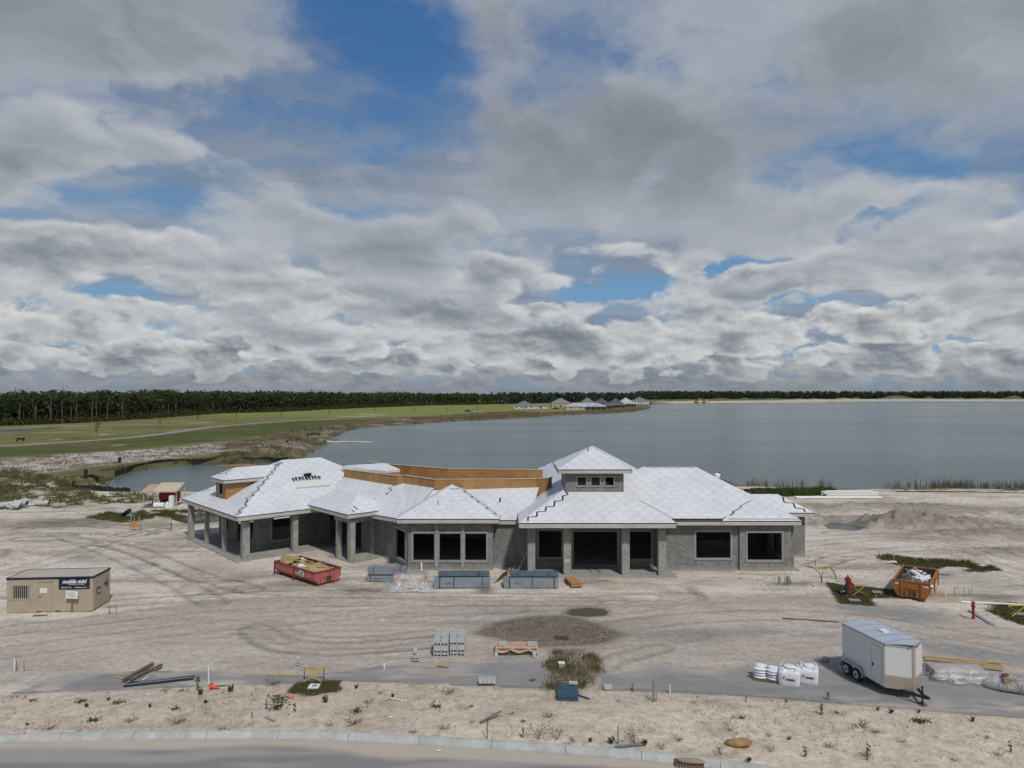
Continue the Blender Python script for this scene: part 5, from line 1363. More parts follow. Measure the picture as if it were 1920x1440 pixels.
# scrap iron and broken masonry by the wall
p = gp(952, 1060, .1); loose('scrap_iron', 'tangle of rusty scrap iron against the block wall', 'scrap', None, MB().bar((-.5, 0, .5), (.4, -.1, .1), .05).bar((-.3, .1, .1), (.5, 0, .5), .05).bar((0, 0, 0), (.1, .05, .9), .04).bar((-.5, -.1, .12), (.6, -.1, .08), .06).bar((-.45, 0, .3), (.45, .1, .32), .04), 'rust_steel', p)
p = gp(1207, 1079); b = MB()
for i in range(5): b.box((-.95 + i * .48, .1, .12), (.44, .2, .22))
loose('block_row', 'row of dark blocks low between the two right entry columns', 'blocks', None, b, 'block_dark', p)

# ------------------------------------------------------------------ hollow blocks
def block_mesh():
    """hollow concrete block 0.39 x 0.19 x 0.19 with its two cores running front to back"""
    X, Y, Z = .195, .095, .095
    xs = [-X, -.16, -.02, .02, .16, X]; zs = [-Z, -.058, .058, Z]
    v, f = [], []
    idx = {}
    for s, y in ((0, -Y), (1, Y)):
        for i, x in enumerate(xs):
            for k, z in enumerate(zs): idx[s, i, k] = len(v); v.append((x, y, z))
    hole = {(1, 1), (3, 1)}
    for i in range(5):
        for k in range(3):
            if (i, k) in hole:
                a = [(i, k), (i + 1, k), (i + 1, k + 1), (i, k + 1)]
                for m_ in range(4): p_, q_ = a[m_], a[(m_ + 1) % 4]; f.append((idx[0, *q_], idx[0, *p_], idx[1, *p_], idx[1, *q_]))
            else:
                f.append((idx[0, i, k], idx[0, i + 1, k], idx[0, i + 1, k + 1], idx[0, i, k + 1])); f.append((idx[1, i, k + 1], idx[1, i + 1, k + 1], idx[1, i + 1, k], idx[1, i, k]))
    for i in range(5): f.append((idx[0, i, 0], idx[1, i, 0], idx[1, i + 1, 0], idx[0, i + 1, 0])); f.append((idx[0, i, 3], idx[0, i + 1, 3], idx[1, i + 1, 3], idx[1, i, 3]))
    for k in range(3): f.append((idx[0, 0, k], idx[0, 0, k + 1], idx[1, 0, k + 1], idx[1, 0, k])); f.append((idx[0, 5, k], idx[1, 5, k], idx[1, 5, k + 1], idx[0, 5, k + 1]))
    me = bpy.data.meshes.new('block'); me.from_pydata(v, [], f); me.update(); me.materials.append(MATS['block_grey']); return me
BLOCK = block_mesh()
def block(parent, loc, rz=0.0, rx=0.0):
    o = bpy.data.objects.new('block', BLOCK); COL.objects.link(o); o.location = loc; o.rotation_euler = (rx, 0, rz)
    if parent: o.parent = parent
    return o
def block_stack(label, px, py, rz, seed):
    p = gp(px, py); r = random.Random(seed); t = thing('block_stack', label, 'blocks', p, rz)
    for k in range(6):
        for j in range(5):
            for i in range(2):
                if k == 5 and (j == 0 or r.random() < .12): continue
                turned = k in (2, 4)
                block(t, (-.205 + i * .41 + r.uniform(-.008, .008), .1 + j * .2 + r.uniform(-.006, .006), .10 + k * .2), 0, math.pi / 2 if (turned or k == 5) else 0)
    return t
block_stack('cube of stacked hollow grey blocks with one block proud of its top edge', 826.5, 1233, R(-3), 2)
block_stack('cube of stacked hollow grey blocks next to the covered board pallet', 857, 1231.5, R(-2), 7)
def blocks(label, px, py, spots, rz=0.0):
    t = thing('loose_blocks', label, 'blocks', gp(px, py, .075 if py > 1240 else .02), rz)
    for x, y, z, a, rx in spots: block(t, (x, y, z + .1), a, rx)
blocks('three loose grey blocks piled left of the block cubes', 779, 1241.5, [(0, .1, 0, 0, 0), (.02, .12, .2, 0, 1.57), (-.02, .12, .42, 1.57, 0)])
t = block(None, gp(558.5, 1246, .2), .3, 0); t.rotation_euler = (0, math.pi / 2, .2); t.name = 'hollow_block'; tag(t, 'single hollow block standing on end alone on the dusty drive', 'block')
blocks('row of four hollow blocks on end along the asphalt edge', 913, 1287, [(-.3 + i * .21, .08, .1, 1.57, 1.57) for i in range(4)])
t = block(None, gp(1140, 1294, .16), .05, 1.57); t.name = 'hollow_block'; tag(t, 'pale hollow block lying at the asphalt edge beyond the weedy strip', 'block')
# covered pallet
c = at(969, 1230); t = thing('covered_pallet', 'low tan covered board pallet weighed down with blocks by the gravel drain', 'pallet', (c.x, c.y + .55, 0), R(0))
MB().bx(-1.1, 1.1, -.5, .5, .0, .14).build('pallet', 'old_timber', t); MB().bx(-1.1, 1.1, -.5, .5, .14, .36).build('boards', 'ply_grey', t)
b = MB(); N = 14
for j in range(5):
    for i in range(N + 1):
        x = -1.18 + 2.36 * i / N; y = -.58 + 1.16 * j / 4
        z = .40 if j else .40 - .16 * abs(math.sin(i * .55 + .4)) - .05
        b.v.append((x, y - (.06 if j == 0 else 0), z + rnd.uniform(-.012, .012)))
for j in range(4):
    for i in range(N): a = j * (N + 1) + i; b.f.append((a, a + 1, a + N + 2, a + N + 1))
b.build('cover', 'paper_tan', t)
for x, y, l in ((-.78, -.1, 'left end'), (.82, -.12, 'right end')):
    o = block(None, (c.x + x, c.y + .55 + y, .52), .0, 1.57); o.name = 'hollow_block'; tag(o, 'hollow block lying on top of the tan covered pallet', 'block', 'blocks on the covered pallet')
for x in (-1.12, .95):
    o = block(None, (c.x + x, c.y - .15, .14), 1.57, 0); o.name = 'hollow_block'; tag(o, 'hollow block standing on the ground against the tan covered pallet', 'block', 'blocks beside the covered pallet')
# blue pallets
c = at(1066, 1315); t = thing('plastic_pallet', 'dark blue plastic pallets stacked at the edge of the verge', 'pallet', (c.x, c.y + .5, .02), R(-4))
for z in (0, .17):
    for y in (-.48, 0, .48): MB().bx(-.48, .48, y - .07, y + .07, z + .01, z + .11).build('runner', 'blue_plastic', t)
    for i in range(5): MB().bx(-.5, .5, -.53 + i * .23, -.53 + i * .23 + .14, z + .115, z + .155).build('slat', 'blue_plastic', t)
MB().box((.28, .5, .45), (.42, .16, .1), R(-5)).build('block_offcut', 'block_grey', t)
loose('board', 'dark blue board lying against the plastic pallets', 'board', None, MB().box((0, 0, .05), (.75, .07, .06), R(-40)), 'blue_plastic', gp(1092, 1308))
# ------------------------------------------------------------------ cargo trailer
def trailer():
    rz = R(-79.0); c = Vector((17.28, 36.05, 0))           # left wheels' line, on the ground
    t = thing('cargo_trailer', 'white enclosed cargo trailer with pointed nose and twin wheels on the asphalt', 'trailer', (c.x, c.y, .06), rz)
    # local: x forwards, y to the trailer's left (away from us is -y ... the near side is -y)
    x0, x1, xn = -.92, 2.20, 2.86; ya, yb = -.02, 2.0; z0, z1 = .42, 2.46
    if math.cos(rz) * 0 - 1 < 0: pass
    ym = (ya + yb) / 2
    outline = [(x0, ya), (x1, ya), (xn, ym - .06), (xn, ym + .06), (x1, yb), (x0, yb)]
    b = MB(); b.prism(outline, z0, z1); body = b.build('body', 'trailer_white', t)
    r = MB(); N = 8; yy = [ya + (yb - ya) * i / N for i in range(N + 1)]
    for i, y in enumerate(yy):
        zc = z1 + .008 + .10 * math.sin(math.pi * i / N); fr = 1 - abs(2 * i / N - 1)
        r.v += [(x0, y, zc), (x1 + (xn - x1) * min(1, fr * 1.05), y, zc - .02 * fr)]
    for i in range(N): r.f.append((2 * i, 2 * i + 1, 2 * i + 3, 2 * i + 2))
    roof = r.build('roof', 'trailer_roof', t)
    for x in (-.2, .55, 1.3, 2.05):
        s = MB()
        for i in range(N): 
            a = z1 + .013 + .10 * math.sin(math.pi * i / N); bb = z1 + .013 + .10 * math.sin(math.pi * (i + 1) / N)
            s.add([(x, yy[i], a), (x + .03, yy[i], a), (x + .03, yy[i + 1], bb), (x, yy[i + 1], bb)], [(0, 1, 2, 3)])
        s.build('roof_seam', 'rim_grey', roof)
    v = MB().bx(.70, 1.06, ym - .18, ym + .18, z1 + .10, z1 + .17); vo = v.build('roof_vent', 'white_paint', t); MB().bx(.66, .72, ym - .16, ym + .16, z1 + .11, z1 + .14).build('flap', 'black_steel', vo)
    tr = MB(); n = len(outline)
    for i in range(n):
        p, q = outline[i], outline[(i + 1) % n]; tr.bar((p[0], p[1], z1 - .02), (q[0], q[1], z1 - .02), .04, .08)
    tr.build('top_trim', 'rim_grey', t)
    # stone guard on the nose, corner strips
    g = MB()
    for p, q in ((outline[1], outline[2]), (outline[3], outline[4])):
        d = Vector((q[0] - p[0], q[1] - p[1], 0)).normalized(); nn = Vector((d.y, -d.x, 0)) * .012
        a_, b_ = Vector((*p, 0)) + nn, Vector((*q, 0)) + nn
        g.add([(a_.x, a_.y, z0), (b_.x, b_.y, z0), (b_.x, b_.y, z0 + .60), (a_.x, a_.y, z0 + .60)], [(0, 1, 2, 3)])
    g.bx(xn - .01, xn + .015, ym - .085, ym + .085, z0, z1 - .06)
    g.build('stone_guard', 'stone_guard', t)
    # side door with frame and lock
    dx0, dx1, dz0, dz1 = 1.30, 1.98, .55, 2.18
    dr = MB().bx(dx0, dx1, ya - .014, ya - .001, dz0, dz1).build('side_door', 'trailer_white', t)
    f = MB(); w = .018
    f.bx(dx0 - w, dx0, ya - .02, ya - .001, dz0, dz1); f.bx(dx1, dx1 + w, ya - .02, ya - .001, dz0, dz1); f.bx(dx0 - w, dx1 + w, ya - .02, ya - .001, dz1, dz1 + w); f.bx(dx0 - w, dx1 + w, ya - .02, ya - .001, dz0 - w, dz0); f.build('frame', 'rim_grey', dr)
    MB().bx(dx0 + .04, dx0 + .13, ya - .04, ya - .015, 1.16, 1.30).build('lock', 'black_steel', dr)
    for x in (x0 + .06, x1 - .02): MB().bx(x - .03, x + .03, ya - .03, ya - .002, z1 - .10, z1 - .05).build('marker_lamp', 'hydrant_red', t)
    for y in (ym - .18, ym, ym + .18): MB().bx(xn - .02, xn + .02, y - .04, y + .04, z1 - .0, z1 + .05).build('marker_lamp', 'hydrant_red', t)
    MB().bx(x0 + .05, x0 + .1, ya - .02, ya - .002, .80, .86).build('marker_lamp', 'black_steel', t)
    # wheels
    for y in (ya - .05, yb + .05):
        s = -1 if y < 0 else 1
        for x in (-.42, .33):
            wv = MB(); wv.tube([(x, y - .11, .32), (x, y - .06, .32), (x, y + .06, .32), (x, y + .11, .32)], [.29, .335, .335, .29], 20); wh = wv.build('wheel', 'rubber', t)
            MB().tube([(x, y + s * .112, .32), (x, y + s * .118, .32)], .19, 16).build('rim', 'rim_grey', wh); MB().tube([(x, y + s * .115, .32), (x, y + s * .15, .32)], .06, 10).build('hub', 'black_steel', wh)
        fd = MB(); pts = []
        for k in range(15):
            a = math.pi * k / 14; pts.append((-.045 - .80 * math.cos(a) * 1.0, .32 + min(.44, .62 * math.sin(a) ** .6)))
        for k in range(14):
            (xa, za), (xb, zb) = pts[k], pts[k + 1]
            fd.add([(xa, y - .13, za), (xb, y - .13, zb), (xb, y + .13, zb), (xa, y + .13, za)], [(0, 1, 2, 3)])
            yo = y + s * .13
            fd.add([(xa, yo, za), (xb, yo, zb), (xb, yo, zb - .09), (xa, yo, za - .09)], [(0, 1, 2, 3)])
        fd.build('fender', 'rim_grey', t)
    MB().bx(x0, x1, ya + .1, ya + .2, .30, z0).bx(x0, x1, yb - .2, yb - .1, .30, z0).bx(-.5, -.35, ya, yb, .28, .36).bx(.25, .4, ya, yb, .28, .36).build('chassis', 'black_steel', t)
    tg = MB(); tg.bar((x1 - .1, ya + .35, .38), (xn + .72, ym, .42), .08, .12); tg.bar((x1 - .1, yb - .35, .38), (xn + .72, ym, .42), .08, .12); tg.build('tongue', 'black_steel', t)
    MB().box((xn + .80, ym, .47), (.24, .11, .12)).build('coupler', 'black_steel', t)
    j = MB(); j.cyl((xn + .52, ym), .04, .06, .86, 10); j.bar((xn + .52, ym - .1, .80), (xn + .52, ym + .06, .88), .03); j.build('jack', 'black_steel', t)
    MB().box((xn + .52, ym, .05), (.34, .22, .09)).build('jack_block', 'old_timber', t)
    MB().tube([(xn + .6, ym - .08, .4), (xn + .66, ym - .1, .22), (xn + .62, ym - .12, .12), (xn + .7, ym - .12, .30)], .012, 5).build('safety_chain', 'rust_steel', t)
    MB().bx(x0 - .14, x0, ya + .02, yb - .02, .36, .48).build('rear_bumper', 'rust_steel', t)
trailer()

# ------------------------------------------------------------------ cement bags
def bulk_bag(label, px, py, rz, s=1.0, logo=True):
    p = gp(px, py, .065); t = thing('bulk_bag', label, 'bag', p, rz); t.scale = (s, s, s) if isinstance(s, float) else s
    mb = MB(); N = 32; r = random.Random(int(px))
    rows = [(.0, .97), (.04, 1.0), (.25, 1.02), (.5, 1.03), (.74, 1.02), (.84, .99), (.91, .84), (.95, .55), (.93, .2)]
    for k, (z, w) in enumerate(rows):
        for i in range(N):
            a = 2 * math.pi * i / N; ca, sa = math.cos(a), math.sin(a)
            m_ = (abs(ca) ** 9 + abs(sa) ** 9) ** (-1 / 9)
            ru = 0.0 if k < 5 else .05 * math.sin(a * 11 + k) + r.uniform(-.02, .02)
            mb.v.append((ca * m_ * .46 * w * (1 + ru), sa * m_ * .46 * w * (1 + ru), z * .92 + (0 if k < 5 else r.uniform(-.03, .03))))
    for k in range(len(rows) - 1):
        for i in range(N): a, b = k * N + i, k * N + (i + 1) % N; mb.f.append((a, b, b + N, a + N))
    mb.f.append(tuple((len(rows) - 1) * N + i for i in range(N))); mb.f.append(tuple(range(N - 1, -1, -1)))
    body = mb.build('sack', 'bag_white', t, smooth=True)
    for x, y in ((-.36, -.36), (.36, -.36), (.36, .36), (-.36, .36)):
        MB().tube([(x * 1.1, y * .75, .72), (x * 1.05, y * .8, .92), (x * .8, y * .9, 1.0), (x * .7, y * 1.1, .9), (x * .75, y * 1.15, .72)], .028, 5).build('loop', 'bag_white', t)
    MB().blob((0, 0, .93), (.26, .24, .10), int(px) + 3, .5).build('spout', 'bag_white', t, smooth=True)
    text_mesh('lettering', 'CEMEX', .13, 'print_dark', t, face_matrix(Vector((.07, -.492, .40)), -math.pi / 2), 0, .006, .42)
    for x in (-.27, -.21): MB().add([(x - .03, -.493, .40), (x + .0, -.493, .40), (x + .075, -.493, .56), (x + .045, -.493, .56)], [(0, 1, 2, 3)]).build('logo_stroke', 'print_dark', t)
    rg = MB(); 
    for i in range(20):
        a, b = 2 * math.pi * i / 20, 2 * math.pi * (i + 1) / 20
        rg.add([(.492, .05 + .13 * math.cos(a), .42 + .13 * math.sin(a)), (.492, .05 + .13 * math.cos(b), .42 + .13 * math.sin(b)), (.492, .05 + .105 * math.cos(b), .42 + .105 * math.sin(b)), (.492, .05 + .105 * math.cos(a), .42 + .105 * math.sin(a))], [(0, 1, 2, 3)])
    rg.build('ring_mark', 'print_teal', t); MB().add([(.493, .05, .36), (.493, .09, .42), (.493, .05, .49), (.493, .01, .42)], [(0, 1, 2, 3)]).build('ring_mark', 'print_teal', t)
    return t
p1 = bulk_bag('full white bulk bag with dark logo beside the low sack pile', 1480, 1283, R(-24), (1.08, 1.05, .86))
p2 = bulk_bag('full white bulk bag half hidden, between another bag and the trailer wheels', 1516, 1280, R(-24), (.98, .98, .86))
t = thing('sack_pile', 'low pile of white cement sacks beside the bulk bags', 'sacks', gp(1437, 1275, .065), R(-24)); t.scale = (1.12, 1.12, 1.0)
MB().bx(-.55, .55, -.42, .42, 0, .1).build('pallet', 'old_timber', t)
for k in range(4):
    for i in range(2):
        for j in range(2):
            b = MB().blob((-.27 + i * .54 + rnd.uniform(-.03, .03), -.2 + j * .4 + rnd.uniform(-.03, .03), .165 + k * .125), (.30, .22, .075), k * 7 + i * 3 + j, .12, 2); b.build('sack', 'bag_white', t, smooth=True)

# ------------------------------------------------------------------ sheets, boards and film beside the trailer
c = (at(1736.7, 1240, .45) + at(1753.5, 1256, .45) + at(1849, 1261, .45) + at(1831, 1248, .45)) / 4
def ply(t):
    for i in range(8): MB().box((rnd.uniform(-.01, .01), rnd.uniform(-.01, .01), .13 + i * .042), (2.44, 1.14, .038)).build('plywood_sheet', 'ply_pink', t)
draped('wrapped_plywood', 'stack of pinkish plywood under clear plastic beside the white trailer', (c.x, c.y), R(-7), 2.44, 1.15, .46, 'ply_pink', .25, 9, 'plywood', ply)
for i, (a, b, e, f, l) in enumerate(((1731, 1235, 1880, 1247.5, 'longest and topmost'), (1735, 1239.5, 1882, 1254, 'middle'), (1790, 1248, 1884, 1259, 'shortest'))):
    p, q = at(a, b), at(e, f); loose('board', f'{l} of three yellow boards lying behind the plastic wrapped plywood', 'board', None, MB().bar((0, 0, .12), Vector((q.x - p.x, q.y - p.y, .12)), .19, .05), 'timber', (p.x, p.y, .02))
def film_heap(label, px, py, s, seed):
    t = thing('wrapped_bricks', label, 'bricks', gp(px, py, .06))
    MB().bx(-.75, .75, -.35, .35, 0, .62).build('bricks', 'sandbag', t); MB().box((-.62, -.1, .72), (.26, .16, .08), R(20)).build('brick', 'rust_steel', t)
    MB().blob((0, 0, .22), s, seed, .35, 3, -.2).build('plastic_sheet', 'plastic_film', t, smooth=True)
    t.rotation_euler = (0, 0, R(-18))
film_heap('heap of bricks under white crumpled plastic at the asphalt edge', 1912, 1297, (1.25, .72, .62), 6)
p, q = at(1467, 1160.5), at(1572, 1168); loose('board', 'long thin board lying across the drive behind the trailer', 'board', None, MB().bar((0, 0, .04), Vector((q.x - p.x, q.y - p.y, .05)), .12, .04), 'old_timber', (p.x, p.y, .02))
loose('stone', 'tan stone lying behind the trailer wheels', 'stone', None, MB().blob((0, 0, .1), (.22, .16, .14), 2, .3), 'stone_tan', gp(1548, 1240))
loose('boulder', 'yellow stained boulder on the verge beside the kerb', 'boulder', None, MB().blob((0, 0, .13), (.42, .22, .19), 12, .3, 3), 'stone_yellow', gp(1386, 1399), R(-12)) if False else None
o = MB().blob((0, 0, .13), (.42, .22, .19), 12, .3, 3).build('boulder', 'stone_yellow', None, smooth=True); o.location = gp(1387, 1399); o.rotation_euler = (0, 0, R(-12)); tag(o, 'yellow stained boulder on the verge beside the kerb', 'boulder')
# inlet in the kerb with a sandbag
p = gp(1292, 1427, -.14); t = thing('kerb_inlet', 'rusty storm inlet grate set into the kerb', 'drain', p, R(-9))
MB().bx(-.55, .55, -.18, .24, .0, .10).build('frame', 'rust_steel', t)
for i in range(9): MB().bx(-.5 + i * .115, -.5 + i * .115 + .05, -.30, -.18, .02, .05).build('bar', 'galvanised', t)
o = MB().blob((0, 0, .10), (.58, .13, .10), 3, .12, 3).build('sandbag', 'sandbag', None, smooth=True); o.location = gp(1294, 1429, -.05); o.rotation_euler = (0, 0, R(-9)); tag(o, 'brown sandbag lying over the kerb inlet', 'sandbag')

# ------------------------------------------------------------------ long studs, timbers and odds on the left pad
def ln(name, label, cat, a, b, w, h, mat, z=.09, group=None, z2=None):
    p, q = at(*a), at(*b); o = MB().bar((0, 0, z), Vector((q.x - p.x, q.y - p.y, z if z2 is None else z2)), w, h).build(name, mat); o.location = (p.x, p.y, 0); return tag(o, label, cat, group)
t = thing('steel_channels', 'bundle of long dark steel channels lying on the asphalt edge', 'channels', gp(232, 1291, .07))
q = at(362, 1277) - at(232, 1291)
for i in range(4):
    o_ = Vector((0, .11 * i, .0)); MB().bar(o_ + Vector((0, 0, .05)), o_ + Vector((q.x * (1 - .01 * i), q.y, .05)), .085, .10).build('channel', 'steel_dark', t)
for i in (0, 1): MB().bar(Vector((.05 + i * .5, .03 + .34 * i, .115)), Vector((q.x, q.y + .05 + .3 * i, .115)), .04, .02).build('edge_flange', 'rim_grey', t)
ln('timber', 'longer weathered timber lying askew on the dark steel channels', 'timber', (231, 1283), (286, 1249), .16, .14, 'old_timber', .2, None, .12)
ln('timber', 'shorter weathered timber beside the longer one on the asphalt', 'timber', (245, 1281), (303, 1250), .14, .12, 'old_timber', .2, None, .1)
ln('board', 'weathered board offcut by the two timbers on the asphalt', 'board', (285, 1260), (300, 1254), .3, .08, 'old_timber', .1)
ln('board', 'orange board offcut on the asphalt left of the timbers', 'board', (216, 1273), (233, 1276), .14, .04, 'timber', .1)
ln('strip', 'thin white strip lying on the asphalt behind the steel channels', 'strip', (267, 1279), (278, 1272), .06, .02, 'pvc_white', .1)
p = gp(396, 1292, .12); t = thing('traffic_cone', 'orange traffic cone lying on its side', 'cone', p, R(-5)); MB().tube([(0, 0, 0), (.42, 0, -.06)], [.13, .025], 12).build('cone', 'cone_red', t); MB().box((-.01, 0, .03), (.03, .27, .27)).build('base', 'cone_red', t)
ln('batten', 'white batten lying along the asphalt edge beside the fallen cone', 'batten', (405, 1287.5), (424, 1286.5), .1, .05, 'pale_wood', .1)
ln('batten', 'long tan batten lying left of the yellow barricade', 'batten', (500, 1268.5), (560, 1270.5), .12, .05, 'timber', .1)
ln('board', 'tan board lying on the asphalt below the block cubes', 'board', (821, 1251), (841, 1253.5), .2, .04, 'timber', .12)
ln('board', 'dark board offcut at the end of the asphalt', 'board', (994, 1280), (1003, 1277), .12, .05, 'old_timber', .12)
def post(label, a, h, r, mat, top=None, name='marker_post', lean=(0, 0), cat='post', group=None):
    p = gp(*a); o = MB().tube([(0, 0, -.15), (lean[0], lean[1], h)], r, 6).build(name, mat); o.location = p; return tag(o, label, cat, group)
post('white post standing by the fallen traffic cone', (391, 1283), .85, .035, 'pvc_white')
post('white post on the sand left of the asphalt corner', (27, 1257), .62, .035, 'pvc_white'); post('thin dark stake near the white post at the asphalt corner', (45, 1259), .55, .014, 'rust_steel', name='stake', cat='stake')
post('thin dark stake leaning by the green water stain', (31, 1258), .55, .016, 'old_timber', name='stake', cat='stake')
post('grey pipe stub standing on the right verge beside a wooden stake', (1225.5, 1315), .95, .05, 'pvc_grey'); post('wooden stake standing beside the grey pipe stub', (1231, 1314), 1.02, .03, 'timber', name='stake', cat='stake')
post('short white post on the verge right of the grey pipe stub', (1256.5, 1301), .45, .028, 'pvc_white'); post('pale post in the bushes beside the kerb', (1159, 1392), .68, .03, 'pvc_grey')
post('rusty stake standing just behind the kerb', (913.5, 1383), .80, .022, 'rust_steel', name='stake', cat='stake'); ln('board', 'dark board propped beside the rusty kerb stake', 'board', (900, 1358), (939, 1344), .10, .04, 'ply_grey', .08, None, .25)
ln('pipe', 'white pipe lying in the bushes along the kerb', 'pipe', (1153, 1402), (1204, 1397), .09, .07, 'pvc_grey', .06)
ln('board', 'grey board lying on the left verge', 'board', (497, 1345), (516, 1353), .12, .03, 'block_dark', .04)
for a, l in (((732, 1346), 'scrap of white paper lying on the verge below the dead bush'), ((278, 1303), 'scrap of white film lying below the steel channels'), ((823, 1402), 'scrap of white paper lying in the road gutter')):
    p = gp(*a, .03 if a[1] < 1390 else -.12); loose('litter', l, 'litter', None, MB().box((0, 0, .01), (.16, .10, .012), .4, .1), 'sign_white', p)
loose('litter', 'yellow crumpled film on the verge in front of the asphalt', 'litter', None, MB().blob((0, 0, .03), (.45, .09, .05), 4, .5), 'tan_sheet', gp(748, 1313), R(-14))
post('small upright white tube sitting in the dusty asphalt', (720.5, 1255), .30, .05, 'pvc_white')
# ------------------------------------------------------------------ barricades, valve lid
def barricade(label, c, rz, w=.98, h=.62):
    t = thing('barricade', label, 'barricade', c, rz)
    for x in (-w / 2, w / 2): MB().bx(x - .018, x + .018, -.018, .018, -.1, h).build('leg', 'olive_paint', t)
    MB().bx(-w / 2, w / 2, -.035, -.02, h - .10, h - .02).build('rail', 'yellow_paint', t)
    for s in (-1, 1): MB().bar((-s * w / 2, -.04, h - .1), (s * w / 2 * .95, -.30, .02), .06, .02).build('brace', 'yellow_paint', t)
    return t
barricade('yellow barricade with crossed braces on the dark sod by the asphalt', gp(589, 1277, .05), R(0))
c = gp(589, 1289, .05); t = thing('valve_cover', 'white valve cover with green centre lying in the dark sod', 'cover', c, R(0)); MB().box((0, 0, .0), (.52, .52, .06)).build('plate', 'sign_white', t); MB().blob((0, .02, .03), (.15, .11, .02), 3, .3).build('green_mark', 'lid_green', t)
barricade('yellow barricade beside the red hydrant', gp(1608, 1117, .08), R(2), 1.1, .75)
barricade('yellow barricade on the grass beyond the red pipe post', gp(1906, 1156, .08), R(5), 1.2, .7)
# ------------------------------------------------------------------ hydrant and pipe stubs
t = thing('fire_hydrant', 'red fire hydrant partly wrapped in black film on the sod', 'hydrant', gp(1590, 1116))
MB().cyl((0, 0), .16, 0, 1.15, 14).build('barrel', 'hydrant_red', t); MB().cyl((0, 0), .24, 1.08, 1.17, 14).build('flange', 'hydrant_red', t); MB().tube([(0, 0, 1.17), (0, 0, 1.28), (0, 0, 1.34)], [.17, .15, .05], 12).build('bonnet', 'hydrant_red', t); MB().cyl((0, 0), .05, 1.32, 1.45, 6).build('nut', 'black_steel', t)
MB().tube([(.1, -.1, .95), (.3, -.2, .75)], [.10, .12], 10).build('nozzle', 'hydrant_red', t); MB().tube([(-.1, -.05, .95), (-.22, -.16, .6), (-.18, -.2, .1)], [.10, .12, .09], 8).build('wrap', 'silt_black', t)
loose('pvc_post', 'grey plastic pipe leaning before the hydrant', 'pipe', None, MB().tube([(0, 0, -.1), (.05, .2, 1.0)], .06, 8), 'pvc_grey', gp(1588, 1118))
for a, l in (((1585, 1112), 'pale concrete pad beneath the hydrant'), ((1602, 1127), 'white meter lid in the sod below the hydrant'), ((1646, 1112), 'white meter lid in the sod before the orange dumpster'), ((1912, 1153), 'white meter lid in the grass by the right barricade')):
    p = gp(*a, .07); loose('meter_lid' if 'lid' in l else 'concrete_pad', l, 'lid' if 'lid' in l else 'pad', None, MB().box((0, 0, 0), (.75, .42, .07), R(-10)), 'smooth_concrete', p)
t = thing('bent_conduit', 'pair of curved red conduits rising out of one hole', 'conduit', gp(1540, 1098)); 
MB().tube([(0, 0, -.2), (.01, 0, .5), (-.10, .1, .95), (-.45, .4, 1.25), (-.85, .6, 1.32)], .035, 7).build('pipe', 'conduit_red', t); MB().tube([(.03, 0, -.2), (.04, .0, .55), (.14, .15, .85), (.27, .3, 1.0)], .03, 7).build('pipe', 'conduit_red', t)
loose('bent_pipe', 'curved dark green pipe stub behind the sod', 'pipe', None, MB().tube([(0, 0, -.1), (-.12, .15, .5), (-.35, .3, .8)], .04, 7), 'stub_green', gp(1569, 1086))
for i, (a, b, h) in enumerate(((1460, 1098, .62), (1462, 1098, .7), (1472, 1098, .6), (1475.5, 1097.5, .72), (1478, 1098, .68), (1480.5, 1098, .6), (1483, 1098, .4))):
    g = i < 2; post('grey conduit stub in the ' + ('pair' if g else 'clump of five') + ' standing before the right wing', (a, b), h, .045, 'pvc_grey', name='conduit_stub', cat='conduit', group='conduit stubs before the right wing ' + ('pair' if g else 'clump'))
for a, b, h, l in ((1452, 1097, 1.15, 'thin rod left of the conduit stubs'), (1471.5, 1096, 1.1, 'thin rod rising out of the clump of conduit stubs'), (1507.5, 1101, .78, 'thin rod with a bent top left of the red conduits')):
    post(l, (a, b), h, .018, 'bar_steel', name='rod', cat='rod')
for i, (a, b, h) in enumerate(((1772.5, 1118, .62), (1790, 1118, .70), (1807.5, 1118, .60), (1817, 1118, .62), (1821.5, 1118, .62))):
    post('white plastic stub standing first in the row of pipes right of the orange dumpster' if i == 0 else 'thin grey pipe standing in the row right of the orange dumpster', (a, b), h, .035 if i == 0 else .022, 'pvc_white' if i == 0 else 'pvc_grey', name='pipe_stub', cat='pipe', group=None if i == 0 else 'pipe stubs right of the orange dumpster')
t = thing('pipe_post', 'short red pipe post standing beside the white water pipe', 'post', gp(1825, 1161)); MB().cyl((0, 0), .085, -.1, 1.05, 10).build('pipe', 'hydrant_red', t); MB().cyl((0, 0), .13, .78, .86, 10).build('collar', 'hydrant_red', t); MB().cyl((0, 0), .11, 1.05, 1.10, 10).build('cap', 'hydrant_red', t)
p, q = at(1802, 1131), at(2000, 1141); loose('water_pipe', 'long white water pipe lying on the sand beyond the red post', 'pipe', None, MB().tube([(0, 0, .08), (q.x - p.x, q.y - p.y, .1)], .06, 8), 'pvc_white', (p.x, p.y, .02))
p, q = at(1818, 1146), at(1862, 1174); loose('steel_channel', 'grey steel channel lying at the foot of the red post', 'channel', None, MB().bar((0, 0, .05), Vector((q.x - p.x, q.y - p.y, .05)), .22, .06), 'galvanised', (p.x, p.y, .02))
for a, l in (((1515, 1063), 'left'), ((1528, 1060), 'right')): pass
post('pale stake standing at the right rear corner of the clubhouse', (1515.5, 1051), .70, .03, 'pale_wood', name='stake', cat='stake'); post('short dark stake right of the clubhouse corner', (1529, 1060), .40, .03, 'old_timber', name='stake', cat='stake')
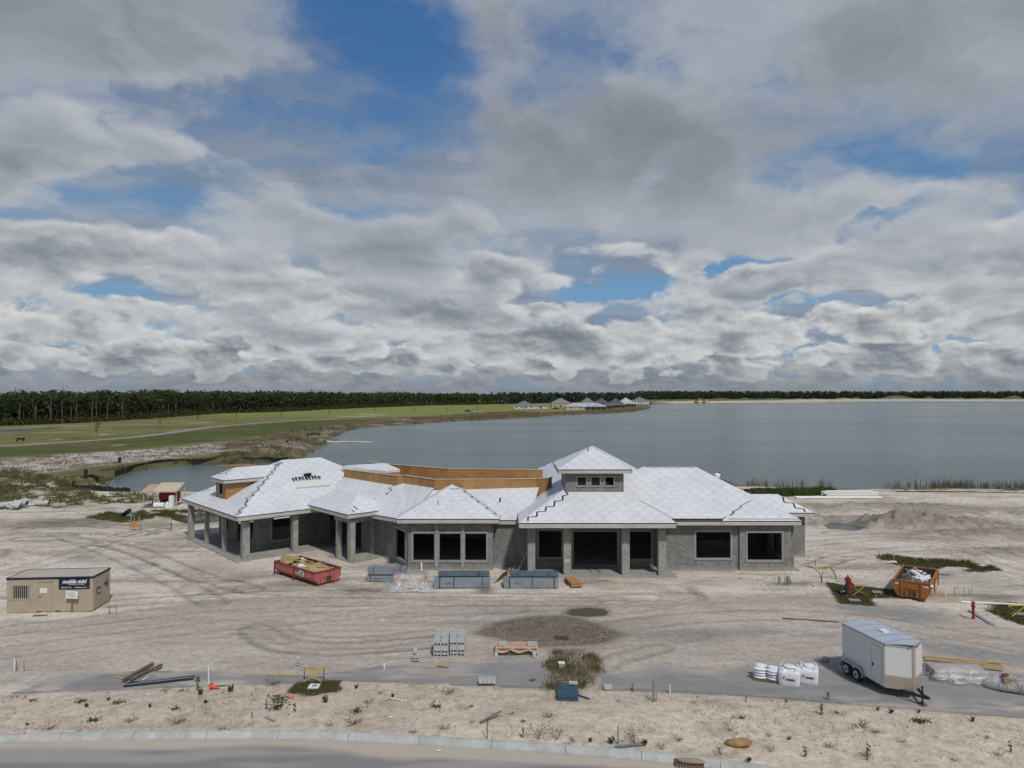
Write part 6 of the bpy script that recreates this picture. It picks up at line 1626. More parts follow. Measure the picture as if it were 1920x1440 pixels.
loose('barrier_tape', 'heap of yellow tape on the sand right of the right wing', 'tape', None, MB().blob((0, 0, .04), (.34, .16, .07), 6, .7), 'yellow_paint', gp(1545, 1064)); loose('barrier_tape', 'scatter of yellow tape at the foot of the conduit stubs', 'tape', None, MB().blob((0, 0, .03), (.36, .2, .05), 9, .8), 'tan_sheet', gp(1462, 1111))
loose('board', 'dark board lying beside the orange dumpster', 'board', None, MB().box((0, 0, .05), (1.0, .1, .05), R(-15)), 'ply_grey', gp(1768, 1078))
loose('litter', 'white film caught in the long grass strip', 'litter', None, MB().blob((0, 0, .1), (.4, .2, .12), 14, .6), 'bag_white', gp(1842, 1063)); loose('litter', 'white film at the left end of the grass strip', 'litter', None, MB().blob((0, 0, .1), (.4, .2, .1), 15, .6), 'bag_white', gp(1672, 1056))
post('tall pale stake in the grass strip behind the orange dumpster', (1676, 1052), .9, .03, 'pale_wood', name='stake', cat='stake')
# ------------------------------------------------------------------ drain in the gravel hollow
c = gp(1053.5, 1191, -.30); t = thing('drain_grate', 'rusty iron drain grate in the middle of the gravel hollow', 'drain', c)
MB().bx(-.42, .42, -.42, .42, -.1, .12).build('frame', 'rust_steel', t)
for i in range(9): MB().bx(-.36 + i * .085, -.36 + i * .085 + .045, -.36, .36, .13, .17).build('bar', 'rust_steel', t)
rr = np.random.RandomState(8); mb = MB(); xs = [p[0] for p in DEPRESS]; ys = [p[1] for p in DEPRESS]
pts = np.stack([rr.uniform(min(xs), max(xs), 9000), rr.uniform(min(ys), max(ys), 9000)], -1)
sd = poly_sd(pts[:, 0], pts[:, 1], DEPRESS); keep = (sd > .12) & (rr.rand(9000) < np.clip(.25 + 1.0 * np.exp(-((sd - .8) / .6) ** 2), 0, 1)) & (sd < 2.3)
pts = pts[keep]; zz = ground_z(pts[:, 0], pts[:, 1])
for (x, y), z in zip(pts, zz):
    s = rr.uniform(.025, .075); a = rr.uniform(0, 6.28); k = rr.uniform(.6, 1.4, 6) * s
    mb.add([(x + k[0] * math.cos(a), y + k[0] * math.sin(a), z + .3 * s), (x - k[1] * math.sin(a), y + k[1] * math.cos(a), z + .2 * s), (x - k[2] * math.cos(a), y - k[2] * math.sin(a), z + .3 * s), (x + k[3] * math.sin(a), y - k[3] * math.cos(a), z + .2 * s), (x, y, z + k[4] * .9), (x, y, z - s)],
           [(0, 1, 4), (1, 2, 4), (2, 3, 4), (3, 0, 4), (1, 0, 5), (2, 1, 5), (3, 2, 5), (0, 3, 5)])
o = mb.build('gravel', 'gravel', None, uv=False); stuff(o, 'loose grey stones in the drain hollow'); o['category'] = 'gravel'

# ------------------------------------------------------------------ on the roofs
def roof_rolls():
    n = plane_n(*pavR); pr = lambda a, b: on_plane(a, b, pavR[0], n)
    a, b, c_, d = pr(556, 916), pr(618, 911), pr(607, 899), pr(560, 904)
    t = thing('roof_platform', 'white board platform on the left pavilion roof', 'platform', a, math.atan2(b.y - a.y, b.x - a.x))
    L = Vector((b.x - a.x, b.y - a.y, 0)).length
    MB().add([(0, 0, .03), (L, 0, .03), (L - .3, 1.3, .72), (.1, 1.3, .72), (0, 0, -.05), (L, 0, -.05), (L - .3, 1.3, .62), (.1, 1.3, .62)], [(0, 1, 2, 3), (7, 6, 5, 4), (0, 4, 5, 1), (1, 5, 6, 2), (2, 6, 7, 3), (3, 7, 4, 0)]).build('deck', 'trailer_white', t)
    MB().bar((0, -.03, .03), (L, -.03, .03), .05, .12).build('edge', 'pale_wood', t)
    ang = math.atan2(b.y - a.y, b.x - a.x)
    for i in range(9):
        q = Vector(a) + Matrix.Rotation(ang, 3, 'Z') @ Vector((.2 + i * (L - .75) / 8, 1.15, .84 if i % 4 else .78))
        t2 = thing('felt_roll', 'black felt roll lying in the row on the roof platform', 'roll', q, ang + rnd.uniform(-.08, .08), 'felt rolls on the roof platform')
        MB().tube([(0, -.26, 0), (0, .26, 0)], .095, 12).build('roll', 'tape_black', t2); MB().tube([(0, -.275, 0), (0, -.25, 0)], .075, 10).build('core', 'bag_white' if i % 2 else 'galvanised', t2)
    q = Vector(a) + Matrix.Rotation(ang, 3, 'Z') @ Vector((1.5, 1.35, 1.06)); o = MB().tube([(-.1, 0, 0), (.7, .05, 0)], .14, 12).build('felt_roll', 'tape_black'); o.location = q; o.rotation_euler = (0, 0, ang + .3); tag(o, 'black felt roll lying on top of the row of rolls', 'roll')
roof_rolls()
p = Vector(mr1); d = (Vector(mc[2]) - p)
def onhip(s, l=0.0): return p + d * s + Vector((0, 0, l))
o = MB().blob((0, 0, .25), (.28, .3, .30), 5, .35).build('bucket_bundle', 'bag_white'); o.location = onhip(.40, .05); tag(o, 'white bundle standing on the right hip of the main roof', 'bundle')
o = MB().tube([(0, 0, 0), (.03, 0, .75)], .11, 8).build('felt_roll', 'tape_black'); o.location = onhip(.42, .02); tag(o, 'black felt roll standing beside the white bundle on the roof hip', 'roll')
for i, s in enumerate((.50, .55, .60, .66)):
    o = MB().tube([(-.3, -.1, .12), (.35, .1, .12)], .10, 8).build('felt_roll', 'tape_black'); o.location = onhip(s, .06); o.rotation_euler = (0, .4, i * 1.1); tag(o, 'black felt roll lying down the right hip of the main roof', 'roll', 'felt rolls on the right roof hip')

# ------------------------------------------------------------------ behind the clubhouse on the left: plant shelter, pipes, rubble
def shelter():
    p, q = at(277, 951), at(331, 951); Wd = (q - p).length
    t = thing('plant_shelter', 'tan roofed open shelter standing by the pond', 'shelter', (p.x, p.y, 0), 0)
    H = 2.35
    for x in (-.5, .9, Wd - .05):
        for y in (0, 2.2): MB().bx(x - .05, x + .05, y - .05, y + .05, -.2, H).build('post', 'pale_wood', t)
    MB().add([(-.75, -.35, H - .35), (.95, -.35, H - .35), (.95, 1.6, H + .35), (-.6, 1.6, H + .35), (-.75, -.35, H - .45), (.95, -.35, H - .45), (.95, 1.6, H + .25), (-.6, 1.6, H + .25)], [(0, 1, 2, 3), (7, 6, 5, 4), (0, 4, 5, 1), (1, 5, 6, 2), (2, 6, 7, 3), (3, 7, 4, 0)]).build('roof', 'paper_tan', t)
    rf = MB().add([(.8, -.45, H - .28), (Wd + .15, -.45, H - .28), (Wd + .15, 1.9, H + .55), (.8, 1.9, H + .55), (.8, -.45, H - .40), (Wd + .15, -.45, H - .40), (Wd + .15, 1.9, H + .43), (.8, 1.9, H + .43)], [(0, 1, 2, 3), (7, 6, 5, 4), (0, 4, 5, 1), (1, 5, 6, 2), (2, 6, 7, 3), (3, 7, 4, 0)]).build('roof', 'tan_sheet', t)
    for i in range(5):
        k = i / 4.5; MB().bar((.85, -.4 + 2.3 * k, H - .25 + .83 * k + .02), (Wd + .1, -.4 + 2.3 * k, H - .25 + .83 * k + .02), .07, .05).build('batten', 'pale_wood', rf)
    MB().bx(-.6, 1.1, -.3, 2.2, -.05, .07).build('floor', 'old_timber', t)
    t2 = thing('mixer_trailer', 'red mixer trailer with two pale wheels under the tan shelter', 'machine', (p.x + 1.1, p.y + .6, 0))
    MB().bx(0, Wd - 1.5, 0, 1.4, .85, 1.75).build('hopper', 'machine_red', t2); MB().bx(.1, Wd - 1.6, .1, 1.3, .5, .85).build('chassis', 'black_steel', t2)
    for x in (.55, 1.45): w = MB().tube([(x, -.2, .42), (x, -.02, .42)], .34, 16).build('wheel', 'rubber', t2); MB().tube([(x, -.22, .42), (x, -.2, .42)], .2, 12).build('rim', 'rim_grey', w)
    o = MB().tube([(-.65, 0, .32), (.65, 0, .32)], .32, 14).build('white_tank', 'pvc_white'); o.location = (p.x + 1.65, p.y - .35, 0); tag(o, 'white drum lying on its side in front of the mixer trailer', 'drum')
    o = MB().bx(-.25, .25, -.25, .25, 0, 1.45).bx(-.22, .22, -.22, .22, 1.45, 1.52).build('white_cabinet', 'pvc_white'); o.location = (p.x + 3.15, p.y - .25, 0); tag(o, 'tall white cabinet before the right end of the shelter', 'cabinet')
    o = MB().tube([(0, 0, 0), (0, 0, .5), (0, 0, .75)], [.28, .22, .06], 10).build('white_canister', 'pvc_white'); o.location = (p.x + 2.6, p.y - .3, 0); tag(o, 'white cone shaped canister between drum and cabinet', 'canister')
shelter()
p, q = at(222, 968), at(243, 957, 1.0); loose('drain_pipe', 'black corrugated drain pipe sticking up out of the small pool', 'pipe', None, MB().tube([(0, 0, -.2), (q.x - p.x, q.y - p.y, 1.0)], .24, 12), 'silt_black', (p.x, p.y, 0))
for i in range(14):
    r_ = random.Random(i * 7 + 1); a, b = r_.uniform(4, 84), r_.uniform(947, 956)
    p = gp(a, b); pipe = i % 3 == 0
    z = r_.uniform(.15, .75) * (1 - abs(a - 45) / 60)
    if pipe: mb = MB().tube([(-.9, 0, .28), (.9, .2, .3)], .30, 12, False)
    else: mb = MB().box((0, 0, .2), (r_.uniform(.7, 1.5), r_.uniform(.5, .9), .22), 0, r_.uniform(-.4, .4), r_.uniform(-.3, .3))
    o = mb.build('broken_pipe' if pipe else 'concrete_slab', 'block_grey'); o.location = (p.x, p.y, z); o.rotation_euler = (0, 0, r_.uniform(0, 3))
    tag(o, 'broken grey concrete pipe in the rubble heap beside the sandy track' if pipe else 'broken grey concrete slab in the rubble heap beside the sandy track', 'pipe' if pipe else 'slab', 'broken pipes in the rubble heap' if pipe else 'broken slabs in the rubble heap')
for a, l in (((105, 952.5), 'pale boulder nearer the rubble heap at the track edge'), ((117, 951.5), 'pale boulder further from the rubble heap at the track edge'), ((78, 946), 'pale boulder lying on the rubble heap')):
    o = MB().blob((0, 0, .3), (.5, .35, .34), int(a[0]), .25, 2).build('boulder', 'stone_tan', None, smooth=True); o.location = gp(*a, .5 if a[0] < 90 else 0); tag(o, l, 'boulder')
t = thing('mesh_barrier', 'scrap of orange mesh hung between wooden stakes on the sand', 'barrier', gp(247, 994))
for x, h in ((-.1, 1.5), (.28, 1.3), (.78, 1.5)): MB().bx(x - .03, x + .03, -.03, .03, -.1, h).build('stake', 'timber', t)
MB().add([(.0, -.04, .2), (.62, -.04, .3), (.60, -.04, .95), (.02, -.04, .9)], [(0, 1, 2, 3)]).build('mesh', 'orange_mesh', t)
post('green pipe stub standing on the sand left of the pavilion', (321, 996), .95, .05, 'stub_green', name='pipe_stub', cat='pipe'); post('thin rod standing beside the orange mesh', (264.5, 994), .9, .018, 'rust_steel', name='rod', cat='rod')
loose('concrete_pad', 'pale concrete pad on the sand before the orange mesh', 'pad', None, MB().box((0, 0, .03), (1.2, .8, .1), R(5)), 'smooth_concrete', gp(286, 1001))
# string line on stakes left of the pavilion
for i, (a, b) in enumerate(((327, 990), (337, 992), (394, 992), (396, 1000))): post('short pale stake of the string line left of the pavilion', (a, b), .6, .025, 'pale_wood', name='stake', cat='stake', group='string line stakes left of the pavilion')
# white pipes stacked behind the right wing
for i in range(16):
    r_ = random.Random(i + 50); x0_, x1_ = (1493, 1652) if i < 3 else (1548 + r_.uniform(0, 12), 1640 + r_.uniform(0, 14)); y_ = 934 - i * .45
    p, q = at(x0_, 935 if i < 3 else 932), at(x1_, 934.5 if i < 3 else 932); row = 0 if i < 3 else (i - 3) % 6; lv = 0 if i < 3 else (i - 3) // 6
    o = MB().tube([(0, 0, .14), (q.x - p.x, 0, .14)], .13, 8).build('plastic_pipe', 'pvc_white'); o.location = (p.x, p.y + (i * .3 if i < 3 else 1.0 + row * .3), lv * .26)
    tag(o, 'long white plastic pipe lying alone in front of the pipe stack' if i < 3 else 'white plastic pipe in the stack by the lake shore', 'pipe', 'pipes before the stack' if i < 3 else 'white pipes stacked by the lake shore')
# silt fences
def fence(label, pts, h, z=-.3, name='silt_fence'):
    P = smooth_line(px_poly(pts, -.2), 5); c0 = P[0]
    t = thing(name, label, 'fence', (c0[0], c0[1], 0)); mb = MB(); r_ = random.Random(3)
    for i, (x, y) in enumerate(P):
        s = r_.uniform(-.12, .12); mb.v += [(x - c0[0], y - c0[1], z - .4), (x - c0[0] + s * .4, y - c0[1] + s, z + h * r_.uniform(.8, 1.05))]
        if i % 4 == 0: MB().bx(x - c0[0] - .03, x - c0[0] + .03, y - c0[1] - .03, y - c0[1] + .03, z - .4, z + h + .12).build('stake', 'old_timber', t)
    for i in range(len(P) - 1): mb.f.append((2 * i, 2 * i + 2, 2 * i + 3, 2 * i + 1))
    mb.build('fabric', 'silt_black', t)
fence('black silt fence curving round the head of the pond', [(186, 902), (170, 898), (150, 906), (135, 914), (146, 918.5), (180, 921), (215, 923.5), (245, 925)], .95)
fence('black silt fence along the far bank of the pond', [(215, 889), (240, 880), (260, 874), (300, 867), (346, 864.5), (365, 866.5), (417, 862), (455, 862), (495, 861.5), (540, 862.5)], .9, -.5)
fence('black silt fence along the shore behind the right wing', [(1395, 927), (1420, 924), (1450, 924.5), (1480, 925)], .8, -.2); fence('low black silt fence along the reedy shore', [(1680, 925), (1760, 925), (1850, 926.5), (2000, 929)], .3, -.15)
for a, l in (((161, 890.5), 'upright black drum in the scrub by the pond head'), ((224, 865.5), 'upright black drum on the white sand'), ((538, 832), 'black drum on the spoil bank nearest the pond'), ((560, 826), 'black drum on the spoil bank next to a dark slab'), ((578, 818), 'black drum higher up the spoil bank'), ((602, 807), 'black drum near the crest of the spoil bank'), ((624, 803), 'black drum on the far end of the spoil bank')):
    p = at(*a); o = MB().cyl((0, 0), .30, -.3, .95, 10).build('drum', 'silt_black'); o.location = (p.x, p.y, 0); tag(o, l, 'drum')
o = MB().blob((0, 0, .2), (2.2, .8, .5), 3, .3).build('dark_slab', 'silt_black'); p = at(588, 815); o.location = (p.x, p.y, 0); tag(o, 'dark heap of liner on the spoil bank', 'liner')
o = MB().blob((0, 0, .1), (4.2, .22, .25), 9, .5, 3).build('turbidity_boom', 'stone_yellow'); p = at(450, 867); o.location = (p.x, p.y, -.8); tag(o, 'yellow floating boom along the far bank of the pond', 'boom')
o = MB().blob((0, 0, 0), (7.5, 2.4, .35), 21, .4, 3).build('sand_spit', 'tan_sheet'); p = at(632, 828.5, -.8); o.location = (p.x, p.y, -.85); struct(o)
# ------------------------------------------------------------------ foliage
def leaf_mat(name, cols, rough=.75, trans=.25):
    m, nt, p, out = _new(name)
    at_ = nt.nodes.new('ShaderNodeAttribute'); at_.attribute_name = 'rnd'
    oi = nt.nodes.new('ShaderNodeObjectInfo')
    f = (S(nt, at_.outputs['Fac']) * .75 + S(nt, oi.outputs['Random']) * .25)
    c = mixc(nt, f.ss(0.0, .5, kind='LINEAR'), cols[0], cols[1]); c = mixc(nt, f.ss(.5, 1.0, kind='LINEAR'), c, cols[2])
    nt.links.new(c.s, p.inputs['Base Color']); p.inputs['Roughness'].default_value = rough; p.inputs['Specular IOR Level'].default_value = .2
    tl = nt.nodes.new('ShaderNodeBsdfTranslucent'); nt.links.new(c.s, tl.inputs[0]); mx = nt.nodes.new('ShaderNodeMixShader'); mx.inputs[0].default_value = trans
    nt.links.new(p.outputs[0], mx.inputs[1]); nt.links.new(tl.outputs[0], mx.inputs[2]); nt.links.new(mx.outputs[0], out.inputs[0])
leaf_mat('pine_leaf', [(0.030, 0.046, 0.020), (0.052, 0.074, 0.032), (0.088, 0.104, 0.045)])
leaf_mat('far_leaf', [(0.040, 0.060, 0.038), (0.058, 0.080, 0.048), (0.078, 0.100, 0.056)])  # distant foliage: haze put into the colour, paler and bluer
leaf_mat('scrub_leaf', [(0.035, 0.042, 0.016), (0.065, 0.070, 0.024), (0.115, 0.105, 0.040)])
leaf_mat('weed_leaf', [(0.045, 0.075, 0.018), (0.075, 0.110, 0.028), (0.115, 0.140, 0.040)])
leaf_mat('grass_blade', [(0.060, 0.070, 0.022), (0.115, 0.118, 0.042), (0.205, 0.180, 0.085)])
leaf_mat('dry_grass', [(0.145, 0.105, 0.060), (0.235, 0.180, 0.105), (0.330, 0.275, 0.180)])
leaf_mat('reed_blade', [(0.085, 0.085, 0.040), (0.150, 0.135, 0.070), (0.215, 0.190, 0.110)])
pmat('pine_bark', (0.070, 0.058, 0.048), .95, .3, 2, 12)
pmat('dead_bark', (0.15, 0.14, 0.125), .9, .2, 2, 12)
pmat('twig_brown', (0.13, 0.085, 0.055), .9, .3, 4, 20)

def np_mesh(name, V, F, mat, rnd_v=None, smooth=False):
    """V (n,3), F (m,k) -> mesh, with a per-vertex random tone"""
    me = bpy.data.meshes.new(name); V = np.asarray(V, np.float32); F = np.asarray(F, np.int32); k = F.shape[1]
    me.vertices.add(len(V)); me.vertices.foreach_set('co', V.ravel())
    me.loops.add(F.size); me.loops.foreach_set('vertex_index', F.ravel())
    me.polygons.add(len(F)); me.polygons.foreach_set('loop_start', np.arange(0, F.size, k, dtype=np.int32))
    me.update(calc_edges=True)
    if rnd_v is not None:
        a = me.attributes.new('rnd', 'FLOAT', 'POINT'); a.data.foreach_set('value', np.asarray(rnd_v, np.float32))
    me.materials.append(MATS[mat]); return me
def leaf_quads(C, size, rs, flat=0.0):
    """randomly turned leaf-spray quads at the points C"""
    n = len(C); a = rs.normal(size=(n, 3)); a[:, 2] *= (1 - flat); a /= np.linalg.norm(a, axis=1)[:, None] + 1e-9
    b = rs.normal(size=(n, 3)); b[:, 2] *= (1 - flat); b -= a * (a * b).sum(1)[:, None]; b /= np.linalg.norm(b, axis=1)[:, None] + 1e-9
    s = (size * rs.uniform(.55, 1.3, n))[:, None] if np.ndim(size) == 0 else (size * rs.uniform(.6, 1.3, n))[:, None]
    V = np.stack([C - a * s * .5, C + b * s * .28, C + a * s * .5, C - b * s * .28], 1).reshape(-1, 3)
    F = np.arange(4 * n).reshape(-1, 4)
    return V, F, np.repeat(rs.rand(n), 4)
def crown_points(rs, H, kind, n):
    """clumped points of a crown of total height H"""
    if kind == 0:      # pine: flat-topped, clumps at branch ends
        k = 18; z = H * (.44 + .56 * rs.rand(k) ** .75); rad = H * .13 * np.sqrt(np.clip(1.25 - (z / H - .42) / .58 * .75, .2, 1.2)); a = rs.uniform(0, 6.28, k); r = rad * np.sqrt(rs.rand(k))
    elif kind == 1:    # narrow cypress-like
        k = 18; z = H * (.35 + .65 * rs.rand(k)); rad = H * .095 * np.clip(1.25 - (z / H), .25, .8) * 1.6; a = rs.uniform(0, 6.28, k); r = rad * np.sqrt(rs.rand(k))
    else:              # rounded broadleaf
        k = 20; z = H * (.30 + .66 * rs.rand(k)); rad = H * .24 * np.sqrt(np.clip(1 - ((z / H - .62) / .40) ** 2, .05, 1)); a = rs.uniform(0, 6.28, k); r = rad * np.sqrt(rs.rand(k))
    cc = np.stack([r * np.cos(a), r * np.sin(a), z], -1)
    cs = H * rs.uniform(.035, .075, k)
    i = rs.randint(0, k, n); P = cc[i] + rs.normal(size=(n, 3)) * cs[i][:, None] * np.array([1, 1, .6])
    return P
def make_tree(name, label, seed, H, kind, n=220, leaf=.62, mat='pine_leaf', bark='pine_bark', group=None):
    rs = np.random.RandomState(seed); t = thing(name, label, 'tree', (0, 0, -50), 0, group)
    lean = rs.uniform(-.02, .02, 2) * H
    mb = MB(); mb.tube([(0, 0, -1), (lean[0] * .4, lean[1] * .4, H * .4), (lean[0], lean[1], H * .95)], [.022 * H * .6, .016 * H * .6, .004 * H], 6)
    for k in range(5):
        z = H * (.55 + .08 * k); a = rs.uniform(0, 6.28); L = H * .12
        mb.tube([(lean[0] * z / H, lean[1] * z / H, z), (math.cos(a) * L, math.sin(a) * L, z + L * .4)], [.05, .02], 4)
    mb.build('trunk', bark, t)
    V, F, r = leaf_quads(crown_points(rs, H, kind, n), leaf, rs, .35)
    me = np_mesh('crown', V, F, mat, r); o = bpy.data.objects.new('crown', me); COL.objects.link(o); o.parent = t
    return t
rs = np.random.RandomState(77)
G_F = 'pines along the forest edge'
kinds = [('slash_pine', 'tall dark pine standing along the forest edge beyond the grass field', 0, 15.0), ('slash_pine', 'tall dark pine standing along the forest edge beyond the grass field', 0, 13.8), ('slash_pine', 'tall dark pine standing along the forest edge beyond the grass field', 0, 16.0),
         ('cypress', 'narrow dark cypress standing along the forest edge beyond the grass field', 1, 14.4), ('cypress', 'narrow dark cypress standing along the forest edge beyond the grass field', 1, 13.0), ('broadleaf_tree', 'low rounded dark tree at the forest edge beyond the grass field', 2, 7.0)]
protos = [make_tree(n_, l_, 100 + i, h_, k_, 260 if k_ < 2 else 240, .95 if k_ < 2 else .8, group={'slash_pine': 'pines along the forest edge', 'cypress': 'cypresses along the forest edge', 'broadleaf_tree': 'rounded trees at the forest edge'}[n_]) for i, (n_, l_, k_, h_) in enumerate(kinds)]
EDGE = FOREST_EDGE[:9]
seg = [math.hypot(b[0] - a[0], b[1] - a[1]) for a, b in zip(EDGE[:-1], EDGE[1:])]
def edge_pt(s):
    for (a, b), L in zip(zip(EDGE[:-1], EDGE[1:]), seg):
        if s <= L: d = ((b[0] - a[0]) / L, (b[1] - a[1]) / L); return (a[0] + d[0] * s, a[1] + d[1] * s), (-d[1], d[0])
        s -= L
    return EDGE[-1], (-1, 0)
# the part of the edge in view starts near photo x = 0
s_a = seg[0] - 6; s_b = sum(seg[:6]) + 20
used_p = [False] * len(protos)
for i in range(285):
    f = (i + rs.rand()) / 285; s = s_a + (s_b - s_a) * f ** 1.35
    (x, y), n_ = edge_pt(s); dp = rs.uniform(0, 1) ** 1.2 * 14 + (0 if rs.rand() < .5 else 3)
    x, y = x + n_[0] * dp, y + n_[1] * dp
    k = int(rs.choice(len(protos), p=[.22, .2, .16, .17, .13, .12])); sc = rs.uniform(.72, 1.10)
    if not used_p[k]: o = protos[k]; used_p[k] = True; o.location = (x, y, -.2); o.scale = (sc,) * 3; o.rotation_euler = (0, 0, rs.uniform(0, 6))
    else: dup(protos[k], (x, y, -.2), rs.uniform(0, 6), None, None, sc)
# the wood behind and the distant tree lines: one mass
def mass(name, label, pos, zb, H, n, leaf, mat, seed, fill=0):
    r_ = np.random.RandomState(seed); Vs, Fs, Rs = [], [], []; off = 0
    lib = [crown_points(r_, 1.0, k, n) for k in (0, 0, 1, 1, 2, 0)]
    if fill:
        lib = [np.concatenate([q_, np.stack([r_.normal(size=fill) * .16, r_.normal(size=fill) * .16, r_.uniform(.02, .7, fill)], -1)]) for q_ in lib]
    for (x, y), z0, h in zip(pos, zb, H):
        P = lib[r_.randint(0, 6)]; a = r_.uniform(0, 6.28); ca, sa = math.cos(a), math.sin(a); w = r_.uniform(.9, 1.5)
        C = np.stack([x + (P[:, 0] * ca - P[:, 1] * sa) * h * w, y + (P[:, 0] * sa + P[:, 1] * ca) * h * w, z0 + P[:, 2] * h], -1)
        V, F, rr_ = leaf_quads(C, leaf * h / 15, r_, .3); Vs.append(V); Fs.append(F + off); Rs.append(np.clip(rr_ * .7 + r_.rand() * .3, 0, 1)); off += len(V)
        # trunk: a slim three-sided prism
        t_ = .012 * h; T_ = np.array([(x - t_, y, z0 - 1), (x + t_, y, z0 - 1), (x + t_ * .4, y, z0 + h * .9), (x - t_ * .4, y, z0 + h * .9)]); Vs.append(T_); Fs.append(np.arange(4)[None] + off); Rs.append(np.zeros(4)); off += 4
    me = np_mesh(name, np.concatenate(Vs), np.concatenate(Fs), mat, np.concatenate(Rs)); o = bpy.data.objects.new(name, me); COL.objects.link(o)
    stuff(o, label); o['category'] = 'trees'; return o
pos, Hh = [], []
tot = sum(seg); i = 0
while len(pos) < 2300:
    s = s_a - 60 + (tot - s_a + 60) * rs.rand() ** 1.0
    if s < 0: continue
    (x, y), n_ = edge_pt(s); dp = rs.uniform(6, 70); pos.append((x + n_[0] * dp, y + n_[1] * dp)); Hh.append(12.0 + 4.8 * float(fbm(np.array([pos[-1][0]]), np.array([pos[-1][1]]), 40., octv=2, seed=7)[0]) + rs.uniform(-1.5, 1.5))
mass('forest', 'dark pine wood behind the forest edge', pos, [-.5] * len(pos), Hh, 40, 2.3, 'pine_leaf', 5, 12)
# distant line beyond the houses and across the lake
far_edge = [at(a, b)[:2] for a, b in ((930, 757.6), (1100, 754.2), (1240, 751.4))]
pos, Hh, zb = [], [], []
for k in range(560):
    f = rs.rand(); a, b = (far_edge[0], far_edge[1]) if f < .45 else (far_edge[1], far_edge[2]); u = rs.rand()
    pos.append((a[0] + (b[0] - a[0]) * u + rs.uniform(-8, 8), a[1] + (b[1] - a[1]) * u + rs.uniform(0, 60))); Hh.append(rs.uniform(13, 17)); zb.append(-.5)
for k in range(2300):
    x = rs.uniform(250, 1500); y = 1560 + rs.uniform(0, 70) - (0 if x > 520 else (520 - x) * 0.55); pos.append((x, y)); Hh.append(rs.uniform(12.5, 18.6)); zb.append(1.6)
mass('forest', 'distant dark tree line across the lake', pos, zb, Hh, 30, 3.2, 'far_leaf', 6, 22)
# undergrowth along the foot of the wood
pos, Hh = [], []
for k in range(900):
    s = s_a - 20 + (tot - s_a) * rs.rand() ** 1.25; (x, y), n_ = edge_pt(max(0, s)); dp = rs.uniform(-4, 9); pos.append((x + n_[0] * dp, y + n_[1] * dp)); Hh.append(rs.uniform(2.2, 5.5) * (1.7 if rs.rand() < .25 else 1))
r_ = np.random.RandomState(9); Vs, Fs, Rs = [], [], []; off = 0
for (x, y), h in zip(pos, Hh):
    n = 44; C = np.stack([x + r_.normal(size=n) * h * .55, y + r_.normal(size=n) * h * .5, -.2 + np.abs(r_.normal(size=n)) * h * .38], -1)
    V, F, q_ = leaf_quads(C, 1.15, r_, .2); Vs.append(V); Fs.append(F + off); Rs.append(np.clip(q_ * .6 + r_.rand() * .4 - .1, 0, 1)); off += len(V)
o = bpy.data.objects.new('undergrowth', np_mesh('undergrowth', np.concatenate(Vs), np.concatenate(Fs), 'scrub_leaf', np.concatenate(Rs))); COL.objects.link(o); stuff(o, 'green undergrowth along the foot of the forest'); o['category'] = 'bushes'
# dead trunks standing before the wood
def edge_depth(px):
    best = None
    for k in range(600):
        (x, y), n_ = edge_pt(s_a - 30 + (tot - s_a) * k / 600); p_ = 960 + x / y * F_PX
        if best is None or abs(p_ - px) < best[0]: best = (abs(p_ - px), y)
    return best[1]
snags = [(37, 752, 770), (68, 751, 772), (95, 744, 777), (117, 752, 770), (134, 759, 778), (143, 743, 775), (173, 744, 776), (181, 739, 778), (202, 745, 777), (230, 743, 770), (28, 784, 797), (330, 744, 768), (316, 756, 770), (400, 748, 764)]
for i, (px, yt, yb_) in enumerate(snags):
    D_ = edge_depth(px) - 3; a = at_depth(px, yt, D_); h = a.z
    r_ = random.Random(i); fork = i in (1, 2)
    t = thing('dead_tree', 'forked pale dead trunk standing before the forest' if fork else 'straight pale dead trunk standing before the forest', 'dead tree', (a.x, a.y, -.3), 0, 'forked dead trunks before the forest' if fork else 'straight dead trunks before the forest')
    mb = MB().tube([(0, 0, 0), (r_.uniform(-.2, .2), 0, h * .5), (r_.uniform(-.3, .3), 0, h)], [.17, .13, .05], 6); mb.build('trunk', 'dead_bark', t)
    lm = MB(); lm.tube([(0, 0, h * .5), (-h * .08 * (2 if fork else 1), 0, h * (.9 if fork else .62))], [.15, .05], 5); lm.tube([(0, 0, h * .7), (h * .05, .1, h * .8)], [.08, .03], 4); lm.build('limb', 'dead_bark', t)
# young trees on stakes along the path
sap = [(181, 818), (300, 805.5), (372, 797), (444, 789.5), (527, 787), (617, 783), (703, 777.5), (776.5, 775.5), (839, 774), (896, 771)]
proto_s = make_tree('young_tree', 'slim young tree with thin crown planted along the field path', 300, 5.2, 2, 90, .5, 'scrub_leaf', 'pine_bark', 'young trees along the field path')
for i, (a, b) in enumerate(sap):
    p = at(a, b); 
    if i == 0: proto_s.location = (p.x, p.y, -.1); proto_s.scale = (.8, .8, 1.1)
    else: dup(proto_s, (p.x, p.y, -.1), i, None, None, (.5, .5, rs.uniform(.95, 1.1)))

